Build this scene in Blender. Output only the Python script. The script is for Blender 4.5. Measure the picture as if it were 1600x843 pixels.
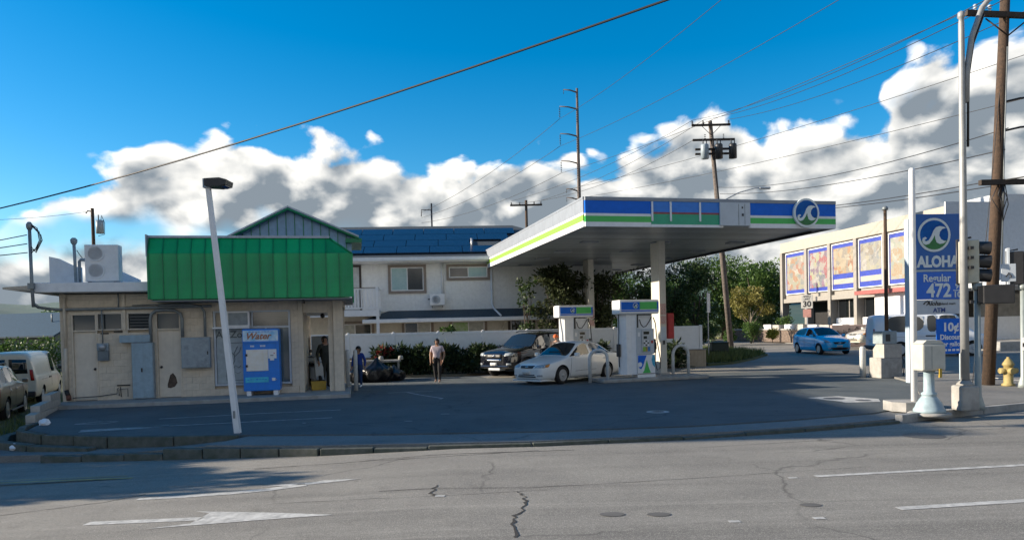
import bpy, bmesh, math, random
from mathutils import Vector, Matrix
from mathutils.bvhtree import BVHTree
for o in list(bpy.data.objects): bpy.data.objects.remove(o)
S = bpy.context.scene
COL = S.collection
rad = math.radians
R0 = random.Random(11)

# ------------------------------------------------------------------ camera
cam_d = bpy.data.cameras.new('camera'); cam = bpy.data.objects.new('camera', cam_d); COL.objects.link(cam)
def cam_axes(roll, pitch):
    f = Vector((0, math.cos(pitch), math.sin(pitch))); u0 = Vector((0, -math.sin(pitch), math.cos(pitch))); r0 = Vector((1, 0, 0))
    r = math.cos(roll)*r0 - math.sin(roll)*u0; u = math.sin(roll)*r0 + math.cos(roll)*u0
    return r, u, f
_r, _u, _f = cam_axes(0.024, -0.022)
cam.matrix_world = Matrix(((_r.x, _u.x, -_f.x, 0), (_r.y, _u.y, -_f.y, 0), (_r.z, _u.z, -_f.z, 1.95), (0, 0, 0, 1)))
cam_d.sensor_width = 36; cam_d.lens = 25.875; cam_d.shift_y = 0.0734
cam_d.clip_start = 0.1; cam_d.clip_end = 6000
S.camera = cam
S.render.resolution_x = 1024; S.render.resolution_y = 539

# ------------------------------------------------------------------ light, sky, exposure
SUN_EL = rad(18.0)
SUN_DIR = Vector((1.0, -0.06, 0)).normalized()          # horizontal travel of the light
travel = Vector((SUN_DIR.x*math.cos(SUN_EL), SUN_DIR.y*math.cos(SUN_EL), -math.sin(SUN_EL)))
sd = bpy.data.lights.new('sun', 'SUN'); sd.energy = 2.45; sd.angle = rad(0.6); sd.color = (1.0, 0.87, 0.70)
so = bpy.data.objects.new('sun', sd); COL.objects.link(so)
so.rotation_euler = travel.to_track_quat('-Z', 'Y').to_euler(); so.location = (-60, 10, 60)
S.view_settings.view_transform = 'Standard'; S.view_settings.look = 'None'
S.view_settings.exposure = 2.0; S.view_settings.gamma = 1.0; S.view_settings.use_curve_mapping = False

W = bpy.data.worlds.new('World'); S.world = W; W.use_nodes = True
W.cycles.sampling_method = 'MANUAL'; W.cycles.sample_map_resolution = 512
def build_world():
    nt = W.node_tree; N = nt.nodes; L = nt.links; N.clear()
    def nd(t, **k):
        n = N.new(t)
        for a, b in k.items(): setattr(n, a, b)
        return n
    def sock(s, v):
        if hasattr(v, 'is_linked') or isinstance(v, bpy.types.NodeSocket): L.new(v, s)
        else: s.default_value = v
    def M(op, a, b=None, c=None, clamp=False):
        n = nd('ShaderNodeMath', operation=op); n.use_clamp = clamp
        sock(n.inputs[0], a)
        if b is not None: sock(n.inputs[1], b)
        if c is not None: sock(n.inputs[2], c)
        return n.outputs[0]
    def sstep(x, a, b):
        n = nd('ShaderNodeMapRange', interpolation_type='SMOOTHSTEP')
        sock(n.inputs[0], x); sock(n.inputs[1], a); sock(n.inputs[2], b); n.inputs[3].default_value = 0; n.inputs[4].default_value = 1
        return n.outputs[0]
    def mixc(f, a, b):
        n = nd('ShaderNodeMix', data_type='RGBA'); sock(n.inputs[0], f); sock(n.inputs[6], a); sock(n.inputs[7], b); return n.outputs[2]
    def noise(v, scale, detail, rough=.55, dist=0.0):
        n = nd('ShaderNodeTexNoise'); L.new(v, n.inputs['Vector']); n.inputs['Scale'].default_value = scale
        n.inputs['Detail'].default_value = detail; n.inputs['Roughness'].default_value = rough; n.inputs['Distortion'].default_value = dist
        return n.outputs[0]
    sky = nd('ShaderNodeTexSky', sky_type='NISHITA'); sky.sun_disc = False
    sky.sun_elevation = SUN_EL; sky.sun_rotation = math.atan2(-SUN_DIR.x, -SUN_DIR.y)
    sky.altitude = 0; sky.air_density = 1.0; sky.dust_density = 0.3; sky.ozone_density = 3.5
    hs = nd('ShaderNodeHueSaturation'); hs.inputs['Saturation'].default_value = SKY_SAT; hs.inputs['Value'].default_value = 0.39
    hs.inputs['Hue'].default_value = SKY_HUE
    L.new(sky.outputs[0], hs.inputs['Color'])
    tc = nd('ShaderNodeTexCoord'); v = tc.outputs['Generated']
    sx = nd('ShaderNodeSeparateXYZ'); L.new(v, sx.inputs[0])
    az = M('ARCTAN2', sx.outputs[0], sx.outputs[1]); el = M('ARCSINE', sx.outputs[2])
    # cloud bank: height of its tops along the horizon, raised out of view to brighten the shade (azimuth in degrees, top in degrees)
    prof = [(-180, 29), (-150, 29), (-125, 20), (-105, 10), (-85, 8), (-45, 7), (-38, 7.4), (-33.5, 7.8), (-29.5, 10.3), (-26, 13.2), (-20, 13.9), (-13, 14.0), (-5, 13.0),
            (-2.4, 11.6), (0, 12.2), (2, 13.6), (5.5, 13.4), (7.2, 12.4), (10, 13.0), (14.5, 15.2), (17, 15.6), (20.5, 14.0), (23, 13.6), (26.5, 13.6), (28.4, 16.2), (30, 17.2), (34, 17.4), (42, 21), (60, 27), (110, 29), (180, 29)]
    wob = noise(v, 9.0, 2, .6); wob2 = noise(v, 2.2, 1, .5)
    azd = M('ADD', M('MULTIPLY', az, 180/math.pi), M('MULTIPLY', M('SUBTRACT', wob, .5), 7.0))
    t = M('MULTIPLY_ADD', azd, 1/360.0, 0.5)
    cr = nd('ShaderNodeValToRGB'); L.new(t, cr.inputs[0]); e = cr.color_ramp; e.interpolation = 'B_SPLINE' if False else 'EASE'
    while len(e.elements) > 1: e.elements.remove(e.elements[-1])
    for i, (a, h) in enumerate(prof):
        p = a/360+.5
        if i == 0: q = e.elements[0]; q.position = p
        else: q = e.elements.new(p)
        q.color = (h/30, h/30, h/30, 1)
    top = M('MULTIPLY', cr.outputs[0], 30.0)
    eld = M('MULTIPLY', el, 180/math.pi)
    # billows: stretched noise plus cells
    mp = nd('ShaderNodeMapping'); L.new(v, mp.inputs[0]); mp.inputs['Scale'].default_value = (1, 1, 1.5)
    n1 = noise(mp.outputs[0], 7.5, 7, .60, .25)
    def cells(vec):
        dv = nd('ShaderNodeMix', data_type='VECTOR'); dv.inputs[0].default_value = 0.06; L.new(vec, dv.inputs[4])
        nv = nd('ShaderNodeTexNoise'); L.new(vec, nv.inputs['Vector']); nv.inputs['Scale'].default_value = 16; nv.inputs['Detail'].default_value = 2; L.new(nv.outputs[1], dv.inputs[5])
        vo = nd('ShaderNodeTexVoronoi', feature='SMOOTH_F1'); L.new(dv.outputs[1], vo.inputs['Vector']); vo.inputs['Scale'].default_value = 20; vo.inputs['Smoothness'].default_value = .3
        return M('SUBTRACT', 1.0, vo.outputs['Distance'])
    puff = cells(mp.outputs[0])
    bill = M('ADD', M('MULTIPLY', M('SUBTRACT', n1, .5), 6.2), M('MULTIPLY', M('SUBTRACT', puff, .62), 3.4))
    bill = M('SMOOTH_MIN', bill, 1.3, .8)
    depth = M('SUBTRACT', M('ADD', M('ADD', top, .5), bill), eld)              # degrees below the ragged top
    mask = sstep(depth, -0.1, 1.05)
    # the left bank floats: open sky beneath it
    lowgap = M('MULTIPLY', sstep(azd, -44.0, -30.0), M('SUBTRACT', 1.0, sstep(azd, -19.0, -9.0)))
    under = M('SUBTRACT', M('ADD', 8.6, M('MULTIPLY', M('SUBTRACT', wob, .5), 7)), eld)
    gapm = M('MULTIPLY', lowgap, M('MULTIPLY', sstep(under, -.2, 1.6), sstep(M('ADD', eld, M('MULTIPLY', M('SUBTRACT', n1, .5), 6)), 5.0, 6.6)))
    mask = M('MULTIPLY', mask, M('SUBTRACT', 1.0, M('MULTIPLY', gapm, .93)))
    # rifts of blue inside the bank
    rift = sstep(M('ADD', M('MULTIPLY', n1, .5), M('MULTIPLY', wob2, .5)), .60, .68)
    mask = M('MULTIPLY', mask, M('SUBTRACT', 1.0, M('MULTIPLY', rift, .3)))
    # shading of the bank: bright crests and lumps towards the sun, grey bellies
    off = nd('ShaderNodeVectorMath', operation='ADD'); L.new(mp.outputs[0], off.inputs[0]); off.inputs[1].default_value = (-0.022, 0.0, 0.024)
    n2 = noise(off.outputs[0], 7.5, 4, .56, .25); puff2 = cells(off.outputs[0])
    lump = M('MULTIPLY', M('SUBTRACT', n1, n2), 3.6)
    crest = M('SUBTRACT', 1.0, sstep(depth, 0.3, 3.9))
    lit = M('ADD', M('MULTIPLY', crest, .70), M('ADD', M('ADD', lump, M('MULTIPLY', M('SUBTRACT', puff, puff2), 1.3)), M('MULTIPLY', M('SUBTRACT', wob2, .5), 1.3)))
    soft = noise(v, 14.0, 5, .6)
    lit = M('ADD', M('ADD', M('MULTIPLY', lit, .80), M('MULTIPLY', M('SUBTRACT', soft, .5), .55)), .20, clamp=True)
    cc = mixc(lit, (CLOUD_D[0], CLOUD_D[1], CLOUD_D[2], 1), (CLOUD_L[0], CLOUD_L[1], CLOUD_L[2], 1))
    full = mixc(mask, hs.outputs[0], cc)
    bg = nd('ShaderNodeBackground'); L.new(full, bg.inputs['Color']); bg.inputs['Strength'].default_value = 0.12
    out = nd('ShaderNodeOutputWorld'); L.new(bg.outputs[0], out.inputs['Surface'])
SKY_SAT = 1.42; SKY_HUE = 0.495
CLOUD_D = (.56, .67, .78); CLOUD_L = (3.0, 2.9, 2.7)
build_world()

# ------------------------------------------------------------------ materials
MATS = {}
def srgb(r, g, b):
    f = lambda c: (c/255/12.92) if c/255 <= .04045 else ((c/255+.055)/1.055)**2.4
    return (f(r), f(g), f(b))
def mat(name, col, rough=.6, metal=0.0, var=.12, scale=6.0, bump=0.0, bscale=60.0, col2=None, spec=.5, coat=0.0, emit=None, estr=0.0, alpha=None, trans=0.0, streak=0.0, dirt=0.0, world=False, dscale=2.0, dcol=None, objvar=0.0):
    """procedural principled material: noise mottling, optional second colour, vertical streaks, dirt patches and fine bump"""
    if name in MATS: return MATS[name]
    m = bpy.data.materials.new(name); m.use_nodes = True; MATS[name] = m
    nt = m.node_tree; N = nt.nodes; L = nt.links
    b = N['Principled BSDF']; b.inputs['Roughness'].default_value = rough; b.inputs['Metallic'].default_value = metal
    b.inputs['Specular IOR Level'].default_value = spec; b.inputs['Coat Weight'].default_value = coat
    b.inputs['Transmission Weight'].default_value = trans
    if emit: b.inputs['Emission Color'].default_value = (*emit, 1); b.inputs['Emission Strength'].default_value = estr
    if world:
        g = N.new('ShaderNodeNewGeometry'); vec = g.outputs['Position']
    else:
        t = N.new('ShaderNodeTexCoord'); vec = t.outputs['Object']
    n = N.new('ShaderNodeTexNoise'); L.new(vec, n.inputs['Vector']); n.inputs['Scale'].default_value = scale; n.inputs['Detail'].default_value = 6; n.inputs['Roughness'].default_value = .6
    c2 = col2 if col2 else tuple(max(0, c*(1-2.2*var)) for c in col)
    mr = N.new('ShaderNodeMapRange'); L.new(n.outputs[0], mr.inputs[0]); mr.inputs[1].default_value = .35; mr.inputs[2].default_value = .68
    mx = N.new('ShaderNodeMix'); mx.data_type = 'RGBA'; L.new(mr.outputs[0], mx.inputs[0]); mx.inputs[6].default_value = (*col, 1); mx.inputs[7].default_value = (*c2, 1)
    c = mx.outputs[2]
    def over(fac_sock, amount, colr, cin):
        k = N.new('ShaderNodeMath'); k.operation = 'MULTIPLY'; L.new(fac_sock, k.inputs[0]); k.inputs[1].default_value = amount
        x = N.new('ShaderNodeMix'); x.data_type = 'RGBA'; L.new(k.outputs[0], x.inputs[0]); L.new(cin, x.inputs[6]); x.inputs[7].default_value = (*colr, 1)
        return x.outputs[2]
    dk = dcol if dcol else tuple(x*.35 for x in col)
    if streak:
        mp = N.new('ShaderNodeMapping'); L.new(vec, mp.inputs[0]); mp.inputs['Scale'].default_value = (7, 7, .35)
        s = N.new('ShaderNodeTexNoise'); L.new(mp.outputs[0], s.inputs['Vector']); s.inputs['Scale'].default_value = 2.2; s.inputs['Detail'].default_value = 5
        r = N.new('ShaderNodeMapRange'); L.new(s.outputs[0], r.inputs[0]); r.inputs[1].default_value = .52; r.inputs[2].default_value = .78
        c = over(r.outputs[0], streak, dk, c)
    if dirt:
        s = N.new('ShaderNodeTexNoise'); L.new(vec, s.inputs['Vector']); s.inputs['Scale'].default_value = dscale; s.inputs['Detail'].default_value = 8; s.inputs['Roughness'].default_value = .7
        r = N.new('ShaderNodeMapRange'); L.new(s.outputs[0], r.inputs[0]); r.inputs[1].default_value = .5; r.inputs[2].default_value = .72
        c = over(r.outputs[0], dirt, dk, c)
    if objvar:
        oi = N.new('ShaderNodeObjectInfo'); r = N.new('ShaderNodeMapRange'); L.new(oi.outputs['Random'], r.inputs[0]); r.inputs[3].default_value = 1-objvar; r.inputs[4].default_value = 1+objvar*.6
        vm = N.new('ShaderNodeVectorMath'); vm.operation = 'SCALE'; L.new(c, vm.inputs[0]); L.new(r.outputs[0], vm.inputs['Scale']); c = vm.outputs[0]
    L.new(c, b.inputs['Base Color'])
    if bump:
        s = N.new('ShaderNodeTexNoise'); L.new(vec, s.inputs['Vector']); s.inputs['Scale'].default_value = bscale; s.inputs['Detail'].default_value = 4
        bp = N.new('ShaderNodeBump'); L.new(s.outputs[0], bp.inputs['Height']); bp.inputs['Strength'].default_value = bump; bp.inputs['Distance'].default_value = .02
        L.new(bp.outputs[0], b.inputs['Normal'])
    return m
def glass(name, col=(.02, .03, .035), rough=.04, spec=.8):
    return mat(name, col, rough, var=.05, spec=spec)

m_white = mat('white_paint', (.80, .81, .82), .5, var=.04, dirt=.12)
m_whitem = mat('white_metal', (.72, .74, .76), .35, var=.03, dirt=.15, streak=.12)
m_vinyl = mat('vinyl_white', (.82, .84, .86), .4, var=.03, dirt=.08)
m_stucco = mat('house_stucco', (.80, .80, .78), .85, var=.05, bump=.25, bscale=90, streak=.12, dirt=.08, dscale=.8)
m_cream = mat('house_cream', (.66, .62, .54), .85, var=.06, bump=.2, bscale=90, streak=.1)
m_taupe = mat('taupe_trim', (.27, .22, .185), .7, var=.06)
m_storewall = mat('store_paint', (.68, .59, .47), .75, var=.07, bump=.2, bscale=70, streak=.22, dirt=.2, dscale=1.4, objvar=.05)
m_storedoor = mat('door_paint', (.68, .61, .51), .5, var=.05, streak=.12, dirt=.16)
m_joint = mat('mortar', (.56, .485, .385), .9, var=.1)
m_green = mat('green_metal', (.006, .42, .14), .42, var=.16, scale=1.1, streak=.45, dirt=.22, dscale=1.2, dcol=(.03, .30, .16), spec=.45, bump=.2, bscale=3, objvar=.16)
m_greend = mat('green_metal_dark', (.004, .22, .09), .4, var=.12, scale=2)
m_cap = mat('galvanized', (.38, .44, .52), .4, metal=.4, var=.1)
m_skygable = mat('sky_tinted_gable', (.20, .34, .52), .35, var=.08, streak=.15, metal=.2)  # blue of the reflected sky and shade painted into the gable metal
m_concrete = mat('concrete', (.38, .37, .345), .85, var=.14, scale=4, bump=.3, bscale=45, dirt=.35, dscale=1.6)
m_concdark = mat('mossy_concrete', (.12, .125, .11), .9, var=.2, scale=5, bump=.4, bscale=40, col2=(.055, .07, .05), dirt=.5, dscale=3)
m_cmu = mat('pale_block', (.44, .42, .38), .85, var=.1, bump=.3, bscale=50, dirt=.25)
m_grey = mat('grey_paint', (.30, .37, .42), .55, var=.1, streak=.2, dirt=.25, dscale=3)
m_pipe = mat('pipe_grey', (.26, .29, .30), .5, var=.12, metal=.3, streak=.2)
m_steel = mat('pale_steel', (.46, .49, .52), .4, metal=.35, var=.08, dirt=.2)
m_black = mat('black_rubber', (.012, .012, .013), .55, var=.2)
m_dark = mat('dark_metal', (.028, .028, .03), .45, var=.15)
m_wood = mat('pole_wood', (.085, .052, .032), .9, var=.25, scale=14, bump=.6, bscale=40, streak=.7, col2=(.045, .03, .02))
m_wooddark = mat('dark_timber', (.06, .045, .035), .9, var=.2, bump=.4, bscale=30)
m_glass = glass('window_glass')
m_glassdk = glass('dark_glass', (.008, .01, .012))
m_glassblue = glass('pale_glass', (.10, .14, .16), .05)
m_yellow = mat('yellow_plastic', (.50, .33, .04), .5); m_hyd = mat('faded_yellow', (.40, .31, .12), .7, var=.15, dirt=.4)
m_red = mat('red_paint', (.5, .02, .02), .4)
m_blue = mat('brand_blue', (.003, .14, .66), .5, var=.05, spec=.25)
m_lime = mat('brand_lime', (.24, .44, .05), .5, var=.05)
m_bgreen = mat('brand_green', (.06, .50, .10), .4, var=.05)
m_teal = mat('brand_teal', (.02, .36, .20), .4, var=.05)
m_signgrey = mat('sign_grey', (.50, .55, .60), .4, var=.04, dirt=.1)
m_paintline = mat('road_paint', (.62, .61, .57), .7, var=.2, scale=9, dirt=.55, dscale=5, dcol=(.16, .155, .145), world=True)
m_paintfade = mat('faded_paint', (.46, .47, .46), .8, var=.25, scale=9, dirt=.7, dscale=4, dcol=(.06, .065, .07), world=True)
m_yline = mat('yellow_paint', (.5, .38, .16), .7, var=.2, dirt=.5, dscale=5, dcol=(.15, .14, .12), world=True)

# ------------------------------------------------------------------ mesh helpers
class MB:
    def __init__(s): s.bm = bmesh.new()
    def box(s, x0, x1, y0, y1, z0, z1, bev=0.0, M=None):
        c = [(x0, y0, z0), (x1, y0, z0), (x1, y1, z0), (x0, y1, z0), (x0, y0, z1), (x1, y0, z1), (x1, y1, z1), (x0, y1, z1)]
        vs = [s.bm.verts.new(M @ Vector(p) if M else p) for p in c]
        fs = [s.bm.faces.new([vs[i] for i in q]) for q in ((3, 2, 1, 0), (4, 5, 6, 7), (0, 1, 5, 4), (1, 2, 6, 5), (2, 3, 7, 6), (3, 0, 4, 7))]
        if bev:
            es = list({e for f in fs for e in f.edges})
            bmesh.ops.bevel(s.bm, geom=es, offset=bev, segments=2, affect='EDGES', profile=.5)
        return s
    def prism(s, poly, a, b, axis='y', M=None):
        """poly of 2-D points extruded from a to b; axis y: poly=(x,z); axis x: poly=(y,z); axis z: poly=(x,y)"""
        def P(p, t):
            q = {'y': (p[0], t, p[1]), 'x': (t, p[0], p[1]), 'z': (p[0], p[1], t)}[axis]
            return M @ Vector(q) if M else q
        A = [s.bm.verts.new(P(p, a)) for p in poly]; B = [s.bm.verts.new(P(p, b)) for p in poly]
        n = len(poly)
        s.bm.faces.new(A); s.bm.faces.new(B[::-1])
        for i in range(n): s.bm.faces.new((A[i], B[i], B[(i+1) % n], A[(i+1) % n]))
        return s
    def cyl(s, p0, p1, r0, r1=None, seg=12, cap=True):
        r1 = r0 if r1 is None else r1
        p0 = Vector(p0); p1 = Vector(p1); d = (p1-p0).normalized()
        a = d.orthogonal().normalized(); b = d.cross(a)
        A = []; B = []
        for i in range(seg):
            t = 2*math.pi*i/seg; o = a*math.cos(t)+b*math.sin(t)
            A.append(s.bm.verts.new(p0+o*r0)); B.append(s.bm.verts.new(p1+o*r1))
        for i in range(seg): f = s.bm.faces.new((A[i], A[(i+1) % seg], B[(i+1) % seg], B[i])); f.smooth = True
        if cap: s.bm.faces.new(A[::-1]); s.bm.faces.new(B)
        return s
    def tube(s, pts, r, seg=6, cap=True):
        pts = [Vector(p) for p in pts]; rings = []
        d0 = (pts[1]-pts[0]).normalized(); a = d0.orthogonal().normalized()
        for i, p in enumerate(pts):
            d = ((pts[min(i+1, len(pts)-1)]-pts[max(i-1, 0)])).normalized()
            a = (a-d*a.dot(d)).normalized(); b = d.cross(a)
            rr = r[i] if isinstance(r, (list, tuple)) else r
            rings.append([s.bm.verts.new(p+(a*math.cos(2*math.pi*k/seg)+b*math.sin(2*math.pi*k/seg))*rr) for k in range(seg)])
        for A, B in zip(rings, rings[1:]):
            for k in range(seg): f = s.bm.faces.new((A[k], A[(k+1) % seg], B[(k+1) % seg], B[k])); f.smooth = True
        if cap: s.bm.faces.new(rings[0][::-1]); s.bm.faces.new(rings[-1])
        return s
    def lathe(s, prof, c=(0, 0, 0), seg=16, axis='z'):
        rings = []
        for r, h in prof:
            ring = []
            for k in range(seg):
                t = 2*math.pi*k/seg; x, y = r*math.cos(t), r*math.sin(t)
                q = {'z': (x, y, h), 'y': (x, h, y), 'x': (h, x, y)}[axis]
                ring.append(s.bm.verts.new((c[0]+q[0], c[1]+q[1], c[2]+q[2])))
            rings.append(ring)
        for A, B in zip(rings, rings[1:]):
            for k in range(seg): f = s.bm.faces.new((A[k], A[(k+1) % seg], B[(k+1) % seg], B[k])); f.smooth = True
        s.bm.faces.new(rings[0][::-1]); s.bm.faces.new(rings[-1])
        return s
    def face(s, pts):
        s.bm.faces.new([s.bm.verts.new(p) for p in pts]); return s
    def mesh(s, m):
        bmesh.ops.recalc_face_normals(s.bm, faces=s.bm.faces)
        me = bpy.data.meshes.new('mesh'); s.bm.to_mesh(me); s.bm.free(); me.materials.append(m); return me
    def build(s, name, m, parent=None, loc=(0, 0, 0), rz=0.0):
        me = s.mesh(m); me.name = name
        return link(name, me, parent, loc, rz)
def link(name, me, parent=None, loc=(0, 0, 0), rz=0.0):
    o = bpy.data.objects.new(name, me); COL.objects.link(o); o.location = loc
    o.rotation_euler = (0, 0, rz) if not isinstance(rz, (tuple, list)) else rz
    if parent: o.parent = parent
    return o
def tag(o, label=None, cat=None, group=None, kind=None):
    if label: o['label'] = label
    if cat: o['category'] = cat
    if group: o['group'] = group
    if kind: o['kind'] = kind
    return o
def thing(name, label, cat, loc=(0, 0, 0), rz=0.0, group=None):
    o = bpy.data.objects.new(name, None); COL.objects.link(o); o.location = loc; o.rotation_euler = (0, 0, rz); o.empty_display_size = .2
    return tag(o, label, cat, group)
def copy_tree(o, parent=None):
    c = o.copy(); COL.objects.link(c); c.parent = parent
    for ch in [k for k in bpy.data.objects if k.parent == o]: copy_tree(ch, c)
    return c
def B(name, m, parent, x0, x1, y0, y1, z0, z1, bev=0.0, loc=(0, 0, 0), rz=0.0):
    return MB().box(x0, x1, y0, y1, z0, z1, bev).build(name, m, parent, loc, rz)
def text(s, size, m, parent, loc, rot=(math.pi/2, 0, 0), name='lettering', bold=0.0, ext=.004, sx=1.0, align='CENTER', shear=0.0):
    cu = bpy.data.curves.new('txt', 'FONT'); cu.body = s; cu.size = size; cu.extrude = ext; cu.offset = bold; cu.align_x = align; cu.align_y = 'CENTER'; cu.shear = shear
    cu.resolution_u = 3
    o = bpy.data.objects.new('tmp', cu); COL.objects.link(o)
    bpy.context.view_layer.update()
    me = bpy.data.meshes.new_from_object(o.evaluated_get(bpy.context.evaluated_depsgraph_get()))
    bpy.data.objects.remove(o); bpy.data.curves.remove(cu)
    me.materials.clear(); me.materials.append(m); me.name = name
    q = link(name, me, parent, loc, rot); q.scale = (sx, 1, 1)
    return q
def slab(name, poly, z, depth, m, parent=None):
    """ground sheet: poly of (x,y); z a number or function; skirts go down by depth"""
    bm = bmesh.new(); zf = z if callable(z) else (lambda x, y: z)
    top = [bm.verts.new((x, y, zf(x, y))) for x, y in poly]; bot = [bm.verts.new((x, y, zf(x, y)-depth)) for x, y in poly]
    f = bm.faces.new(top); n = len(poly)
    for i in range(n): bm.faces.new((top[i], bot[i], bot[(i+1) % n], top[(i+1) % n]))
    bmesh.ops.triangulate(bm, faces=[f]); bmesh.ops.recalc_face_normals(bm, faces=bm.faces)
    me = bpy.data.meshes.new(name); bm.to_mesh(me); bm.free(); me.materials.append(m)
    return link(name, me, parent)
# ------------------------------------------------------------------ ground, street, lot
def asphalt(name, c_lo, c_hi, tracks=0.0, crack=.5, speck=.5, patch=.3, rot=0.0):
    m = bpy.data.materials.new(name); m.use_nodes = True; nt = m.node_tree; N = nt.nodes; L = nt.links
    b = N['Principled BSDF']; b.inputs['Roughness'].default_value = .86; b.inputs['Specular IOR Level'].default_value = .35
    g = N.new('ShaderNodeNewGeometry'); P = g.outputs['Position']
    def noise(scale, detail, rough=.6, sc=None):
        v = P
        if sc:
            mp = N.new('ShaderNodeMapping'); L.new(P, mp.inputs[0]); mp.inputs['Scale'].default_value = sc; mp.inputs['Rotation'].default_value = (0, 0, rot); v = mp.outputs[0]
        n = N.new('ShaderNodeTexNoise'); L.new(v, n.inputs['Vector']); n.inputs['Scale'].default_value = scale; n.inputs['Detail'].default_value = detail; n.inputs['Roughness'].default_value = rough
        return n.outputs[0]
    def rng(x, a, b2, o0=0., o1=1.):
        r = N.new('ShaderNodeMapRange'); L.new(x, r.inputs[0]); r.inputs[1].default_value = a; r.inputs[2].default_value = b2; r.inputs[3].default_value = o0; r.inputs[4].default_value = o1; return r.outputs[0]
    def mix(f, a, c):
        x = N.new('ShaderNodeMix'); x.data_type = 'RGBA'
        (L.new(f, x.inputs[0]) if not isinstance(f, float) else setattr(x.inputs[0], 'default_value', f))
        for s, v in ((x.inputs[6], a), (x.inputs[7], c)):
            if isinstance(v, tuple): s.default_value = (*v, 1)
            else: L.new(v, s)
        return x.outputs[2]
    def mul(a, k):
        x = N.new('ShaderNodeMath'); x.operation = 'MULTIPLY'; L.new(a, x.inputs[0])
        (L.new(k, x.inputs[1]) if not isinstance(k, float) else setattr(x.inputs[1], 'default_value', k)); return x.outputs[0]
    c = mix(rng(noise(.55, 7, .65), .32, .7), c_lo, c_hi)
    if tracks:
        s = noise(1.0, 5, .6, (.05, 1.3, 1)); c = mix(mul(rng(s, .48, .68), tracks), c, tuple(x*.5 for x in c_lo))
        s = noise(1.0, 6, .7, (.09, 2.9, 1)); c = mix(mul(rng(s, .52, .7), tracks*.8), c, tuple(min(1, x*1.35) for x in c_hi))
    s = noise(1.7, 6, .75); c = mix(mul(rng(s, .58, .66), patch), c, tuple(x*.55 for x in c_lo))
    s = noise(26, 5, .75); c = mix(mul(rng(s, .40, .62), .35), c, tuple(x*.6 for x in c_lo))
    s = noise(95, 2, .5); c = mix(mul(rng(s, .52, .7), speck), c, tuple(x*1.9 for x in c_hi))
    s2 = noise(70, 2, .5); c = mix(mul(rng(s2, .56, .72), speck), c, tuple(x*.3 for x in c_lo))
    if crack:
        dn = N.new('ShaderNodeTexNoise'); L.new(P, dn.inputs['Vector']); dn.inputs['Scale'].default_value = 1.6; dn.inputs['Detail'].default_value = 6
        ad = N.new('ShaderNodeMix'); ad.data_type = 'VECTOR'; ad.inputs[0].default_value = .32; L.new(P, ad.inputs[4]); L.new(dn.outputs[1], ad.inputs[5])
        vo = N.new('ShaderNodeTexVoronoi'); vo.feature = 'DISTANCE_TO_EDGE'; L.new(ad.outputs[1], vo.inputs['Vector']); vo.inputs['Scale'].default_value = .34
        line = rng(vo.outputs['Distance'], 0.0, .008, 1., 0.)
        gate = rng(noise(.35, 3), .47, .58)
        c = mix(mul(mul(line, gate), crack), c, tuple(x*.28 for x in c_lo))
    L.new(c, b.inputs['Base Color'])
    bn = noise(60, 4); bp = N.new('ShaderNodeBump'); L.new(bn, bp.inputs['Height']); bp.inputs['Strength'].default_value = .45; bp.inputs['Distance'].default_value = .012
    L.new(bp.outputs[0], b.inputs['Normal'])
    return m
m_street = asphalt('street_asphalt', (.20, .19, .17), (.30, .284, .25), tracks=.5, crack=.6, speck=.55, patch=.35)
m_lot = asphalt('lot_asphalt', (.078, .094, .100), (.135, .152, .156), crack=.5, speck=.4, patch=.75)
m_apron = asphalt('apron_concrete', (.17, .175, .172), (.25, .252, .245), crack=.5, speck=.4, patch=.4)
m_walk = asphalt('sidewalk_concrete', (.16, .158, .15), (.24, .235, .22), crack=.3, speck=.3, patch=.3)
m_dirt = asphalt('dirt_ground', (.13, .11, .08), (.22, .19, .13), crack=0.0, speck=.5, patch=.5)
m_grassg = mat('grass_ground', (.055, .075, .025), .95, var=.3, scale=3, bump=.8, bscale=30, col2=(.10, .10, .045), world=True)
m_drygrass = mat('dry_grass_ground', (.20, .19, .075), .95, var=.2, scale=2, bump=.8, bscale=30, col2=(.12, .125, .05), world=True)

def RZ(x, y):      # height of the street surface: falls to the west, climbs up the side street
    z = -.10+.035*max(-16.0, min(0.0, x+1.0))
    if x > -12: z += .0105*max(0.0, min(60.0, y-20))
    return z
def grid_sheet(name, xs, ys, zf, m):
    bm = bmesh.new(); V = [[bm.verts.new((x, y, zf(x, y))) for x in xs] for y in ys]
    for j in range(len(ys)-1):
        for i in range(len(xs)-1):
            f = bm.faces.new((V[j][i], V[j][i+1], V[j+1][i+1], V[j+1][i])); f.smooth = True
    me = bpy.data.meshes.new(name); bm.to_mesh(me); bm.free(); me.materials.append(m)
    return link(name, me)
def frange(a, b, n): return [a+(b-a)*i/n for i in range(n+1)]
xs = [-2500, -800, -300, -120]+frange(-70, 80, 60)+[140, 300, 800, 2500]; ys = [-900, -300, -100]+frange(-40, 120, 64)+[200, 400, 900, 2500]
tag(grid_sheet('ground', xs, ys, lambda x, y: RZ(x, y)-.06 - (0.6 if abs(x) > 100 or y > 130 else 0), m_grassg), kind='structure')
street = tag(grid_sheet('street', frange(-69, 79, 74), frange(-38, 118, 78), RZ, m_street), kind='structure')

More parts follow.
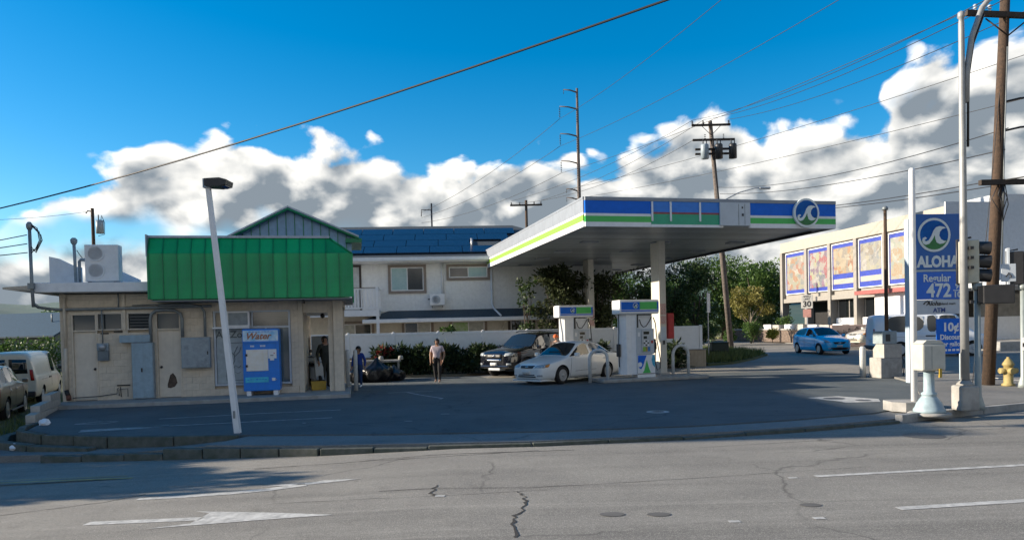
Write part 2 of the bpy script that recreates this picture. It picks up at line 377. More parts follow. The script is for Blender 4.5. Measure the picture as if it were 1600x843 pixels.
LOT = [(-11.0, 17.0), (-10.6, 16.0), (-9.6, 15.25), (-8.0, 14.75), (-6.2, 14.5), (-5.2, 14.42), (-2.4, 14.05), (0.5, 13.95), (3.5, 14.2), (5.6, 14.75), (7.6, 15.5), (8.6, 16.3), (10.3, 18.6), (12.2, 22.4), (13.1, 26.2), (11.4, 31), (10.2, 33.6), (8.9, 34.4), (-13.2, 32.6), (-14.4, 27), (-13.2, 21.2)]
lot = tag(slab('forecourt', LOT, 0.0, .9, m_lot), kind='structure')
APR = [(-5.6, 13.35), (-3.4, 12.98), (.3, 12.9), (3.0, 13.25), (5.4, 13.86), (7.6, 14.68), (8.5, 15.25), (8.9, 16.6), (7.6, 15.5), (5.6, 14.75), (3.5, 14.2), (.5, 13.95), (-2.4, 14.05), (-5.2, 14.42)]
tag(slab('driveway_apron', APR, -.025, .5, m_apron), kind='structure')
# walkway in front of the raised end of the lot, falling to the west
WL = [(-60, 14.9), (-16, 14.9), (-12, 14.7), (-9.0, 14.1), (-7.2, 13.72), (-5.6, 13.4), (-5.2, 14.4), (-6.4, 14.45), (-8.0, 14.65), (-9.7, 15.15), (-10.8, 16.0), (-11.3, 17.2), (-13.4, 18.4), (-60, 19)]
tag(slab('sidewalk', WL, lambda x, y: RZ(x, y)+.14 if x < -9.5 else (RZ(x, y)+.13 if x < -6 else -.05), .5, m_walk), kind='structure')
YARD = [(-60, 19), (-13.4, 18.4), (-11.3, 17.2), (-13.6, 21.2), (-14.6, 27), (-14.2, 44), (-14, 70), (-60, 70)]
tag(slab('west_yard', YARD, lambda x, y: RZ(x, 20)+.05, .4, m_grassg), kind='structure')
tag(slab('dirt_track', [(-40, 24.5), (-15.2, 24.5), (-15.4, 30), (-17, 40), (-40, 46)], lambda x, y: RZ(x, 20)+.06, .05, m_dirt), kind='structure')
CW = [(8.5, 15.2), (11.4, 16.45), (14.0, 18.1), (15.2, 20.2), (15.0, 23.6), (13.2, 26.3), (12.2, 22.4), (10.3, 18.6), (8.9, 16.6)]
tag(slab('corner_sidewalk', CW, .05, .3, m_walk), kind='structure')
tag(slab('back_yard', [(-14.2, 33.2), (8.9, 35.0), (9.5, 45), (12.0, 60), (13, 75), (-14, 75)], .05, .3, m_dirt), kind='structure')
GC = [(8.95, 33.6), (10.4, 34.6), (12.3, 37.5), (14.3, 41.2), (14.2, 43.5), (13.8, 47), (14.6, 62), (15.2, 80), (12.9, 80), (12, 60), (9.6, 45), (8.95, 35.2)]
tag(slab('grass_verge', GC, lambda x, y: RZ(x, y)+.10, .4, m_grassg), kind='structure')
FAR = [(22.0, 58.5), (23.2, 50.5), (24.6, 44.5), (30, 43.5), (78, 43), (78, 118), (23, 118), (21, 75)]
tag(slab('far_verge', FAR, lambda x, y: RZ(x, y)+.13, .4, m_drygrass), kind='structure')
tag(slab('parking_pad', [(24.6, 46.2), (78, 45.2), (78, 62), (25.0, 62), (24.3, 52)], lambda x, y: RZ(x, y)+.16, .03, m_apron), kind='structure')

# kerb along the raised end of the lot, cast in lengths
KC = [(-11.15, 17.6), (-11.0, 16.6), (-10.5, 15.75), (-9.6, 15.12), (-8.0, 14.62), (-6.6, 14.4), (-5.35, 14.3)]
def along(pts, step):
    out = []; 
    for (a, b) in zip(pts, pts[1:]):
        a = Vector(a); b = Vector(b); n = max(1, round((b-a).length/step))
        for i in range(n): out.append((a+(b-a)*i/n, a+(b-a)*(i+1)/n))
    return out
def kerb_run(name, label, pts, step, w, ztop, zbot, m, gap=.012, jit=.0):
    t = thing(name, label, 'kerb', (pts[0][0], pts[0][1], 0))
    o = Vector((pts[0][0], pts[0][1], 0)); rr = random.Random(len(pts))
    for a, b in along(pts, step):
        d = (b-a); l = d.length; d.normalize(); n = Vector((-d.y, d.x))
        c = (a+b)/2; zt = ztop(c.x) if callable(ztop) else ztop; zb = zbot(c.x) if callable(zbot) else zbot
        j = rr.uniform(-jit, jit)
        mb = MB(); mb.box(-l/2+gap/2, l/2-gap/2, -w, 0, zb, zt+j, bev=.014)
        k = mb.build('kerb_stone', m, t, (c.x-o.x, c.y-o.y, 0), math.atan2(d.y, d.x)+rr.uniform(-.01, .01))
    return t
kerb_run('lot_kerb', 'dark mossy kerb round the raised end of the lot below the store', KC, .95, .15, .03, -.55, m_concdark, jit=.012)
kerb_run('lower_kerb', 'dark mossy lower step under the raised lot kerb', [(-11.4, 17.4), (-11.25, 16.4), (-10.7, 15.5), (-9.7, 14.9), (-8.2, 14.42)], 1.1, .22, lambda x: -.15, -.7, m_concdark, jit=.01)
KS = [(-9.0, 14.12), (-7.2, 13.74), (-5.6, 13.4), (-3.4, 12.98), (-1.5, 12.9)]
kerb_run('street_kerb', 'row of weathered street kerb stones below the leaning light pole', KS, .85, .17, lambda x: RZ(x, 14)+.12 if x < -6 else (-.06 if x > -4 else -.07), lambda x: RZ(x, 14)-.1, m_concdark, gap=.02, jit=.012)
kerb_run('apron_kerb', 'low worn kerb edge where the driveway apron meets the street', [(-1.5, 12.86), (.3, 12.86), (3.0, 13.2), (5.4, 13.8), (7.6, 14.62)], 1.4, .12, -.045, -.3, m_concdark, gap=.015, jit=.012)
kerb_run('corner_kerb', 'chipped concrete kerb round the corner below the traffic signal pole', [(7.6, 14.66), (8.5, 15.16), (11.4, 16.4), (14.0, 18.05), (15.25, 20.2), (15.05, 23.6)], 1.3, .16, .06, -.3, m_concrete, gap=.02, jit=.01)
kerb_run('far_kerb', 'pale sunlit kerb on the far side of the side street', [(21.4, 72), (21.9, 58.5), (23.1, 50.4), (24.5, 44.4), (30, 43.4), (44, 43)], 3.0, .16, lambda x: RZ(x, 50)+.17, lambda x: RZ(x, 50)-.1, m_concrete)

# painted markings: sheets just above the surface they lie on
def decal(name, polys, m, zf, parent=None, dz=.005):
    bm = bmesh.new()
    for poly in polys:
        f = bm.faces.new([bm.verts.new((x, y, zf(x, y)+dz)) for x, y in poly])
    bmesh.ops.triangulate(bm, faces=bm.faces[:])
    for f in bm.faces:
        if f.normal.z < 0: f.normal_flip()
    me = bpy.data.meshes.new(name); bm.to_mesh(me); bm.free(); me.materials.append(m)
    return link(name, me, parent)
def strip(pts, w):
    """quads of width w along a polyline"""
    L2 = []; pts = [Vector(p) for p in pts]; n = len(pts)
    for i, p in enumerate(pts):
        d = (pts[min(i+1, n-1)]-pts[max(i-1, 0)]).normalized(); q = Vector((-d.y, d.x))
        ww = w[i] if isinstance(w, (list, tuple)) else w
        L2.append((p+q*ww/2, p-q*ww/2))
    return [[tuple(a[0]), tuple(a[1]), tuple(b[1]), tuple(b[0])] for a, b in zip(L2, L2[1:])]
decal('arrow_marking', strip([(-5.12, 8.72), (-4.4, 8.67), (-3.7, 8.62)], .16)+[[(-4.2, 8.28), (-3.75, 8.42), (-3.72, 8.88), (-3.95, 9.03), (-2.9, 8.72), (-2.1, 8.43), (-3.0, 8.38)]], m_paintline, RZ, street)
decal('arrow_marking', strip([(-5.15, 9.98), (-4.5, 9.98), (-3.9, 10.02), (-3.4, 10.12), (-2.95, 10.32)], [.12, .15, .17, .19, .2])+[[(-3.6, 10.34), (-2.9, 10.3), (-2.45, 10.42), (-2.2, 10.52), (-2.75, 10.56), (-2.9, 10.44), (-3.3, 10.42)]], m_paintline, RZ, street)
decal('lane_line', strip([(3.98, 9.72), (9.0, 10.4)], .11), m_paintline, RZ, street)
decal('lane_line', strip([(4.15, 7.95), (9.0, 8.63)], .13), m_paintline, RZ, street)
decal('lane_line', strip([(-30, 11.95), (-6.1, 11.7)], .10)+strip([(-30, 12.25), (-6.3, 11.92)], .04), m_yline, RZ, street)
for x, y in ((3.1, 7.6), (2.2, 7.55), (-1.0, 9.05), (3.6, 9.62)): decal('reflector_stud', [[(x, y), (x+.12, y), (x+.12, y+.08), (x, y+.08)]], m_paintline, RZ, street)
rr = random.Random(5)
def crackline(pts, w0):
    P = []
    for a, b in zip(pts, pts[1:]):
        n = 7
        for i in range(n): P.append((a[0]+(b[0]-a[0])*i/n+rr.uniform(-.035, .035), a[1]+(b[1]-a[1])*i/n+rr.uniform(-.02, .02)))
    P.append(pts[-1]); return strip(P, [w0*rr.uniform(.35, 1.2) for _ in P])
m_crack = mat('crack_dark', (.045, .043, .04), .95, var=.2, world=True)
for pts, w in (([(-1.05, 9.75), (-1.08, 9.3), (-1.0, 9.1)], .035), ([(.12, 8.9), (.12, 8.45), (-.05, 7.9), (-.02, 7.2)], .04), ([(.12, 8.9), (.02, 9.25)], .02), ([(-6.8, 9.4), (-5.6, 9.9), (-5.2, 10.3)], .022),
               ([(-4.2, 11.85), (-2.8, 11.95), (-1.4, 12.2), (1.0, 12.3)], .028), ([(-2.2, 11.95), (-1.0, 12.0), (.4, 12.35)], .022), ([(3.0, 12.2), (5.5, 12.7)], .02), ([(-1.8, 9.6), (0.2, 9.45), (2.2, 9.75), (5.0, 10.3)], .014), ([(-3.0, 9.2), (-.9, 9.12), (.4, 9.3)], .012)):
    decal('crack', crackline(pts, w), m_crack, RZ, street, .004)
def disc(c, r, n=20, r2=None): return [(c[0]+r*math.cos(2*math.pi*i/n), c[1]+(r2 or r)*math.sin(2*math.pi*i/n)) for i in range(n)]
m_lid = mat('cast_iron', (.10, .10, .10), .6, var=.2, world=True, scale=20)
m_patch = mat('tar_patch', (.13, .126, .118), .9, var=.15, world=True, scale=4)
decal('utility_cover', [disc((7.2, 12.9), .34)], m_lid, RZ, street)
for c, r in (((1.05, 8.0), .14), ((1.55, 7.95), .13), ((3.3, 8.2), .12)): decal('tar_patch', [disc(c, r, 14, r*.7)], m_patch, RZ, street)
Z0 = lambda x, y: 0.0
decal('fill_cap_ring', [disc((3.26, 16.6), .26)], m_paintline, Z0, lot)
decal('fill_cap', [disc((3.26, 16.6), .15)], m_lid, Z0, lot, .009)
decal('cover_pad', [[(7.55, 18.9), (8.45, 19.1), (9.05, 18.2), (8.8, 17.6), (7.95, 17.55), (7.9, 17.9)]], m_paintline, Z0, lot)
decal('fill_cap', [disc((8.1, 18.55), .26)], m_lid, Z0, lot, .009)
decal('fill_cap', [disc((8.55, 17.95), .18)], m_lid, Z0, lot, .009)
decal('stall_line', strip([(-9.3, 15.75), (-6.6, 16.4), (-4.2, 17.0)], .1), m_paintfade, Z0, lot)
decal('stall_line', strip([(-9.2, 15.55), (-8.2, 15.85), (-7.6, 16.2)], .28), m_paintfade, Z0, lot)
decal('stall_line', strip([(-8.5, 17.6), (-6.2, 18.3), (-4.4, 18.7)], .1), m_paintfade, Z0, lot)
decal('stall_line', strip([(-10.1, 16.9), (-9.8, 17.3), (-9.3, 17.25), (-9.4, 16.9), (-10.1, 16.9)], .09), m_paintfade, Z0, lot)
decal('curved_line', strip([(-3.4, 23.6), (-2.9, 22.6), (-2.3, 21.6), (-2.05, 21.2), (-2.1, 21.0)], .09)+strip([(-4.0, 23.5), (-3.4, 23.75), (-2.6, 23.8)], .08), m_paintfade, Z0, lot)
decal('stall_line', strip([(-3.0, 27.6), (4.0, 27.3)], .12), m_paintfade, Z0, lot)
decal('paint_fleck', [disc((-1.6, 17.2), .12, 8, .05), disc((-2.3, 16.0), .1, 8, .05), disc((-4.6, 16.1), .05, 6)], m_paintfade, Z0, lot)

# ------------------------------------------------------------------ hills beyond the valley
def hills():
    bm = bmesh.new(); n = 90; prev = None
    for i in range(n+1):
        a = rad(-75+150*i/n)
        d = 900; ridge = 44+20*math.sin(i*.23+1)+14*math.sin(i*.61)+7*math.sin(i*1.7)
        if i < 28: ridge *= .45+.02*i
        col = []
        for k, (dd, hh) in enumerate(((0, -8), (120, .35), (260, .75), (380, 1.0), (700, .6))):
            col.append(bm.verts.new((math.sin(a)*(d+dd), math.cos(a)*(d+dd), hh if hh < 0 else hh*ridge*(1+.09*math.sin(i*1.3+k*2.1)))))
        if prev:
            for p, q in zip(range(len(col)-1), range(1, len(col))): f = bm.faces.new((prev[p], col[p], col[q], prev[q])); f.smooth = True
        prev = col
    me = bpy.data.meshes.new('hills'); bm.to_mesh(me); bm.free()
    me.materials.append(mat('hazy_hill_green', (.06, .12, .10), .95, var=.3, scale=.03, col2=(.10, .15, .12), world=True))  # distance haze is put into the colour as a bluish tint
    tag(link('hills', me), kind='structure')
hills()
# ------------------------------------------------------------------ the store
SA = rad(12.0)
store = thing('store', 'beige block convenience store with green metal mansard and flat roof end', 'store', (-13.36, 21.79, 0), SA)
X = lambda name, m, x0, x1, y0, y1, z0, z1, p=None, bev=0.0: B(name, m, p or store, x0, x1, y0, y1, z0, z1, bev)
X('slab', m_concrete, .0, 8.35, -1.35, 4.2, -.3, .115, bev=.02)
# shell of the building: wall pieces round the openings (front plane y=0)
wall = X('wall', m_storewall, 0.0, 6.92, .17, .30, .115, 3.3)
X('side_wall', m_storewall, 0.0, .14, .03, 4.0, .115, 3.3)
X('side_wall', m_storewall, 6.78, 6.93, .0, 4.0, .115, 3.28)
X('back_wall', m_storewall, 0.14, 6.78, 3.86, 4.0, .115, 3.3)
# block facing, block by block, leaving doors and windows open
OPEN = [(.30, 1.0, .0, 2.72), (1.0, 1.7, 2.2, 2.72), (1.84, 2.54, 2.2, 2.72), (2.62, 3.34, .0, 2.72), (4.26, 6.56, .40, 2.74)]
blocks = {}
def blk(w, h):
    k = (round(w, 2), round(h, 2))
    if k not in blocks:
        blocks[k] = MB().box(0, k[0]-.0025, 0, .165, 0, k[1]-.0025, bev=.003).mesh(m_storewall)
    return blocks[k]
X('mortar_backing', m_joint, .145, 6.78, .13, .168, .116, 3.28, wall)
z = .118; row = 0
while z < 3.2:
    h = min(.2, 3.28-z); x = .02-(.2 if row % 2 else 0)
    edges = sorted({.005, 6.775}|{e for a, b, c, d in OPEN if c < z+h*.6 and d > z+h*.4 for e in (a, b)})
    for a, b in zip(edges, edges[1:]):
        mid = (a+b)/2
        if any(p-.01 < mid < q+.01 and c < z+h*.6 and d > z+h*.4 for p, q, c, d in OPEN): continue
        cuts = [a]; k = x
        while k < b:
            if k > a+.1 and k < b-.1: cuts.append(k)
            k += .4
        cuts.append(b)
        for p, q in zip(cuts, cuts[1:]):
            o = link('block', blk(q-p, h), wall, (p+.001, R0.uniform(-.0015, .0015), z))
    z += .2; row += 1
# doors and high windows
def door(x0, x1, knobx, bad=False):
    d = X('door', m_storedoor, x0+.05, x1-.05, .05, .10, .13, 2.17, bev=.006)
    X('frame', m_storewall, x0, x0+.048, -.012, .16, .118, 2.72, d); X('frame', m_storewall, x1-.048, x1, -.012, .16, .118, 2.72, d)
    X('frame', m_storewall, x0+.05, x1-.05, -.012, .16, 2.172, 2.22, d); X('frame', m_storewall, x0+.05, x1-.05, -.012, .16, 2.67, 2.72, d)
    X('transom_glass', m_glass, x0+.05, x1-.05, .06, .075, 2.222, 2.668, d)
    MB().lathe([(.012, -.06), (.032, -.05), (.034, -.03), (.014, -.015), (.04, -.008), (.04, .0)], (knobx, .05, 1.05), 12, 'y').build('handle', m_dark, d)
    return d
d1 = door(.30, 1.0, .9); d2 = door(2.62, 3.34, 2.74)
pts = [(2.90, .52), (2.98, .80), (3.06, .86), (3.14, .74), (3.18, .56), (3.1, .44), (2.98, .40), (2.9, .42)]
MB().prism([(x+.0, z) for x, z in pts], .040, .049).build('peeled_patch', mat('bare_brown', (.11, .075, .055), .8, var=.3), d2)
def hiwin(x0, x1, slats=False):
    w = X('window', m_glassdk if slats else m_glass, x0+.03, x1-.03, .07, .085, 2.235, 2.69)
    for a in ((x0, x0+.03, 2.2, 2.72), (x1-.03, x1, 2.2, 2.72), (x0+.031, x1-.031, 2.2, 2.233), (x0+.031, x1-.031, 2.692, 2.72)): X('frame', m_storedoor, a[0], a[1], .0, .12, a[2], a[3], w)
    if slats:
        for i in range(5): 
            mb = MB(); mb.box(x0+.04, x1-.04, -.02, .02, -.004, .004, M=Matrix.Translation((0, .045, 2.28+i*.09))@Matrix.Rotation(rad(38), 4, 'X')); mb.build('louvre_slat', m_glass, w)
hiwin(1.0, 1.7); hiwin(1.84, 2.54, True)
# shop window
sw = X('shop_window', m_glassblue, 4.33, 6.49, .09, .105, .47, 2.17)
for a in ((4.27, 4.33, .41, 2.73), (6.49, 6.55, .41, 2.73), (4.331, 6.489, .41, .468), (4.331, 6.489, 2.172, 2.235), (4.331, 6.489, 2.67, 2.73), (5.385, 5.43, 2.236, 2.669), (5.78, 5.83, .469, 2.171)): X('frame', m_signgrey, a[0], a[1], .02, .14, a[2], a[3], sw)
up = X('upper_glass', m_glassdk, 5.432, 6.488, .08, .095, 2.237, 2.668, sw)
for i in range(4): X('louvre_slat', m_glass, 5.45, 6.47, .05, .075, 2.30+i*.10, 2.31+i*.10, sw)
m_film = mat('window_film', (.44, .50, .51), .5, var=.1)
X('window_film', m_film, 4.34, 5.4, .078, .088, .48, 2.16, sw)
m_etch = mat('etched_ink', (.13, .16, .17), .6)
text('ArtZone', .30, m_etch, sw, (4.86, .074, 1.98), name='lettering', bold=.004)
fr = MB()
for a in ((4.62, 5.14, 1.72, 1.735), (4.62, 5.14, .56, .575), (4.60, 4.615, .56, 1.735), (5.145, 5.16, .56, 1.735)): fr.box(a[0], a[1], .070, .076, a[2], a[3])
fr.tube([(4.75, .073, .95), (4.86, .073, 1.2), (4.84, .073, 1.4), (4.95, .073, 1.62)], .010, 5).tube([(4.85, .073, 1.3), (5.0, .073, 1.45), (5.05, .073, 1.6)], .008, 5).tube([(4.84, .073, 1.35), (4.72, .073, 1.5), (4.70, .073, 1.62)], .007, 5)
fr.build('etched_drawing', m_etch, sw)
MB().tube([(4.72, .073, 1.0), (4.8, .073, .93), (4.88, .073, 1.03), (4.95, .073, .95), (5.04, .073, 1.02)], .008, 4).build('etched_scribble', m_etch, sw)
MB().tube([(4.74, .073, .82), (4.8, .073, .76), (4.86, .073, .83), (4.93, .073, .77), (5.02, .073, .82)], .007, 4).build('etched_scribble', m_etch, sw)
X('interior_shade', mat('store_interior', (.10, .09, .08), .9), 4.3, 6.5, .145, .165, .42, 2.7, sw)
# pilasters and porch
X('pilaster', m_storewall, 1.715, 1.80, -.05, .0, 2.2, 3.28); X('pilaster', m_storewall, .12, .2, -.045, .0, .118, 3.28)
X('column', m_storewall, 7.86, 8.16, -.05, .25, .116, 3.0, bev=.01); X('column', m_storewall, 7.70, 7.853, .05, .3, .116, 3.0)
X('lintel', m_storewall, 6.935, 7.695, .05, .3, 2.62, 2.98)
X('porch_ceiling', m_storewall, 6.935, 8.2, .31, 4.0, 2.80, 2.98)
X('porch_beam', m_white, 6.94, 7.9, 1.6, 1.75, 2.55, 2.795)
MB().lathe([(.03, 2.62), (.07, 2.58), (.07, 2.5), (.02, 2.46)], (7.5, 1.0, 0), 10).build('porch_lamp', m_dark, store)
X('column', m_storewall, 8.0, 8.16, 3.8, 4.0, .116, 2.80)
# flat roof at the west end with sloping eave to the side
X('roof_slab', m_white, -.42, 2.72, -.62, 4.3, 3.32, 3.60, bev=.015)
MB().prism([(-.05, 3.30), (-1.35, 3.44), (-1.35, 3.50), (-.43, 3.56), (-.43, 3.31)], -.3, 4.2).build('eave', m_storewall, store)
X('roof_deck', m_cap, 2.721, 8.2, .0, 4.3, 3.3, 3.4)
wing = MB().prism([(-.55, 3.601), (-.55, 4.50), (-.3, 4.44), (.15, 4.20), (.32, 4.17), (.32, 3.601)], .9, 1.05).build('parapet_wing', m_white, store)
MB().prism([(.45, 3.601), (.45, 4.55), (.62, 4.5), (1.0, 4.2), (1.7, 3.85), (1.7, 3.601)], 2.0, 2.15).build('parapet_wing', m_white, store)
X('roof_hatch', m_grey, .95, 1.55, -.2, .4, 3.601, 3.80)
MB().tube([(.62, -.1, 3.6), (.62, -.1, 4.25), (.66, -.1, 4.3), (1.2, -.1, 4.28), (1.25, -.1, 4.2), (1.25, -.1, 3.82)], .045, 8).build('vent_pipe', m_grey, store)
MB().tube([(.58, -.3, 3.6), (.56, -.3, 4.75)], .045, 8).lathe([(.05, 4.72), (.09, 4.78), (.10, 4.86), (.05, 4.92)], (.56, -.3, 0), 10).build('vent_pipe', m_grey, store)
MB().tube([(.78, .2, 3.6), (.78, .2, 4.6)], .03, 8).build('vent_pipe', m_grey, store)
# service mast with weatherhead, conduit down and along the wall
MB().tube([(-.42, -.68, 2.9), (-.44, -.68, 3.4), (-.44, -.70, 5.15)], .045, 10).lathe([(.06, 5.1), (.085, 5.16), (.085, 5.25), (.04, 5.32)], (-.44, -.7, 0), 10).build('service_mast', m_pipe, store)
X('junction_box', m_pipe, -.52, -.36, -.78, -.66, 3.42, 3.58)
MB().tube([(-.42, -.68, 3.0), (-.36, -.5, 2.9), (-.2, -.2, 2.86), (0, -.07, 2.84), (.3, -.06, 2.84), (3.0, -.06, 2.86), (4.25, -.06, 2.88)], .045, 8).build('conduit', m_pipe, store)
MB().tube([(2.0, -.06, 2.93), (4.0, -.06, 2.99), (6.2, -.06, 3.0)], .02, 6).build('conduit', m_pipe, store)
MB().tube([(2.5, -.09, 1.8), (2.5, -.09, 2.5), (2.54, -.09, 2.66), (2.66, -.09, 2.76), (2.9, -.09, 2.78), (3.2, -.09, 2.76), (3.36, -.09, 2.66), (3.4, -.09, 2.5), (3.4, -.09, 1.94)], .048, 8).build('conduit', m_pipe, store)
MB().tube([(2.75, -.1, 2.92), (3.6, -.1, 2.93), (3.95, -.1, 2.86), (4.05, -.1, 2.7), (4.05, -.1, 1.94)], .04, 8).build('conduit', m_pipe, store)
MB().tube([(1.16, -.05, 2.82), (1.16, -.05, 1.8)], .02, 6).build('conduit', m_pipe, store)
MB().tube([(1.62, -.03, 3.3), (1.62, -.03, 2.88)], .022, 6).build('conduit', m_pipe, store)
MB().tube([(.16, -.09, 3.2), (.16, -.09, 1.7)], .04, 8).tube([(.16, -.09, 1.7), (.15, -.09, .45)], .048, 8).build('downpipe', m_storewall, store)
MB().tube([(.14, -.09, .46), (.17, -.1, .35), (.2, -.12, .3)], .065, 8).build('pipe_boot', m_black, store)
MB().tube([(.2, -.12, .30), (.22, -.14, .16)], .07, 8).build('pipe_boot', mat('rust_red', (.16, .06, .04), .8), store)
MB().tube([(.3, -.05, .22), (1.0, -.05, .24), (1.5, -.05, .3), (1.52, -.07, .45), (1.6, -.05, .5), (1.62, -.05, .2)], .012, 5).tube([(1.56, -.05, .24), (1.56, -.06, .42), (1.8, -.05, .44), (1.8, -.05, .2)], .01, 5).build('cable', m_dark, store)
X('vent_slot', m_dark, 1.5, 1.86, -.02, .0, .52, .56); X('vent_slot', m_dark, 1.1, 1.32, -.02, .0, 2.09, 2.13); X('vent_slot', m_dark, 1.46, 1.7, -.02, .0, 2.13, 2.17)
# green mansard: seam panels on front and right return
mans = X('mansard', m_greend, 2.79, 8.40, -.93, 4.2, 3.02, 3.06)
ML, MR, MF = 2.74, 8.50, -1.02
npan = 15; pw = (MR-ML)/npan
low = MB().box(.012, pw-.012, 0, .03, 0, 1.32).mesh(m_green); ribl = MB().box(-.012, .012, -.03, .03, 0, 1.32).mesh(m_greend)
upm = MB().prism([(0, 1.325), (.03, 1.325), (.27, 1.80), (.24, 1.80)], .012, pw-.012, 'x').mesh(m_green); ribu = MB().prism([(-.03, 1.325), (.03, 1.325), (.27, 1.80), (.21, 1.80)], -.012, .012, 'x').mesh(m_greend)
for i in range(npan):
    link('seam_panel', low, mans, (ML+i*pw, MF, 3.06)); link('seam_rib', ribl, mans, (ML+i*pw, MF, 3.06))
    if i < npan-1: link('slope_rib', ribu, mans, (ML+i*pw, MF, 3.06))
    if i < npan-2: link('slope_panel', upm, mans, (ML+i*pw, MF, 3.06))
# hip at the right end and return panels
hx = ML+(npan-2)*pw
MB().prism([(0, 0), (MR-hx, 0), (MR-hx-.66, .0), (0, 0)][:2]+[(MR-hx, 0.0)], 0, .001).bm.free()
bmh = MB()
def wedge(mb, pts, th=Vector((0, .03, 0))):
    a = [mb.bm.verts.new(p) for p in pts]; b = [mb.bm.verts.new(Vector(p)+th) for p in pts]; n = len(pts)
    mb.bm.faces.new(a); mb.bm.faces.new(b[::-1])
    for i in range(n): mb.bm.faces.new((a[i], b[i], b[(i+1) % n], a[(i+1) % n]))
wedge(bmh, [(hx, MF, 4.385), (MR, MF, 4.385), (MR-.66, MF+.24, 4.86), (hx, MF+.24, 4.86)]); bmh.build('slope_panel', m_green, mans)
MB().tube([(MR, MF-.01, 4.38), (MR-.66, MF+.23, 4.87)], .03, 6).build('hip_cap', m_greend, mans)
nr = 13; rw = 5.2/nr
for i in range(nr):
    y0 = MF+.005+i*rw
    MB().box(MR-.03, MR, y0+.012, y0+rw-.012, 3.06, 4.38).box(MR-.03, MR+.028, y0-.012, y0+.012, 3.06, 4.38).build('return_panel', m_green, mans)
bmh = MB(); wedge(bmh, [(MR, MF+.01, 4.385), (MR, MF+5.2, 4.385), (MR-.66, MF+5.2, 4.86), (MR-.66, MF+.25, 4.86)], Vector((-.03, 0, 0))); bmh.build('return_slope', m_green, mans)
MB().prism([(MF, 3.06), (MF, 4.385), (MF+.24, 4.86), (MF+.9, 4.86), (MF+.9, 3.06)], ML-.05, ML-.003, 'x').build('end_cheek', m_green, mans)
MB().box(ML-.06, MR-.66, MF+.19, MF+.62, 4.862, 4.93).box(ML-.062, ML-.03, MF-.03, MF+.2, 4.3, 4.935).build('ridge_cap', m_cap, mans)
X('mansard_back', m_cap, ML, MR-.7, MF+.66, MF+.7, 3.4, 4.85, mans)
X('soffit', mat('soffit_grey', (.34, .36, .37), .7, var=.08), ML+.02, MR-.02, MF+.03, -.06, 3.0, 3.018, mans)
X('soffit', MATS['soffit_grey'], 6.95, MR-.02, -.05, 4.1, 2.985, 3.015, mans)
X('bracket', m_dark, 6.98, 7.02, -.9, -.1, 2.9, 2.984, mans)
# gable over the rear of the store
gb = MB().prism([(4.5, 4.0), (8.5, 4.0), (8.5, 5.32), (6.42, 6.2), (4.5, 5.22)], 2.2, 2.3).build('gable', m_skygable, store)
for i in range(14):
    x = 4.62+i*.285; zt = 5.22+(x-4.5)/(1.92)*.98 if x < 6.42 else 6.2-(x-6.42)/2.08*.88
    X('gable_seam', m_greend, x-.012, x+.012, 2.17, 2.199, 4.3, zt-.03, gb)
bmh = MB(); wedge(bmh, [(4.35, 1.9, 5.17), (6.42, 1.9, 6.24), (6.42, 4.4, 6.24), (4.35, 4.4, 5.17)], Vector((0, 0, .06))); bmh.build('gable_slope', m_cap, gb)
bmh = MB(); wedge(bmh, [(6.42, 1.9, 6.24), (8.75, 1.9, 5.24), (8.75, 4.4, 5.24), (6.42, 4.4, 6.24)], Vector((0, 0, .06))); bmh.build('gable_slope', m_cap, gb)
for s in range(8): MB().box(0, .02, 0, .0, 0, 0).bm.free()
MB().tube([(4.35, 1.92, 5.12), (6.42, 1.92, 6.19), (8.75, 1.92, 5.19)], .045, 6).build('verge_trim', m_greend, gb)
MB().box(8.3, 8.85, 1.9, 4.4, 5.06, 5.2).build('eave_end', m_greend, gb)

# things fixed to or standing by the store
def at_store(x, y, z=0):
    c, s = math.cos(SA), math.sin(SA)
    return (-13.36+x*c-y*s, 21.79+x*s+y*c, z)
def sthing(name, label, cat, x, y, z, group=None): return thing(name, label, cat, at_store(x, y, z), SA, group)
t = sthing('electric_meter', 'round glass electric meter on small grey box between the store doors', 'meter', 1.16, -.004, 1.3)
B('box', m_grey, t, -.16, .16, -.09, 0, .30, .52, .01); B('box', mat('slate_paint', (.14, .18, .21), .5), t, -.14, .16, -.11, 0, 0, .295, .01)
MB().lathe([(.10, 0), (.10, -.05), (.08, -.12), (.0001, -.14)], (0, -.09, .41), 16, 'y').build('dial', m_steel, t)
t = sthing('switch_cabinet', 'tall pale blue metal cabinet against the store wall', 'cabinet', 2.28, -.004, .13)
B('body', m_grey, t, -.30, .30, -.22, 0, .0, 1.68, .01); B('door', mat('pale_blue_paint', (.30, .42, .50), .5, var=.08, streak=.3, dirt=.3, dscale=4, dcol=(.16, .2, .22)), t, -.28, .28, -.235, -.222, .03, 1.65, .005)
MB().box(-.04, -.0, -.25, -.236, .8, .92).build('handle', m_dark, t)
t = tag(MB().box(-.42, .42, -.2, 0, 0, .22, bev=.01).build('wire_trough', MATS['pale_blue_paint'], None, at_store(2.08, -.012, 1.82), SA), 'pale blue wire trough above the tall metal cabinet', 'wire trough')
t = sthing('electric_box', 'square grey electric box hanging beside the scuffed store door', 'electric box', 3.78, -.004, 1.0)
B('body', m_grey, t, -.41, .41, -.22, 0, 0, .93, .012); B('cover', mat('worn_grey', (.32, .37, .40), .5, var=.1, dirt=.5, dscale=3), t, -.38, .38, -.236, -.222, .03, .86, .005); B('latch', m_dark, t, .33, .36, -.25, -.237, .4, .5)
t = sthing('window_air_conditioner', 'white framed window air conditioner above the shop window film', 'air conditioner', 5.03, .0, 2.2)
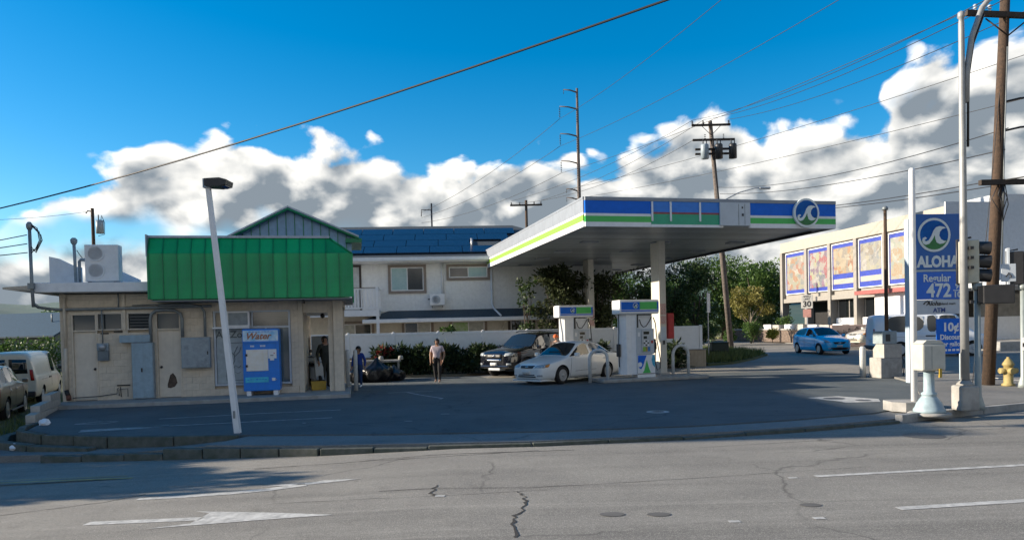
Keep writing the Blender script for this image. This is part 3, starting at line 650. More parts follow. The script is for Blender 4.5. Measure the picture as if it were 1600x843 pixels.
B('case', m_white, t, -.33, .33, -.22, .07, .02, .50, .015); B('grille', mat('grille_grey', (.30, .33, .35), .6), t, -.28, .28, -.232, -.222, .07, .45)
for i in range(12): B('grille_slat', m_grey, t, -.28, .28, -.24, -.233, .08+i*.031, .092+i*.031)
B('ledge', m_white, t, -.75, .33, -.26, -.02, -.03, .016, .005)
# big twin-fan condenser on the roof
t = sthing('condenser', 'large white twin-fan condenser on the flat roof', 'air conditioner', 1.27, -.2, 3.60)
B('case', m_white, t, -.46, .46, -.05, .33, .05, 1.13, .02)
for zc in (.36, .87):
    MB().lathe([(.235, -.075), (.235, -.055), (.20, -.055), (.20, -.075)], (-.16, 0, zc), 24, 'y').build('fan_ring', m_white, t)
    f = MB().lathe([(.20, -.056), (.20, -.052)], (-.16, 0, zc), 24, 'y').build('fan_well', m_dark, t)
    g = MB()
    for r in (.05, .1, .15, .195): g.lathe([(r, -.07), (r+.008, -.07), (r+.008, -.062), (r, -.062)], (-.16, 0, zc), 24, 'y')
    for k in range(12): a = k*math.pi/6; g.tube([(-.16, -.066, zc), (-.16+.2*math.cos(a), -.066, zc+.2*math.sin(a))], .005, 4)
    g.build('fan_guard', m_signgrey, t)
B('foot', m_dark, t, -.4, -.3, -.03, .3, 0, .05); B('foot', m_dark, t, .3, .4, -.03, .3, 0, .05)

# water vending machine
t = sthing('vending_machine', 'blue water vending machine in front of the shop window', 'vending machine', 5.72, -.62, .115)
m_vblue = mat('vend_blue', (.006, .21, .74), .35, var=.06, dirt=.1); m_vcyan = mat('vend_cyan', (.05, .55, .76), .35, var=.1)
B('cabinet', m_vblue, t, -.53, .53, 0, .60, .14, 2.03, .02)
for x in (-.45, .33): B('foot', m_white, t, x, x+.13, .02, .55, 0, .14)
hd = B('header', mat('header_print', (.20, .52, .80), .35, var=.3, scale=5, col2=(.74, .82, .88)), t, -.51, .51, -.03, -.002, 1.62, 1.98, .01)
text('Water', .27, mat('script_copper', (.42, .17, .10), .4), hd, (-.08, -.037, 1.80), (math.pi/2, 0, 0), 'lettering', bold=.006, shear=.35)
[B('print_mark', m_blue, hd, -.34+k*.09, -.27+k*.09, -.036, -.031, 1.93, 1.945) for k in range(8)]
B('header_trim', m_vblue, hd, -.51, .51, -.036, -.031, 1.60, 1.65)
wd = B('dispensing_window', mat('fogged_plastic', (.76, .70, .60), .3, var=.15, scale=6, col2=(.82, .80, .76)), t, -.43, .20, -.02, -.002, .75, 1.40, .005)
for z in (.87, 1.2): B('hinge', m_dark, wd, -.45, -.39, -.04, -.021, z, z+.07)
B('shelf_line', m_white, wd, -.4, .18, -.03, -.021, .93, .94); B('shelf_line', m_white, wd, .09, .1, -.03, -.021, .78, 1.37)
kp = B('coin_panel', m_white, t, .21, .45, -.02, -.002, 1.12, 1.40, .005); B('coin_slot', m_dark, kp, .27, .36, -.026, -.021, 1.2, 1.22); B('button', m_red, kp, .37, .40, -.03, -.021, 1.26, 1.29); B('tray', m_white, kp, .26, .38, -.05, -.021, 1.06, 1.12)
[B('print_mark', m_white, t, x, x+.028, -.008, -.001, 1.48, 1.53) for x in (-.30, -.26, -.22, -.02, .02, .06, .10)]
B('band', m_vcyan, t, -.47, .20, -.012, -.002, .40, .56, .004); [B('print_mark', m_vblue, t, -.42+k*.085, -.355+k*.085, -.016, -.0125, .475+.008*(k % 3), .50+.008*(k % 2)) for k in range(7)]
B('return_door', m_white, t, .30, .40, -.02, -.002, .44, .53, .004); B('keyhole', m_steel, t, .42, .44, -.02, -.002, .46, .49)

# stepped block wall down the west edge of the lot
t = thing('stepped_wall', 'low pale stepped block wall beside the store corner', 'wall', (-13.0, 20.9, -.6))
sp = [(-13.05, 21.0, .50), (-12.75, 20.3, .50), (-12.45, 19.6, .34), (-12.15, 18.9, .34), (-11.85, 18.2, .18), (-11.55, 17.55, .02)]
bl = {}
for i in range(len(sp)-1):
    a = Vector(sp[i][:2]); b = Vector(sp[i+1][:2]); d = b-a; top = sp[i][2]
    k = 0; zt = top
    while zt > -.55:
        n = 2
        for j in range(n):
            c = a+d*(j+.5)/n; l = d.length/n
            key = round(l, 2)
            if key not in bl: bl[key] = MB().box(-l/2+.004, l/2-.004, -.1, .1, 0, .192, bev=.008).mesh(m_cmu)
            link('block', bl[key], t, (c.x+13.0, c.y-20.9, zt-.2+.6), math.atan2(d.y, d.x))
        zt -= .2
# ------------------------------------------------------------------ wave emblem
m_emblue = mat('emblem_blue', (.006, .07, .30), .7, var=.3, scale=2, spec=.2, col2=(.012, .14, .45)); m_emgreen = mat('emblem_green', (.02, .20, .05), .4, var=.15)
m_emwhite = mat('emblem_white', (.70, .76, .76), .4, var=.03)
WAVE = [(-.83, -.38), (-.80, -.2), (-.62, -.12), (-.5, -.22), (-.60, -.27), (-.68, -.36), (-.55, -.42), (-.38, -.33), (-.2, -.05), (-.05, .3), (.12, .5), (.35, .57), (.62, .53), (.8, .45), (.55, .38), (.38, .2), (.33, -.05), (.45, -.28), (.65, -.4), (.82, -.42), (.6, -.57), (.35, -.6), (.15, -.5), (.06, -.25), (.03, .0), (-.12, -.3), (-.35, -.58), (-.6, -.65), (-.78, -.55)]
def emblem(parent, cx, cz, r, y, th=.05):
    e = MB().lathe([(r, y-th), (r, y)], (cx, 0, cz), 32, 'y').build('emblem', m_emwhite, parent)
    k = r*.86
    MB().lathe([(k, y-th-.004), (k, y-th-.001)], (cx, 0, cz), 32, 'y').build('emblem_sky', m_emblue, e)
    hill = [(cx+k*math.cos(t), cz+k*math.sin(t)) for t in [math.pi*(1.12+i*.76/12) for i in range(13)]]+[(cx+.3*k, cz-.38*k), (cx, cz+.02*k), (cx-.3*k, cz-.42*k)]
    MB().prism(hill, y-th-.008, y-th-.005).build('emblem_hill', m_emgreen, e)
    MB().prism([(cx+a*k*1.04, cz+b*k*1.04) for a, b in WAVE], y-th-.014, y-th-.009).build('emblem_wave', m_emwhite, e)
    return e
# ------------------------------------------------------------------ canopy
CA = rad(13.5); CN = Vector((2.3, 22.37, 0))
can = thing('fuel_canopy', 'large flat fuel canopy with blue and green striped fascia on two columns', 'canopy', CN, CA)
CWd, CDp, ZB = 8.72, 19.6, 5.05
C_ = lambda name, m, x0, x1, y0, y1, z0, z1, p=None, bev=0.0: B(name, m, p or can, x0, x1, y0, y1, z0, z1, bev)
m_soffit = mat('soffit_panel', (.44, .48, .50), .32, metal=.3, var=.1, dirt=.45, dscale=.7, objvar=.22)
m_fasgrey = mat('fascia_grey', (.27, .295, .33), .45, var=.05, dirt=.12, streak=.12)
deck = C_('deck', m_dark, .06, CWd-.06, .06, CDp-.06, ZB+.06, 5.86)
ns = 49; sw_ = (CDp-.12)/ns
sp_ = MB().box(.06, CWd-.06, .016, sw_-.016, 0, .05).mesh(m_soffit)
for i in range(ns): link('soffit_panel', sp_, can, (0, .06+i*sw_, ZB+.005))
for j in range(6):
    for i in (1.3, 4.1, 7.2):
        if 0 < j < 6: C_('downlight', m_fasgrey, i, i+.62, 1.1+j*3.1-.2, 1.1+j*3.1+.2, ZB-.045, ZB+.004, bev=.01)
# front fascia (y=0)
fy = -.03
def fasc(name, m, a, b, z0, z1, d=0.0, p=None): return C_(name, m, a, b, fy-d, .055, ZB-.05+z0, ZB-.05+z1, p)
H = .90; L0, L1, L2, L3, L4 = 0, .14, .34, .40, .79
fr = C_('front_fascia', m_fasgrey, 0, CWd, fy-.02, .10, ZB-.05+L4, ZB-.05+H, bev=.01)
sections = [(0.0, 2.15, 'std'), (2.15, 4.62, 'old'), (4.62, 5.54, 'box'), (5.54, CWd, 'std')]
for a, b, k in sections:
    a += .004; b -= .004
    if k == 'std':
        fasc('white_band', m_white, a, b, 0, L1, 0, fr); fasc('green_band', m_bgreen, a, b, L1, L2-.02, .002, fr); fasc('white_band', m_white, a, b, L2-.02, L3-.0, 0, fr); fasc('blue_band', m_blue, a, b, L3, L4-.002, .002, fr)
    elif k == 'old':
        fasc('white_band', m_white, a, b, 0, .08, 0, fr); fasc('teal_band', m_teal, a, b, .08, .40, 0, fr); fasc('red_band', mat('band_red', (.28, .06, .07), .5), a, b, .40, .46, .002, fr); fasc('blue_band', mat('band_blue_old', (.015, .20, .68), .4, var=.06), a, b, .46, L4-.002, 0, fr)
        for x in (a, a+.62, a+1.62): fasc('trim_post', m_white, x, x+.055, .18, L4-.01, .035, fr)
    else:
        g = fasc('service_box', m_signgrey, a-.15, b, .06, L4-.002, .06, fr)
        fasc('box_seam', m_pipe, b-.42, b-.40, .08, .74, .064, fr); fasc('box_seam', m_pipe, b-.2, b-.185, .08, .74, .064, fr); fasc('latch', m_dark, b-.3, b-.24, .36, .44, .075, fr); fasc('latch', m_dark, b-.3, b-.26, .6, .66, .07, fr)
emblem(can, 7.55, ZB+.44, .47, fy-.01, .10)
# left and right fascia in panels
lf = C_('side_fascia', m_fasgrey, -.04, .05, .06, CDp, ZB+.80, ZB+.86)
np_ = 8; pl = (CDp-.06)/np_
pg = MB().box(-.03, .03, .004, pl-.004, .39, .80, bev=.004).mesh(m_fasgrey); pwm = MB().box(-.034, .03, .002, pl-.002, .32, .388).mesh(m_white)
plm = MB().box(-.036, .03, .003, pl-.003, .13, .318).mesh(m_lime); pbm = MB().box(-.034, .03, .002, pl-.002, -.05, .128).mesh(m_white)
for i in range(np_):
    y = .06+i*pl
    link('grey_panel', pg, lf, (0, y, ZB)); link('white_band', pwm, lf, (0, y, ZB)); link('lime_band', plm, lf, (0, y, ZB)); link('white_band', pbm, lf, (0, y, ZB))
C_('side_fascia', m_fasgrey, CWd-.05, CWd+.03, .06, CDp, ZB-.05, ZB+.86)
C_('back_fascia', m_fasgrey, 0, CWd, CDp-.05, CDp+.03, ZB-.05, ZB+.86)
MB().tube([(CWd-.2, 1.0, ZB-.03), (CWd-.2, CDp-.5, ZB-.03)], .04, 6).build('conduit', m_dark, can)
m_col = mat('column_cream', (.60, .57, .50), .5, var=.04, streak=.18, dirt=.12)
for (x, y) in ((4.30, 4.2), (4.05, 11.2)):
    c = C_('column', m_col, x-.13, x+.13, y-.36, y+.36, .13, ZB+.006, bev=.012)
    C_('base_plate', m_concrete, x-.2, x+.2, y-.43, y+.43, .12, .2, c)
    mr = mat('notice_red', (.42, .12, .10), .6, var=.3, scale=30, col2=(.62, .58, .52))
    for (z0, z1) in ((2.35, 2.75), (2.0, 2.3), (1.4, 1.9)): C_('notice', mr if z0 > 1.6 else m_signgrey, x-.11, x+.11, y-.366, y-.361, z0, z1, c)
    C_('switch', m_dark, x-.02, x+.05, y-.39, y-.361, 1.25, 1.4, c)
tag(MB().box(-.12, .12, -.1, .1, 0, .95, bev=.02).build('extinguisher_cabinet', m_red, None, CN+Matrix.Rotation(CA, 3, 'Z')@Vector((4.72, 4.15, 1.45)), CA), 'red fire extinguisher cabinet on the canopy column beside the front pump', 'cabinet')
# ------------------------------------------------------------------ pumps and islands
PA = rad(17)
def pump():
    t = thing('fuel_pump', '', 'fuel pump')
    b = B('housing', m_white, t, -.08, .62, -.22, .22, 0, .12, .01)
    B('housing_back', m_white, t, -.08, .60, -.06, .20, .12, 2.2)
    # lower door with painted wave
    dm = B('lower_door', m_white, t, -.08, .60, -.24, -.06, .14, .80, .01)
    MB().prism([(-.07, .78), (.27, .78), (.20, .62), (.13, .42), (.05, .30), (-.03, .34), (-.07, .44)], -.246, -.241).build('painted_blue', m_blue, dm)
    MB().lathe([(.085, -.25), (.085, -.2465)], (.0, 0, .46), 16, 'y').build('painted_curl', m_white, dm)
    MB().prism([(.10, .16), (.42, .16), (.34, .36), (.27, .62), (.21, .40), (.16, .24)], -.250, -.2465).build('painted_green', m_bgreen, dm)
    MB().prism([(.59, .34), (.59, .78), (.50, .78), (.46, .62), (.50, .44)], -.246, -.241).build('painted_cyan', mat('pump_cyan', (.03, .40, .62), .4), dm)
    B('kick_plate', m_dark, t, -.07, .59, -.23, -.06, .122, .138)
    # control panel
    cp = B('control_panel', m_signgrey, t, -.08, .60, -.20, -.061, .82, 1.72, .012)
    pm = B('keypad_panel', m_steel, cp, .10, .46, -.23, -.201, .88, 1.68, .012)
    B('display', m_glassdk, pm, .17, .39, -.236, -.231, 1.52, 1.62); B('display', m_glass, pm, .17, .30, -.236, -.231, 1.36, 1.46)
    for i in range(3):
        for j in range(3): B('key', m_dark if (i+j) % 2 else m_white, pm, .17+i*.075, .225+i*.075, -.24, -.231, 1.12+j*.07, 1.165+j*.07)
    B('grade_button', m_lime, pm, .14, .24, -.24, -.231, .92, 1.08); B('grade_button', m_yellow, pm, .25, .31, -.24, -.231, .92, 1.08); B('grade_button', mat('grade_blue', (.03, .2, .5), .4), pm, .33, .42, -.24, -.231, .92, 1.08)
    B('price_slip', m_white, cp, -.04, .05, -.206, -.201, 1.45, 1.6); B('decal', m_red, cp, .48, .56, -.206, -.201, 1.2, 1.3)
    # tower on the left, with angled faces
    tw = MB().prism([(-.62, .20), (-.66, -.05), (-.50, -.24), (-.30, -.22), (-.10, -.26), (-.10, .20)], .12, 2.25, 'z').build('tower', m_white, t)
    MB().box(-.13, -.105, -.275, -.262, .14, 2.2).build('tower_seam', m_signgrey, tw)
    # hoses and nozzles
    B('nozzle_boot', m_dark, t, .605, .70, -.16, .0, .85, 1.35, .02)
    nz = MB().tube([(.66, -.12, 1.3), (.68, -.17, 1.16), (.69, -.15, .98)], .03, 6).build('nozzle', m_dark, t)
    MB().tube([(.60, -.15, 2.12), (.66, -.2, 1.9), (.70, -.22, 1.3), (.80, -.26, .6), (.78, -.26, .3), (.68, -.24, .24), (.63, -.2, .5), (.66, -.17, .95)], .018, 6).build('hose', m_black, t)
    MB().tube([(.56, -.1, 2.14), (.5, -.18, 2.1), (.40, -.2, 1.95), (.28, -.2, 1.80), (.18, -.2, 1.78), (.1, -.2, 1.86), (.06, -.15, 2.05)], .017, 6).build('hose', m_black, t)
    MB().tube([(-.70, -.05, 2.24), (-.72, -.1, 1.6), (-.74, -.1, .9), (-.72, -.1, .4), (-.70, -.06, .8)], .018, 6).build('hose', m_black, t)
    B('nozzle_boot', m_dark, t, -.75, -.665, -.12, .08, .75, 1.2, .02)
    B('hose_recess', m_dark, t, -.09, .04, -.10, -.061, 1.76, 2.2)
    # lit-box topper
    tp = MB().box(-.80, .74, -.36, .30, 2.24, 2.74, bev=.05).build('topper', m_white, t)
    B('topper_blue', m_blue, tp, -.73, -.03, -.372, -.361, 2.33, 2.66); B('topper_green', m_bgreen, tp, -.02, .64, -.372, -.361, 2.40, 2.66); B('topper_edge', m_blue, tp, .65, .715, -.372, -.361, 2.33, 2.66)
    B('topper_rule', m_white, tp, -.73, .715, -.376, -.373, 2.375, 2.39); B('topper_base', m_blue, tp, -.02, .64, -.372, -.361, 2.33, 2.372)
    emblem(tp, -.19, 2.53, .10, -.372, .004)
    return t
isl_m = MB().box(-2.15, 2.0, -.62, .75, 0, .13, bev=.03).mesh(m_concrete)
p1 = pump(); p1.location = (4.42, 26.15, .13); p1.rotation_euler.z = PA; p1['label'] = 'white fuel pump with blue and green topper beside the white sedan'
p2 = copy_tree(p1); p2.location = (2.62, 30.95, .13); p2['label'] = 'white fuel pump with blue and green topper behind the white sedan roof'; p1['group'] = p2['group'] = 'fuel pumps under the canopy'
for o in (tag(link('pump_island', isl_m, None, (5.0, 26.55, 0), PA), 'raised concrete island under the front fuel pump', 'island'), tag(link('pump_island', isl_m, None, (3.25, 31.35, 0), PA), 'raised concrete island under the rear fuel pump', 'island')): o['group'] = 'pump islands'
m_hoop = mat('hoop_white', (.56, .58, .58), .45, var=.06, dirt=.3, dscale=6)
def hoop(x, y, w, rz, label, h=1.15):
    pts = [(-w/2, 0, 0), (-w/2, 0, h-w/2)]+[(-w/2*math.cos(a), 0, h-w/2+w/2*math.sin(a)) for a in [math.pi*i/10 for i in range(1, 10)]]+[(w/2, 0, h-w/2), (w/2, 0, 0)]
    t = tag(MB().tube(pts, .06, 10).build('hoop_bollard', m_hoop, None, (x, y, 0), rz), label, 'bollard', 'hoop bollards at the pump islands')
hoop(3.02, 25.75, .62, rad(-4), 'pale steel hoop guard in front of the white sedan rear'); hoop(6.28, 27.45, .74, rad(28), 'pale steel hoop guard beside the red extinguisher column', 1.2)
# two plain bollards beside the store
for x, y, l in ((-5.62, 25.1, 'white pipe bollard by the store column'), (-5.28, 24.75, 'white pipe bollard by the store column')):
    tag(MB().lathe([(.07, 0), (.07, 1.32), (.055, 1.37), (.001, 1.38)], (0, 0, 0), 12).build('pipe_bollard', m_hoop, None, (x, y, 0)), l, 'bollard', 'pipe bollards by the store')

# ------------------------------------------------------------------ white house behind, vinyl fence
HA = rad(5.0)
hs = thing('white_house', 'white two-storey house with solar panels, balcony and taupe window trim', 'house', (-12.0, 35.7, 0), HA)
Hh = lambda name, m, x0, x1, y0, y1, z0, z1, p=None, bev=0.0: B(name, m, p or hs, x0, x1, y0, y1, z0, z1, bev)
HL, HR = 0.0, 17.2
Hh('upper_wall', m_stucco, HL, HR, 0, 8.5, 2.95, 5.52); Hh('lower_wall', m_cream, HL+.02, HR-.02, .02, 8.4, .0, 2.949)
# windows: (x0,x1,z0,z1, kind)
def hwin(x0, x1, z0, z1, parts, trim=m_taupe, tw=.13, yy=0.0):
    w = Hh('window', m_white, x0, x1, yy-.04, yy+.0, z0, z1)
    for a in ((x0-tw, x0, z0-tw, z1+tw), (x1, x1+tw, z0-tw, z1+tw), (x0+.001, x1-.001, z0-tw, z0), (x0+.001, x1-.001, z1, z1+tw)): Hh('trim', trim, a[0], a[1], yy-.06, yy-.002, a[2], a[3], w)
    n = len(parts); ww = (x1-x0-.05*(n+1))/n
    for i, m in enumerate(parts): Hh('pane', m, x0+.05+i*(ww+.05), x0+.05+i*(ww+.05)+ww, yy-.052, yy-.041, z0+.05, z1-.05, w)
    return w
m_curt = mat('curtain_teal', (.30, .47, .48), .35, var=.25, scale=4, col2=(.42, .55, .55)); m_curtw = mat('curtain_pale', (.52, .52, .47), .35, var=.25, scale=5, col2=(.35, .36, .33)); m_greenpane = mat('green_pane', (.25, .45, .12), .3, var=.3, scale=5, col2=(.5, .55, .4))  # last one: mottled green pane colour
# ------------------------------------------------------------------
# wall-plane positions measured along the facade
hwin(6.15, 7.75, 3.95, 5.10, [m_curt, m_glassdk]); hwin(9.0, 10.9, 4.55, 5.08, [m_glassdk, m_curt])
hwin(3.55, 5.15, 1.62, 2.38, [m_curtw, m_glass], yy=.02); hwin(6.75, 8.05, 1.75, 2.40, [m_glassdk, m_curtw], yy=.02); hwin(9.1, 10.7, 1.62, 2.38, [m_greenpane, m_curtw], yy=.02)
dk = mat('brown_trim', (.05, .035, .03), .6)
hwin(12.0, 13.1, 1.6, 2.45, [m_glassdk, m_glassdk], trim=dk, yy=.02)
# screen door on the balcony
d = Hh('screen_door', mat('screen_mesh', (.50, .52, .52), .6, var=.1), 3.7, 4.62, -.05, -.004, 3.05, 5.15)
for a in ((3.6, 3.7, 3.05, 5.25), (4.62, 4.72, 3.05, 5.25), (3.701, 4.619, 5.15, 5.25)): Hh('door_trim', dk, a[0], a[1], -.06, -.003, a[2], a[3], d)
MB().lathe([(.09, -.062), (.09, -.055)], (3.98, 0, 4.75), 14, 'y').build('red_sticker', m_red, d)
# balcony
bal = Hh('balcony', m_white, 1.0, 5.65, -1.3, -.002, 2.72, 3.0)
Hh('top_rail', m_white, 1.0, 5.65, -1.29, -1.21, 3.98, 4.05, bal); Hh('rail_cap', dk, .98, 5.67, -1.31, -1.19, 4.051, 4.075, bal); Hh('bottom_rail', m_white, 1.0, 5.65, -1.28, -1.22, 3.08, 3.14, bal)
bm_ = MB().box(-.025, .025, -.02, .02, 0, .83).mesh(m_white)
for i in range(31): link('baluster', bm_, bal, (1.08+i*.15, -1.25, 3.145))
for i in range(8): link('baluster', bm_, bal, (5.6, -1.12+i*.15, 3.145))
Hh('top_rail', m_white, 5.56, 5.64, -1.2, -.003, 3.98, 4.05, bal)
for x in (1.04, 5.58): Hh('post', m_white, x-.07, x+.07, -1.29, -1.16, 0, 2.715, bal); Hh('post', m_white, x-.07, x+.07, -1.32, -1.18, 3.001, 4.1, bal)
# outside stair seen through the store porch
stt = MB()
for i in range(10): stt.box(-2.2+i*.28, -1.9+i*.28, -2.4, -1.45, 0, .27+i*.27)
stt.build('stair', m_white, hs)
MB().box(-2.3, 1.0, -2.45, -2.41, -.04, .04, M=Matrix.Translation((-.2, 0, 2.65))@Matrix.Rotation(rad(-44), 4, 'Y')@Matrix.Translation((.2, 0, 0))).build('stair_rail', m_white, hs)
for i in range(12): Hh('stair_baluster', m_white, -2.0+i*.24, -1.95+i*.24, -2.44, -2.4, .35+i*.23, 1.15+i*.23)
# roofs: shingle strip, gutter, panels
m_shingle = mat('shingle', (.075, .10, .12), .9, var=.25, scale=20, bump=.5, bscale=30, streak=.2)
pitch = math.atan2(2.2, 4.9)
rf = MB().prism([(-.55, 5.50), (4.4, 7.72), (9.3, 5.50), (9.3, 5.38), (4.4, 7.58), (-.55, 5.38)], HL-.4, 12.6, 'x').build('roof', m_shingle, hs)
bmh = MB(); wedge(bmh, [(12.6, -.55, 5.50), (17.7, -.55, 5.50), (12.6, 4.4, 7.72)], Vector((0, 0, -.08))); bmh.build('roof_hip', m_shingle, hs)
bmh = MB(); wedge(bmh, [(17.7, -.55, 5.50), (17.7, 9.3, 5.5), (12.6, 4.4, 7.72)], Vector((0, 0, -.08))); bmh.build('roof_hip', m_shingle, hs)
Hh('gutter', m_white, HL-.4, 17.7, -.68, -.56, 5.36, 5.53, bev=.02); Hh('eave_board', m_white, HL-.4, 17.7, -.555, -.002, 5.3, 5.37)
m_solar = mat('solar_cell', (.010, .026, .062), .2, var=.15, scale=3, spec=.6, col2=(.014, .034, .08))
sgeo = MB().box(.01, 1.60, .01, .99, 0, .04).mesh(m_solar)
c_, s_ = math.cos(pitch), math.sin(pitch)
for r in range(4):
    for i in range(8 if r < 3 else 7):
        if (r, i) in ((1, 5), (1, 7)): continue
        x = 3.0+(r % 2)*.35+i*1.2*1.0 if False else 1.6+(r*.42)+i*1.62
        if x > 12.0: continue
        l = .55+r*1.02
        o = link('solar_panel', sgeo, rf, (x, -.55+l*c_-.06*s_, 5.5+l*s_+.06*c_)); o.rotation_euler = (pitch, 0, 0)
MB().tube([(10.2, .9, 6.1), (10.2, .9, 6.6)], .06, 8).build('roof_vent', m_steel, rf)
# lower awning roof
lr = MB().prism([(-1.15, 2.55), (0, 2.98), (0, 2.86), (-1.15, 2.47)], 6.0, 17.4, 'x').build('lower_roof', m_shingle, hs)
bmh = MB(); wedge(bmh, [(6.0, -1.15, 2.552), (6.0, 0, 2.98), (4.9, -1.15, 2.552)][::-1], Vector((0, 0, -.07))); bmh.build('hip', m_shingle, lr)
Hh('gutter', m_white, 4.85, 17.4, -1.28, -1.152, 2.38, 2.56, lr, .02); Hh('soffit', m_cream, 4.9, 17.4, -1.15, 0, 2.36, 2.42, lr)
MB().tube([(11.1, -.08, 5.4), (11.1, -.08, 3.2), (11.2, -.3, 2.95), (11.45, -1.1, 2.62)], .05, 8).build('downpipe', m_white, hs)
MB().tube([(11.75, -1.1, 2.4), (11.7, -.6, 2.25), (11.6, -.06, 2.1), (11.6, -.06, .2)], .045, 8).build('downpipe', m_cream, hs)
MB().tube([(8.65, -.05, 5.3), (8.65, -.05, 3.75)], .04, 6).tube([(8.75, -.05, 5.3), (8.75, -.05, 3.75)], .02, 6).build('line_set', m_white, hs)
def H2W(x, y, z): 
    c, s = math.cos(HA), math.sin(HA); return (-12.0+x*c-y*s, 35.7+x*s+y*c, z)
t = thing('wall_condenser', 'small white single-fan condenser bracketed on the house wall', 'air conditioner', H2W(8.4, -.04, 3.2), HA)
B('case', m_white, t, -.36, .36, -.38, -.06, 0, .55, .02); B('side_valve', m_dark, t, -.46, -.361, -.25, -.2, .28, .33)
MB().lathe([(.21, -.395), (.21, -.381), (.0001, -.381)], (-.06, 0, .28), 20, 'y').build('fan_well', m_dark, t)
g = MB()
for r in (.05, .1, .15, .2): g.lathe([(r, -.405), (r+.008, -.405), (r+.008, -.397), (r, -.397)], (-.06, 0, .28), 20, 'y')
g.build('fan_guard', m_signgrey, t)
for x in (-.25, .25): MB().tube([(x, -.02, -.1), (x, -.36, -.02), (x, -.02, -.02)], .015, 5).build('bracket', m_dark, t)

# fence
FA = math.atan2(1.2, 17.6)
fe = thing('vinyl_fence', 'white vinyl privacy fence on low wall behind the hedge', 'fence', (-9.2, 32.35, 0), FA)
npn = 9; fl = 17.85/npn
pan = MB().box(.07, fl-.07, -.02, .02, .92, 1.78).mesh(m_vinyl); rl = MB().box(.06, fl-.06, -.035, .035, 1.78, 1.90, bev=.008).mesh(m_vinyl); rl2 = MB().box(.06, fl-.06, -.035, .035, .84, .92, bev=.008).mesh(m_vinyl); mid = MB().box(.06, fl-.06, -.028, .028, 1.60, 1.64).mesh(m_vinyl)
pst = MB().box(-.065, .065, -.065, .065, .80, 1.90, bev=.008).mesh(m_vinyl); capm = MB().lathe([(.085, 1.90), (.085, 1.915), (.02, 1.94)], (0, 0, 0), 4).mesh(m_vinyl)
for i in range(npn+1):
    link('post', pst, fe, (i*fl, 0, 0)); o = link('post_cap', capm, fe, (i*fl, 0, 0), rad(45))
    if i < npn:
        link('fence_panel', pan, fe, (i*fl, 0, 0)); link('rail', rl, fe, (i*fl, 0, 0)); link('rail', rl2, fe, (i*fl, 0, 0)); link('rail', mid, fe, (i*fl, 0, 0))
m_basew = mat('fence_base_wall', (.46, .38, .28), .85, var=.08, bump=.3, streak=.3, dirt=.25)
B('base_wall', m_basew, fe, -.2, 18.05, -.12, .12, -.05, .80, .02); B('wall_cap', m_concrete, fe, -.22, 18.07, -.16, .16, .801, .84)
tag(slab('planting_bed', [(-8.6, 31.2), (-2, 31.2), (-.5, 32.1), (8.2, 33.0), (8.2, 33.5), (-8.6, 32.3)], .09, .2, m_dirt), kind='structure')
# ------------------------------------------------------------------ mural building across the side street
MA = math.atan2(-19.3, 2.9)
mu = thing('mural_building', 'pale two-storey building with tall painted mural panels along its sunlit side', 'building', (23.5, 64, .9), MA)
m_mwall = mat('mural_wall', (.40, .37, .31), .75, var=.05, streak=.12, dirt=.08)
m_mpier = mat('mural_pier', (.30, .28, .25), .8, var=.06, streak=.15)
m_mshade = mat('mural_plain', (.52, .55, .58), .75, var=.05, streak=.1)
U = lambda name, m, x0, x1, y0, y1, z0, z1, p=None, bev=0.0: B(name, m, p or mu, x0, x1, y0, y1, z0-.9, z1-.9, bev)
LEN = 19.5
U('upper_storey', m_mpier, .3, LEN, .22, 34, 3.95, 7.9); U('parapet', m_mwall, 0, LEN, -.05, 34, 7.9, 8.75, bev=.02)
U('floor_beam', m_mpier, .0, LEN, .0, 34, 3.6, 3.95)
U('side_face', m_mshade, LEN, LEN+.12, -.05, 34, 3.6, 9.0); U('roof_block', m_mshade, LEN-4.5, LEN-.6, 4, 16, 8.75, 9.6)
U('lower_storey', m_mpier, 5.2, LEN-.3, 3.0, 33, .0, 3.6)
for x in (0.0, 3.85, 7.15, 10.45, 13.7, 16.9, LEN-.35): U('pier', m_mpier, x, x+.36, -.1, .5, .4, 7.9)
# lower storey: dark glazing, pale planter walls
for x0, x1 in ((7.6, 10.4), (10.9, 13.6), (14.1, 16.8)):
    g = U('glazing', m_glassdk, x0, x1, .55, .6, 2.2, 3.55)
    for k in range(3): U('mullion', m_mpier, x0+(x1-x0)*k/2-.04, x0+(x1-x0)*k/2+.04, .5, .549, 2.2, 3.55, g)
    U('low_wall', m_white, x0, x1, .3, .62, 1.3, 2.19)
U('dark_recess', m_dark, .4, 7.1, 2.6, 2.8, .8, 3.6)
for i, x in enumerate((.1, 3.9)): pass
U('red_awning', mat('awning_red', (.34, .10, .09), .7), 12.8, LEN+.4, -1.6, -.15, 3.72, 3.98)
U('white_annex', m_white, 14.0, LEN, -.9, .28, 1.2, 3.7)
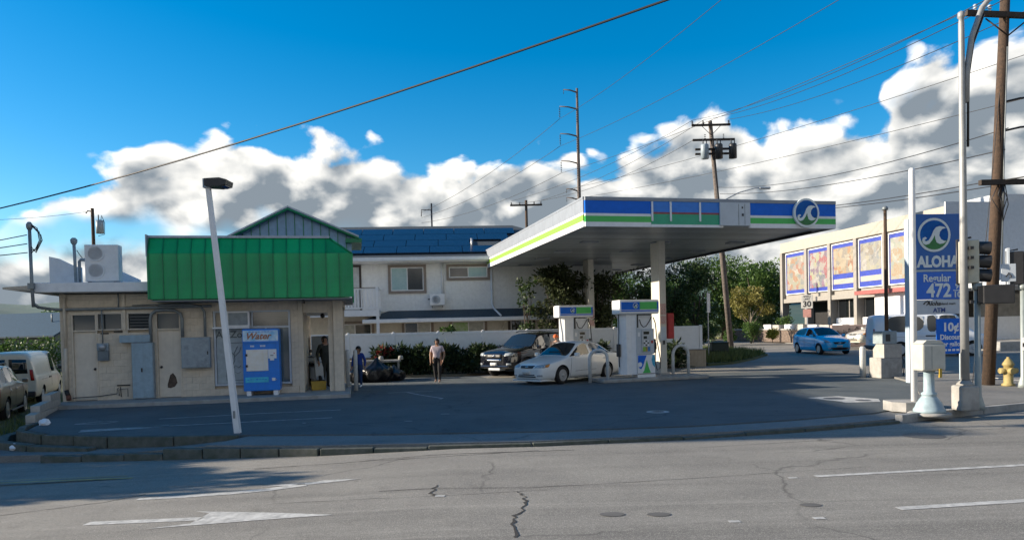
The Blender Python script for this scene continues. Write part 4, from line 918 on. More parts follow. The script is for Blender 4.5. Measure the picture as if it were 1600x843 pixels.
# mural panels
def mural_mat(name, seed, cols, k=3.2):
    m = bpy.data.materials.new(name); m.use_nodes = True; nt = m.node_tree; N = nt.nodes; L = nt.links; b = N['Principled BSDF']; b.inputs['Roughness'].default_value = .6
    t = N.new('ShaderNodeTexCoord'); mp = N.new('ShaderNodeMapping'); L.new(t.outputs['Object'], mp.inputs[0]); mp.inputs['Location'].default_value = (seed*3.7, 0, seed*1.3)
    n = N.new('ShaderNodeTexNoise'); L.new(mp.outputs[0], n.inputs['Vector']); n.inputs['Scale'].default_value = 1.6; n.inputs['Detail'].default_value = 3
    a = N.new('ShaderNodeMix'); a.data_type = 'VECTOR'; a.inputs[0].default_value = .5; L.new(mp.outputs[0], a.inputs[4]); L.new(n.outputs[1], a.inputs[5])
    v = N.new('ShaderNodeTexVoronoi'); L.new(a.outputs[1], v.inputs['Vector']); v.inputs['Scale'].default_value = k; v.inputs['Randomness'].default_value = 1
    sx = N.new('ShaderNodeSeparateColor'); L.new(v.outputs['Color'], sx.inputs[0])
    cr = N.new('ShaderNodeValToRGB'); L.new(sx.outputs[0], cr.inputs[0]); e = cr.color_ramp; e.interpolation = 'CONSTANT'
    while len(e.elements) > 1: e.elements.remove(e.elements[-1])
    for i, c in enumerate(cols):
        q = e.elements[0] if i == 0 else e.elements.new(i/len(cols)); q.position = i/len(cols); q.color = (*c, 1)
    n2 = N.new('ShaderNodeTexNoise'); L.new(mp.outputs[0], n2.inputs['Vector']); n2.inputs['Scale'].default_value = 9; n2.inputs['Detail'].default_value = 5
    r = N.new('ShaderNodeMapRange'); L.new(n2.outputs[0], r.inputs[0]); r.inputs[1].default_value = .45; r.inputs[2].default_value = .62; r.inputs[4].default_value = .6
    x = N.new('ShaderNodeMix'); x.data_type = 'RGBA'; L.new(r.outputs[0], x.inputs[0]); L.new(cr.outputs[0], x.inputs[6]); x.inputs[7].default_value = (*cols[0], 1)
    L.new(x.outputs[2], b.inputs['Base Color']); return m
pal = [[(.244, .230, .181), (.271, .155, .092), (.277, .241, .188), (.175, .184, .175), (.260, .122, .086), (.343, .320, .280), (.236, .245, .182), (.266, .221, .204)],
       [(.212, .208, .199), (.194, .114, .167), (.293, .284, .258), (.137, .146, .164), (.254, .080, .084), (.281, .281, .173), (.147, .103, .139), (.268, .232, .205)],
       [(.272, .232, .165), (.283, .167, .091), (.256, .131, .082), (.333, .297, .234), (.203, .185, .159), (.277, .210, .111), (.309, .256, .184)],
       [(.250, .241, .214), (.282, .264, .202), (.200, .200, .191), (.318, .301, .274), (.198, .171, .135), (.257, .248, .186), (.182, .200, .209)],
       [(.277, .277, .223), (.273, .238, .166), (.220, .246, .211), (.335, .326, .290), (.273, .202, .130), (.264, .256, .229)],
       [(.273, .256, .220), (.240, .257, .266), (.318, .283, .220), (.198, .162, .144)]]
m_mblue = mat('mural_blue', (.035, .06, .36), .5)
for i, (x0, x1, capt) in enumerate(((.72, 3.72, 0), (4.25, 7.03, 0), (7.56, 10.32, 1), (10.9, 13.5, 1), (14.2, 16.75, 0), (17.3, 19.0, 0))):
    p = U('mural_panel', m_mblue, x0+.05, x1-.05, .10, .219, 4.36, 7.72)
    zb = 4.66 if not capt else 5.5
    U('mural_picture', mural_mat('mural_%d' % i, i+1, pal[i], 5.0 if i != 3 else 6.0), x0+.14, x1-.14, .08, .099, zb, 7.45, p)
    if capt:
        U('caption_strip', m_mwall, x0+.14, x1-.14, .08, .099, 4.74, 5.12, p)
        text('DIAMOND HEAD' if capt == 1 and i == 2 else 'WORLD OF MUSIC', .2, m_mpier, p, ((x0+x1)/2, .078, 4.93-.9), name='lettering') if False else None
    for a in ((x0-.03, x0+.04, 4.3, 7.8), (x1-.04, x1+.03, 4.3, 7.8), (x0+.041, x1-.041, 4.3, 4.359), (x0+.041, x1-.041, 7.721, 7.8)): U('panel_frame', m_white, a[0], a[1], .04, .22, a[2], a[3], p)
# street front of that building: blue posts and shop band facing the main road
for k in range(5): U('blue_post', mat('post_blue', (.02, .07, .34), .5), LEN+3.6, LEN+3.85, 3.2+k*4.6, 3.45+k*4.6, .9, 3.9)
U('awning', m_mshade, LEN+.121, LEN+4.0, 1.0, 32, 3.75, 4.05)
for k in range(6): g = U('shop_window', mat('shop_blind', (.30, .28, .24), .5, var=.2, scale=2), LEN+.0, LEN+.16, 2.0+k*4.6, 6.0+k*4.6, 2.0, 3.4)
U('shop_plinth', m_white, LEN+.121, LEN+.3, .5, 32, .6, 2.0)
U('base', m_concrete, -.5, LEN+4.4, -.3, 34, .1, .6)

# retaining wall, planters, pipe at the foot of the mural building
t = thing('planter_wall', 'low stone planter wall with pale blocks along the mural building', 'wall', (20.9, 62, .6), rad(-80))
B('wall', mat('brown_stone', (.20, .15, .12), .9, var=.3, scale=6, bump=.5), t, -6, 8.0, 0, .4, -.2, .75); B('coping', m_concrete, t, -6, 8.0, -.06, .46, .751, .86)
for k in range(9):
    x = -1+k*1.6
    if x > 11: continue
    B('cap_block', m_white if k % 2 else m_cmu, t, x, x+1.15, -.04+R0.uniform(-.1, .1), .5, .861, 1.12+R0.uniform(-.08, .1))
t = thing('graffiti_wall', 'short pink concrete wall with black graffiti beside the parked cars', 'wall', (22.2, 48.2, .35), rad(-8))
B('wall', mat('pink_concrete', (.42, .32, .28), .8, var=.1, dirt=.2), t, -1.2, 2.6, 0, .35, -.1, 1.35, .05)
g = MB(); rg = random.Random(3)
for k in range(9):
    x = -.9+k*.14; g.tube([(x+rg.uniform(-.1, .1), -.006, .75+rg.uniform(-.1, .3)), (x+rg.uniform(0, .25), -.006, .95+rg.uniform(-.3, .3)), (x+rg.uniform(0, .3), -.006, .8+rg.uniform(-.3, .3))], .03, 4)
g.build('graffiti', m_dark, t)

# ------------------------------------------------------------------ price sign
sg = thing('price_sign', 'tall blue price sign with white wave emblem and pump price', 'sign', (12.32, 22.7, 0), rad(3))
m_post = mat('sign_post', (.42, .52, .60), .45, var=.05, dirt=.2)
B('post', m_post, sg, -.12, .09, -.10, .12, 0, 5.02, .01); B('post', m_post, sg, 1.60, 1.78, -.10, .12, 0, 5.02, .01)
pn = B('logo_panel', mat('sign_blue', (.008, .12, .42), .35, var=.04), sg, .11, 1.58, -.08, .1, 3.47, 5.16, .01)
emblem(pn, .70, 4.52, .52, -.082, .02); text('ALOHA', .46, m_emwhite, pn, (.82, -.09, 3.69), name='lettering', bold=.022, sx=.84)
pr = B('price_panel', mat('sign_blue2', (.008, .14, .64), .3, var=.04), sg, .11, 1.58, -.08, .1, 2.55, 3.39, .01)
text('Regular', .32, m_emwhite, pr, (.78, -.09, 3.19), name='lettering', bold=.006, sx=.9); text('472', .58, m_emwhite, pr, (.84, -.09, 2.80), name='lettering', bold=.014, sx=.9)
text('9', .24, m_emwhite, pr, (1.42, -.09, 2.94), name='lettering', bold=.008); text('10', .24, m_emwhite, pr, (1.42, -.09, 2.68), name='lettering', bold=.008); B('fraction_bar', m_emwhite, pr, 1.3, 1.54, -.088, -.081, 2.80, 2.825)
B('frame_rail', m_post, sg, .1, 1.59, -.06, .1, 3.40, 3.46)
lp = B('mart_panel', m_signgrey, sg, .11, 1.58, -.08, .1, 2.09, 2.54, .01); text('Aloha', .19, m_dark, lp, (.66, -.086, 2.42), name='lettering', shear=.3, bold=.004); text('island mart', .11, m_dark, lp, (1.12, -.086, 2.41), name='lettering'); text('ATM', .19, mat('atm_blue', (.02, .06, .25), .4), lp, (.85, -.086, 2.21), name='lettering', bold=.004)
MB().tube([(.35, -.087, 2.40), (.40, -.087, 2.46), (.48, -.087, 2.50), (.53, -.087, 2.44)], .02, 4).build('mark', m_dark, lp)
t = thing('discount_banner', 'blue discount banner tied between the price sign posts', 'banner', (12.95, 22.45, 0), rad(3))
B('cloth', m_blue, t, 0, .95, -.01, .01, .88, 1.95)
text('10¢', .36, m_white, t, (.44, -.014, 1.68), name='lettering', bold=.012); text('Discount', .22, m_white, t, (.47, -.014, 1.38), name='lettering', bold=.006, sx=.9); text('per gallon', .2, m_white, t, (.47, -.014, 1.17), name='lettering', bold=.004, sx=.9); [B('print_mark', m_white, t, .1+k*.13, .19+k*.13, -.014, -.0105, .96, 1.02) for k in range(6)]
for x in (.03, .92): MB().tube([(x, 0, 1.95), (x, .12, 2.1)], .006, 4).build('tie', m_white, t)
# slim white pole on concrete pad
t = thing('white_pole', 'slim white steel pole on a low concrete pad before the price sign', 'pole', (8.6, 15.75, 0))
MB().lathe([(.066, .2), (.062, 5.1), (.05, 5.16), (.001, 5.17)], (0, 0, 0), 12).build('shaft', m_white, t)
MB().prism([(-.5, .35), (-.36, .45), (.3, .42), (.52, .2), (.46, -.22), (.1, -.36), (-.34, -.3), (-.52, -.05)], 0, .2, 'z').build('pad', m_concrete, t)
# cast pedestal with call box
t = thing('call_box', 'pale signal control box on a bell-footed pedestal at the kerb', 'control box', (8.48, 14.98, .05))
MB().lathe([(.30, 0), (.30, .06), (.27, .10), (.24, .18), (.16, .30), (.13, .34), (.15, .36), (.15, .39), (.105, .42), (.10, .80), (.12, .84)], (0, 0, 0), 18).build('pedestal', mat('pedestal_blue', (.33, .43, .47), .5, var=.1, dirt=.3, dscale=4), t)
bx = B('box', mat('box_cream', (.50, .49, .43), .5, var=.05, dirt=.2), t, -.24, .24, -.20, .2, .85, 1.40, .04)
MB().prism([(-.22, 1.40), (.22, 1.40), (.14, 1.47), (-.14, 1.47)], -.18, .18).build('hood', MATS['box_cream'], bx); B('door_seam', m_pipe, bx, -.05, -.042, -.204, -.199, .9, 1.36); B('padlock', m_yellow, bx, .08, .13, -.24, -.201, .72, .9)
tag(MB().lathe([(.42, 0), (.40, .05), (.3, .055)], (0, 0, 0), 9).build('pedestal_pad', m_concrete, None, (8.48, 14.98, .0)), 'rough concrete pad under the bell-footed pedestal', 'pad')
# street lamp with curved arm
t = thing('street_lamp', 'tall grey street lamp with curved arm on a concrete base by the signal', 'street lamp', (9.32, 15.15, .05))
B('base', m_concrete, t, -.19, .19, -.19, .19, 0, .52, .04); MB().lathe([(.17, .52), (.15, .56), (.09, .62)], (0, 0, 0), 12).build('base_cover', m_concrete, t)
MB().lathe([(.085, .6), (.07, 4), (.055, 7.9), (.045, 8.0), (.07, 8.02), (.065, 8.12), (.001, 8.16)], (0, 0, 0), 14).build('shaft', mat('lamp_grey', (.34, .345, .34), .5, metal=.2, var=.08, streak=.2), t)
MB().tube([(.09, 0, 6.3), (.11, 0, 7.0), (.2, 0, 7.6), (.42, 0, 8.2), (.8, 0, 8.65), (1.5, 0, 8.95), (2.6, 0, 9.05)], .055, 8).build('arm', MATS['lamp_grey'], t)
MB().tube([(.11, 0, 5.4), (.13, 0, 6.8), (.24, 0, 7.5), (.46, 0, 8.08)], .025, 6).build('arm_cable', m_dark, t); B('luminaire', m_steel, t, 2.5, 3.2, -.15, .15, 8.95, 9.12, .04)
for z in (2.9, 3.1, 3.3, 2.2): B('clamp', m_dark, t, .06, .13, -.13, -.05, z, z+.06)
# traffic signals
def signal(name, label, loc, rz, mirror=False, hp=.0, full=True):
    t = thing(name, label, 'traffic light', loc, rz, 'traffic signals at the corner')
    m_sp = mat('signal_pole', (.33, .37, .36), .5, var=.08, dirt=.2, metal=.2); m_hd = mat('signal_cream', (.50, .48, .38), .5, var=.05, dirt=.2)
    MB().lathe([(.13, 0), (.12, .1), (.065, .3), (.06, 2.5+hp)], (0, 0, 0), 12).build('pole', m_sp, t)
    hd = B('housing', m_hd if full else m_dark, t, -.30, .02, -.12, .16, 2.62+hp, 3.50+hp, .02)
    for k in range(3):
        zc = 2.78+hp+k*.28
        v = MB(); 
        ring = []
        v.cyl((.021, 0, zc), (.24, 0, zc-.02), .13, .135, 14, cap=False); o = v.build('visor', m_dark, hd)
        MB().lathe([(.11, .022), (.11, .03)], (0, 0, zc), 14, 'x').build('lens', m_dark if k else mat('green_lens', (.01, .25, .12), .3, emit=(.02, .9, .45), estr=1.2 if not full else .0), hd)
    MB().tube([(-.32, 0, 2.6+hp), (-.36, 0, 2.62+hp), (-.36, 0, 3.52+hp), (-.1, 0, 3.56+hp)], .022, 6).build('bracket', m_dark, t)
    MB().lathe([(.1, 2.48+hp), (.1, 2.62+hp)], (0, 0, 0), 10).build('collar', m_sp, t)
    return t
s1 = signal('traffic_signal', 'traffic signal with cream housing beside the curved street lamp', (9.62, 15.2, .05), rad(-18))
B('sign_plate', m_signgrey, s1, .42, .68, -.05, -.02, 2.62, 2.98, .006); MB().tube([(.50, -.056, 2.72), (.55, -.056, 2.80), (.60, -.056, 2.72), (.56, -.056, 2.70)], .014, 4).build('mark', m_dark, s1)
B('walk_signal', m_dark, s1, .06, .62, -.2, .16, 2.18, 2.56, .02); B('walk_visor', m_black, s1, -.02, .059, -.18, .14, 2.2, 2.54)
s2 = signal('traffic_signal', 'dark traffic signal with green light lit beside the wood utility pole', (13.72, 19.75, .05), rad(-25), full=False, hp=.15)
B('backplate', m_signgrey, s2, -.36, -.31, -.16, .2, 2.7, 3.75); B('walk_signal', MATS['signal_pole'], s2, .1, .5, -.18, .15, 2.35, 2.7, .02); B('push_button', m_white, s2, -.06, .06, -.12, -.085, 1.0, 1.35); B('button', m_dark, s2, -.03, .03, -.13, -.121, 1.1, 1.2)
# hydrant
t = thing('fire_hydrant', 'yellow fire hydrant on the corner sidewalk behind the signal pole', 'hydrant', (13.72, 20.35, .05))
MB().lathe([(.17, 0), (.17, .05), (.12, .08), (.12, .55), (.15, .57), (.15, .61), (.12, .66), (.07, .74), (.04, .76), (.04, .8)], (0, 0, 0), 14).build('barrel', m_hyd, t)
for a in ((-.24, 0), (.24, 0)): MB().cyl((0, 0, .42), (a[0], 0, .42), .07, .08, 10).build('outlet_cap', m_hyd, t)
MB().cyl((0, 0, .42), (0, -.22, .42), .085, .09, 10).build('outlet_cap', m_hyd, t)
# utility cabinet pile at the lot edge
t = thing('service_pedestal', 'weathered beige service cabinets stacked on a stained concrete block', 'cabinet', (12.55, 24.95, 0), rad(10)); t.scale = (.85, .85, .95)
B('block', m_concrete, t, -.32, .62, -.35, .4, 0, .72, .03)
MB().prism([(-.35, .721), (-.35, 1.2), (.12, 1.2), (.38, .95), (.38, .721)], -.18, .6, 'x').build('sloped_cabinet', m_cmu, t); B('cabinet', mat('cabinet_blue', (.30, .36, .38), .5, var=.1, dirt=.3), t, -.2, .45, -.28, .3, 1.205, 1.66, .02); B('vent', m_dark, t, -.05, .15, -.29, -.281, 1.3, 1.55)
for k in range(3): MB().tube([(.5+k*.06, -.1, .7), (.7+k*.07, -.15, .85-.1*k), (.78+k*.08, -.15, .4), (.74+k*.1, -.1, 0)], .02, 6).build('loose_pipe', m_dark, t)
tag(MB().lathe([(.1, 0), (.1, 1.0), (.07, 1.06), (.001, 1.07)], (0, 0, 0), 12).build('pipe_bollard', m_hoop, None, (12.05, 25.3, 0)), 'pale bollard beside the weathered service cabinets', 'bollard', 'bollards by the service cabinets')
# sign posts
t = thing('speed_sign', 'white speed limit 30 sign on a thin post by the side street', 'sign', (18.6, 46.3, .3), rad(-28))
B('post', m_steel, t, -.03, .03, -.02, .02, 0, 3.4); pl_ = B('plate', mat('sign_white', (.62, .60, .55), .5), t, -.34, .34, -.04, -.02, 2.5, 3.35, .01); text('30', .5, m_dark, pl_, (0, -.045, 2.76), name='lettering', bold=.012); text('SPEED', .16, m_dark, pl_, (0, -.045, 3.24), name='lettering'); text('LIMIT', .16, m_dark, pl_, (0, -.045, 3.08), name='lettering')
B('lower_plate', mat('sign_pink', (.5, .26, .22), .5), t, -.24, .24, -.04, -.02, 1.95, 2.45)
t = thing('parking_sign', 'white sign seen edge-on on a post behind the fence end', 'sign', (10.15, 38, .2), rad(60))
B('post', m_steel, t, -.03, .03, -.02, .02, 0, 3.45); B('plate', MATS['sign_white'], t, -.3, .3, -.045, -.022, 2.35, 3.35, .01)
tag(MB().box(-.45, .45, -.3, .3, 0, .6, bev=.03).box(-.48, .48, -.33, .33, .6, .66, bev=.02).build('utility_box', mat('box_green', (.015, .03, .018), .5), None, (11.4, 40.5, .3)), 'dark green utility box in the grass beyond the fence end', 'utility box')

# ------------------------------------------------------------------ leaning light pole at the lot edge
t = thing('lot_light', 'white leaning square light pole with dark floodlight at the lot kerb', 'light pole', (-5.55, 14.75, 0))
base = Vector((0, 0, 0)); top = Vector((-.44, 0, 5.0))
mb = MB(); d = (top-base); 
A_ = [mb.bm.verts.new((x, y, 0)) for x, y in ((-.058, -.055), (.058, -.055), (.058, .055), (-.058, .055))]; T_ = [mb.bm.verts.new((top.x+x, y, 5.0)) for x, y in ((-.043, -.04), (.043, -.04), (.043, .04), (-.043, .04))]
mb.bm.faces.new(A_[::-1]); mb.bm.faces.new(T_)
for i in range(4): mb.bm.faces.new((A_[i], A_[(i+1) % 4], T_[(i+1) % 4], T_[i]))
mb.build('shaft', m_whitem, t); B('hand_hole', m_pipe, t, -.06, -.02, -.068, -.061, .3, .45)
h = MB().prism([(-.44, 4.92), (-.44, 5.06), (-.14, 5.07), (.0, 5.03), (-.02, 4.93), (-.2, 4.90)], -.19, .19).build('floodlight', m_dark, t); MB().prism([(-.12, 4.905), (-.03, 4.925), (-.03, 4.915), (-.12, 4.895)], -.15, .15).build('lens', m_glass, h)
B('collar', m_grey, t, -.515, -.38, -.07, .07, 4.9, 5.08)
# ------------------------------------------------------------------ vehicles
m_tyre = mat('tyre', (.014, .014, .015), .8, var=.15); m_rim = mat('alloy_rim', (.50, .51, .52), .3, metal=.8, var=.06); m_chrome = mat('chrome', (.6, .61, .63), .15, metal=1.0, var=.03)
m_arch = mat('wheel_arch', (.008, .008, .009), .9); m_trimk = mat('black_trim', (.015, .015, .017), .45); m_lamp = mat('lamp_glass', (.42, .45, .47), .08, var=.25, scale=18, spec=.9, col2=(.2, .22, .23)); m_amber = mat('amber_lens', (.6, .22, .03), .2); m_tail = mat('tail_lens', (.42, .012, .012), .15)
m_cglass = mat('car_glass', (.012, .016, .018), .03, spec=.9, var=.05); m_plate = mat('plate', (.62, .62, .60), .5, var=.1, scale=20)
m_seam = mat('panel_gap', (.02, .02, .022), .8)
def wheel_mesh(R, w, spokes, rimR, m_r):
    ty = MB().lathe([(rimR, -w/2+.02), (R-.05, -w/2), (R-.012, -w/2+.025), (R, -w*.2), (R, w*.2), (R-.012, w/2-.025), (R-.05, w/2), (rimR, w/2-.02), (rimR-.01, w/2-.085), (.02, w/2-.09)], (0, 0, 0), 28, 'y').mesh(m_tyre)
    rm = MB()
    rm.lathe([(rimR+.004, w/2-.012), (rimR-.015, w/2-.004), (rimR-.03, w/2-.03), (rimR-.03, w/2-.05), (rimR-.005, w/2-.05)], (0, 0, 0), 24, 'y')
    for k in range(spokes):
        M_ = Matrix.Rotation(2*math.pi*k/spokes, 4, 'Y')
        rm.prism([(-.042, .04), (.042, .04), (.026, rimR-.01), (-.026, rimR-.01)], w/2-.045, w/2-.008, 'y', M=M_)
    rm.lathe([(.06, w/2-.05), (.06, w/2-.002), (.03, w/2+.004)], (0, 0, 0), 14, 'y')
    rim = rm.mesh(m_r)
    return ty, rim
def car(name, label, cat, loc, heading, st, glassgroups, paint, wb, R, track, W, group=None, spokes=5, m_r=None, front_off=0.0, pitch=0.0, inset=.045):
    """st: stations (x, halfwidth, zbottom, zbelt, halftop, ztop) from nose to tail"""
    root = thing(name, label, cat, loc, heading, group)
    bm = bmesh.new(); rings = []
    for (x, w, zb, zl, wt, zt) in st:
        P = [(0, zb), (w*.86, zb), (w*.97, zb+.10), (w, zb+.5*(zl-zb)), (w*.985, zl-.05), (w*.945, zl), (wt, zt-.035), (wt*.55, zt), (0, zt+.012)]
        ring = [bm.verts.new((x, y, z)) for y, z in P]+[bm.verts.new((x, -y, z)) for y, z in P[1:-1][::-1]]
        rings.append(ring)
    n = len(rings[0]); F = {}
    cells = {}
    for i in range(len(rings)-1):
        for k in range(n):
            f = bm.faces.new((rings[i][k], rings[i][(k+1) % n], rings[i+1][(k+1) % n], rings[i+1][k])); f.smooth = True; cells[(i, k)] = f
    bm.faces.new(rings[0][::-1]).smooth = True; bm.faces.new(rings[-1]).smooth = True
    bmesh.ops.recalc_face_normals(bm, faces=bm.faces)
    cre = bm.edges.layers.float.new('crease_edge')
    for r1, r2 in zip(rings, rings[1:]):
        for k in (1, 5, n-1, n-5):
            e = bm.edges.get((r1[k], r2[k])); 
            if e: e[cre] = .35
    gm = []
    for gi, (gname, cl) in enumerate(glassgroups):
        fs = [cells[c] for c in cl]
        for f in fs: f.material_index = 2+gi
        res = bmesh.ops.inset_region(bm, faces=fs, thickness=inset, depth=-.006, use_boundary=True, use_even_offset=True)
        for f in res['faces']: f.material_index = 0
        es = {e for f in fs for e in f.edges if any(g not in fs for g in e.link_faces)}
        for e in es: e[cre] = .9
        vc = bm.verts.layers.float.get('crease_vert') or bm.verts.layers.float.new('crease_vert')
        for v in {v for e in es for v in e.verts}:
            b2_ = [e.other_vert(v).co-v.co for e in v.link_edges if e in es]
            if len(b2_) == 2 and b2_[0].length > 1e-6 and b2_[1].length > 1e-6 and b2_[0].angle(b2_[1]) < rad(140): v[vc] = .7
        gm.append(gname)
    me = bpy.data.meshes.new('tmpbody'); bm.to_mesh(me); bm.free()
    for _ in range(2+len(glassgroups)): me.materials.append(paint)
    o = bpy.data.objects.new('tmpbody', me); COL.objects.link(o)
    md = o.modifiers.new('s', 'SUBSURF'); md.levels = 2; md.render_levels = 2
    # wheel arches cut from the body
    cut = MB(); fx, rx = wb/2+front_off, -wb/2+front_off
    for x in (fx, rx):
        for s in (-1, 1): cut.cyl((x, s*(W/2-.30), R), (x, s*(W/2+.3), R), R+.055, R+.055, 28)
    cme = cut.mesh(paint)
    cme.materials.clear(); cme.materials.append(paint); cme.materials.append(m_arch)
    for p in cme.polygons: p.material_index = 1
    co = bpy.data.objects.new('tmpcut', cme); COL.objects.link(co)
    bo = o.modifiers.new('b', 'BOOLEAN'); bo.operation = 'DIFFERENCE'; bo.object = co; bo.solver = 'EXACT'
    try: bo.material_mode = 'INDEX'
    except Exception: pass
    bpy.context.view_layer.update()
    ev = bpy.data.meshes.new_from_object(o.evaluated_get(bpy.context.evaluated_depsgraph_get()))
    bpy.data.objects.remove(o); bpy.data.objects.remove(co)
    bb = bmesh.new(); bb.from_mesh(ev); bvh = BVHTree.FromBMesh(bb)
    names = {0: ('body', paint), 1: ('wheel_arch', m_arch)}
    for i, g in enumerate(gm): names[2+i] = (g, m_cglass)
    for mi, (nm, mm) in names.items():
        b2 = bb.copy(); dele = [f for f in b2.faces if f.material_index != mi]
        bmesh.ops.delete(b2, geom=dele, context='FACES')
        if not b2.faces: b2.free(); continue
        for f in b2.faces: f.material_index = 0; f.smooth = (mi != 1)
        if mi == 1:
            for sx in (1, -1):
                for sy in (1, -1):
                    b3 = b2.copy(); bmesh.ops.delete(b3, geom=[f for f in b3.faces if (f.calc_center_median().x-front_off)*sx < 0 or f.calc_center_median().y*sy < 0], context='FACES')
                    m2 = bpy.data.meshes.new(nm); b3.to_mesh(m2); b3.free(); m2.materials.append(mm); link(nm, m2, root)
            b2.free(); continue
        m2 = bpy.data.meshes.new(nm); b2.to_mesh(m2); b2.free(); m2.materials.append(mm)
        link(nm, m2, root)
    bb.free()
    ty, rim = wheel_mesh(R, .21, spokes, R*.66, m_r or m_rim)
    for x in (fx, rx):
        for s in (1, -1):
            w = link('wheel', ty, root, (x, s*track/2, R), 0 if s > 0 else math.pi); link('rim', rim, w)
    root['_'] = 0; del root['_']
    return root, bvh
def patch(root, bvh, c, d, name, m, n=5, k=4, off=.007, parent=None, shrink=None):
    """surface-hugging panel: corners c (4 points) thrown along d on to the body"""
    d = Vector(d).normalized(); c = [Vector(p) for p in c]; bm = bmesh.new(); G = []
    for j in range(k+1):
        row = []
        for i in range(n+1):
            u, v = i/n, j/k
            p = (c[0]*(1-u)+c[1]*u)*(1-v)+(c[3]*(1-u)+c[2]*u)*v
            h = bvh.ray_cast(p-d*2.0, d)
            q = h[0]-d*off if h[0] is not None else p
            row.append(bm.verts.new(q))
        G.append(row)
    back = [[bm.verts.new(v.co+d*(off+.012)) for v in row] for row in G]
    for j in range(k):
        for i in range(n):
            f = bm.faces.new((G[j][i], G[j][i+1], G[j+1][i+1], G[j+1][i])); f.smooth = True
    per = [(0, i) for i in range(n)]+[(j, n) for j in range(k)]+[(k, i) for i in range(n, 0, -1)]+[(j, 0) for j in range(k, 0, -1)]
    for a, b in zip(per, per[1:]+per[:1]): bm.faces.new((G[a[0]][a[1]], G[b[0]][b[1]], back[b[0]][b[1]], back[a[0]][a[1]]))
    bmesh.ops.recalc_face_normals(bm, faces=bm.faces)
    me = bpy.data.meshes.new(name); bm.to_mesh(me); bm.free(); me.materials.append(m)
    return link(name, me, parent or root)
def seam(root, bvh, pts, side, name='panel_gap', w=.012, m=None):
    """thin line on the car side through (x,z) points"""
    P = []
    for (x0, z0), (x1, z1) in zip(pts, pts[1:]):
        for i in range(5): P.append((x0+(x1-x0)*i/5, z0+(z1-z0)*i/5))
    P.append(pts[-1]); Q = []
    for x, z in P:
        h = bvh.ray_cast(Vector((x, side*3, z)), Vector((0, -side, 0)))
        if h[0] is not None: Q.append(h[0]+Vector((0, side*.001, 0)))
    if len(Q) > 1: return MB().tube(Q, w/2, 4).build(name, m or m_seam, root)
def mirror(root, x, y, z, paint, s):
    mb = MB().box(x-.06, x+.08, s*y-.0, s*y+s*.17, z-.06, z+.07, bev=.03) if s > 0 else MB().box(x-.06, x+.08, s*y+s*.17, s*y, z-.06, z+.07, bev=.03)
    o = mb.build('mirror', paint, root); return o
GR9 = 16
def sides(i, k): return [(i, k)], [(i, GR9-1-k)]
def glass_std(cowl, wtop, b, rt, rb, van=False):
    """station indices: cowl, windshield top, b pillar, rear roof, rear glass base"""
    L_ = lambda ids: [(i, 5) for i in ids]; R_ = lambda ids: [(i, 10) for i in ids]
    g = [('windshield', [(i, k) for i in range(cowl, wtop) for k in (6, 7, 8, 9)])]
    fr = list(range(cowl, b)); re = list(range(b, rb))
    g += [('side_window', L_(fr)), ('side_window', R_(fr)), ('side_window', L_(re)), ('side_window', R_(re))]
    if not van: g.append(('rear_window', [(i, k) for i in range(rt, rb) for k in (6, 7, 8, 9)]))
    return g
# ---- white sedan
pw_ = mat('pearl_white', (.74, .75, .74), .25, var=.02, coat=.6)
st = [(2.27, .52, .27, .56, .40, .60), (2.20, .68, .20, .62, .52, .66), (1.98, .79, .17, .71, .62, .76), (1.35, .845, .16, .83, .68, .89), (.92, .85, .16, .90, .74, .955),
      (.12, .85, .16, .93, .56, 1.44), (-.32, .85, .16, .945, .58, 1.475), (-.95, .85, .16, .955, .56, 1.44), (-1.62, .84, .17, .97, .66, 1.06), (-1.98, .82, .2, .97, .64, 1.03), (-2.2, .74, .25, .93, .55, .97), (-2.27, .6, .3, .85, .42, .88)]
H1 = rad(-134)
sed, bv = car('white_sedan', 'white sedan with its bonnet angled out beside the front fuel pump', 'car', (2.05, 27.05, 0), H1, st, glass_std(4, 5, 6, 7, 8), pw_, 2.60, .31, 1.48, 1.70, spokes=6)
for s in (1, -1):
    hl = patch(sed, bv, [(2.2, s*.72, .60), (2.2, s*.34, .585), (2.2, s*.40, .69), (1.9, s*.76, .75)], (-1, -.35*s, -.25), 'headlight', m_lamp, 6, 4)
    patch(sed, bv, [(2.0, s*.80, .62), (2.1, s*.74, .61), (2.1, s*.74, .69), (1.9, s*.80, .73)], (-.7, -s, -.1), 'indicator', m_amber, 3, 3, .012)
    patch(sed, bv, [(2.2, s*.66, .30), (2.2, s*.46, .30), (2.2, s*.46, .36), (2.2, s*.66, .36)], (-1, -.2*s, 0), 'fog_lamp', m_lamp, 4, 2)
    patch(sed, bv, [(-2.2, s*.74, .72), (-2.2, s*.45, .72), (-2.2, s*.45, .9), (-2.1, s*.76, .9)], (1, -.3*s, 0), 'tail_light', m_tail, 4, 3)
    for pts in ([(.88, .22), (.86, .5), (.80, .88)], [(-.30, .18), (-.30, .9)], [(-1.30, .55), (-1.25, .75), (-1.32, .92)], [(.88, .235), (-1.0, .235)], [(1.0, .42), (-1.0, .44)]): seam(sed, bv, pts, s)
    for x in (-.12, -1.05): patch(sed, bv, [(x, s*.9, .80), (x-.2, s*.9, .80), (x-.2, s*.9, .835), (x, s*.9, .835)], (0, -s, 0), 'door_handle', pw_, 3, 1, .03)
    mirror(sed, .62, .86, .99, pw_, s)
patch(sed, bv, [(2.2, -.27, .575), (2.2, .27, .575), (2.2, .33, .675), (2.2, -.33, .675)], (-1, 0, -.1), 'grille', m_trimk, 6, 3, .01); patch(sed, bv, [(2.2, -.06, .60), (2.2, .06, .60), (2.2, .06, .65), (2.2, -.06, .65)], (-1, 0, -.1), 'badge', m_chrome, 3, 2, .02)
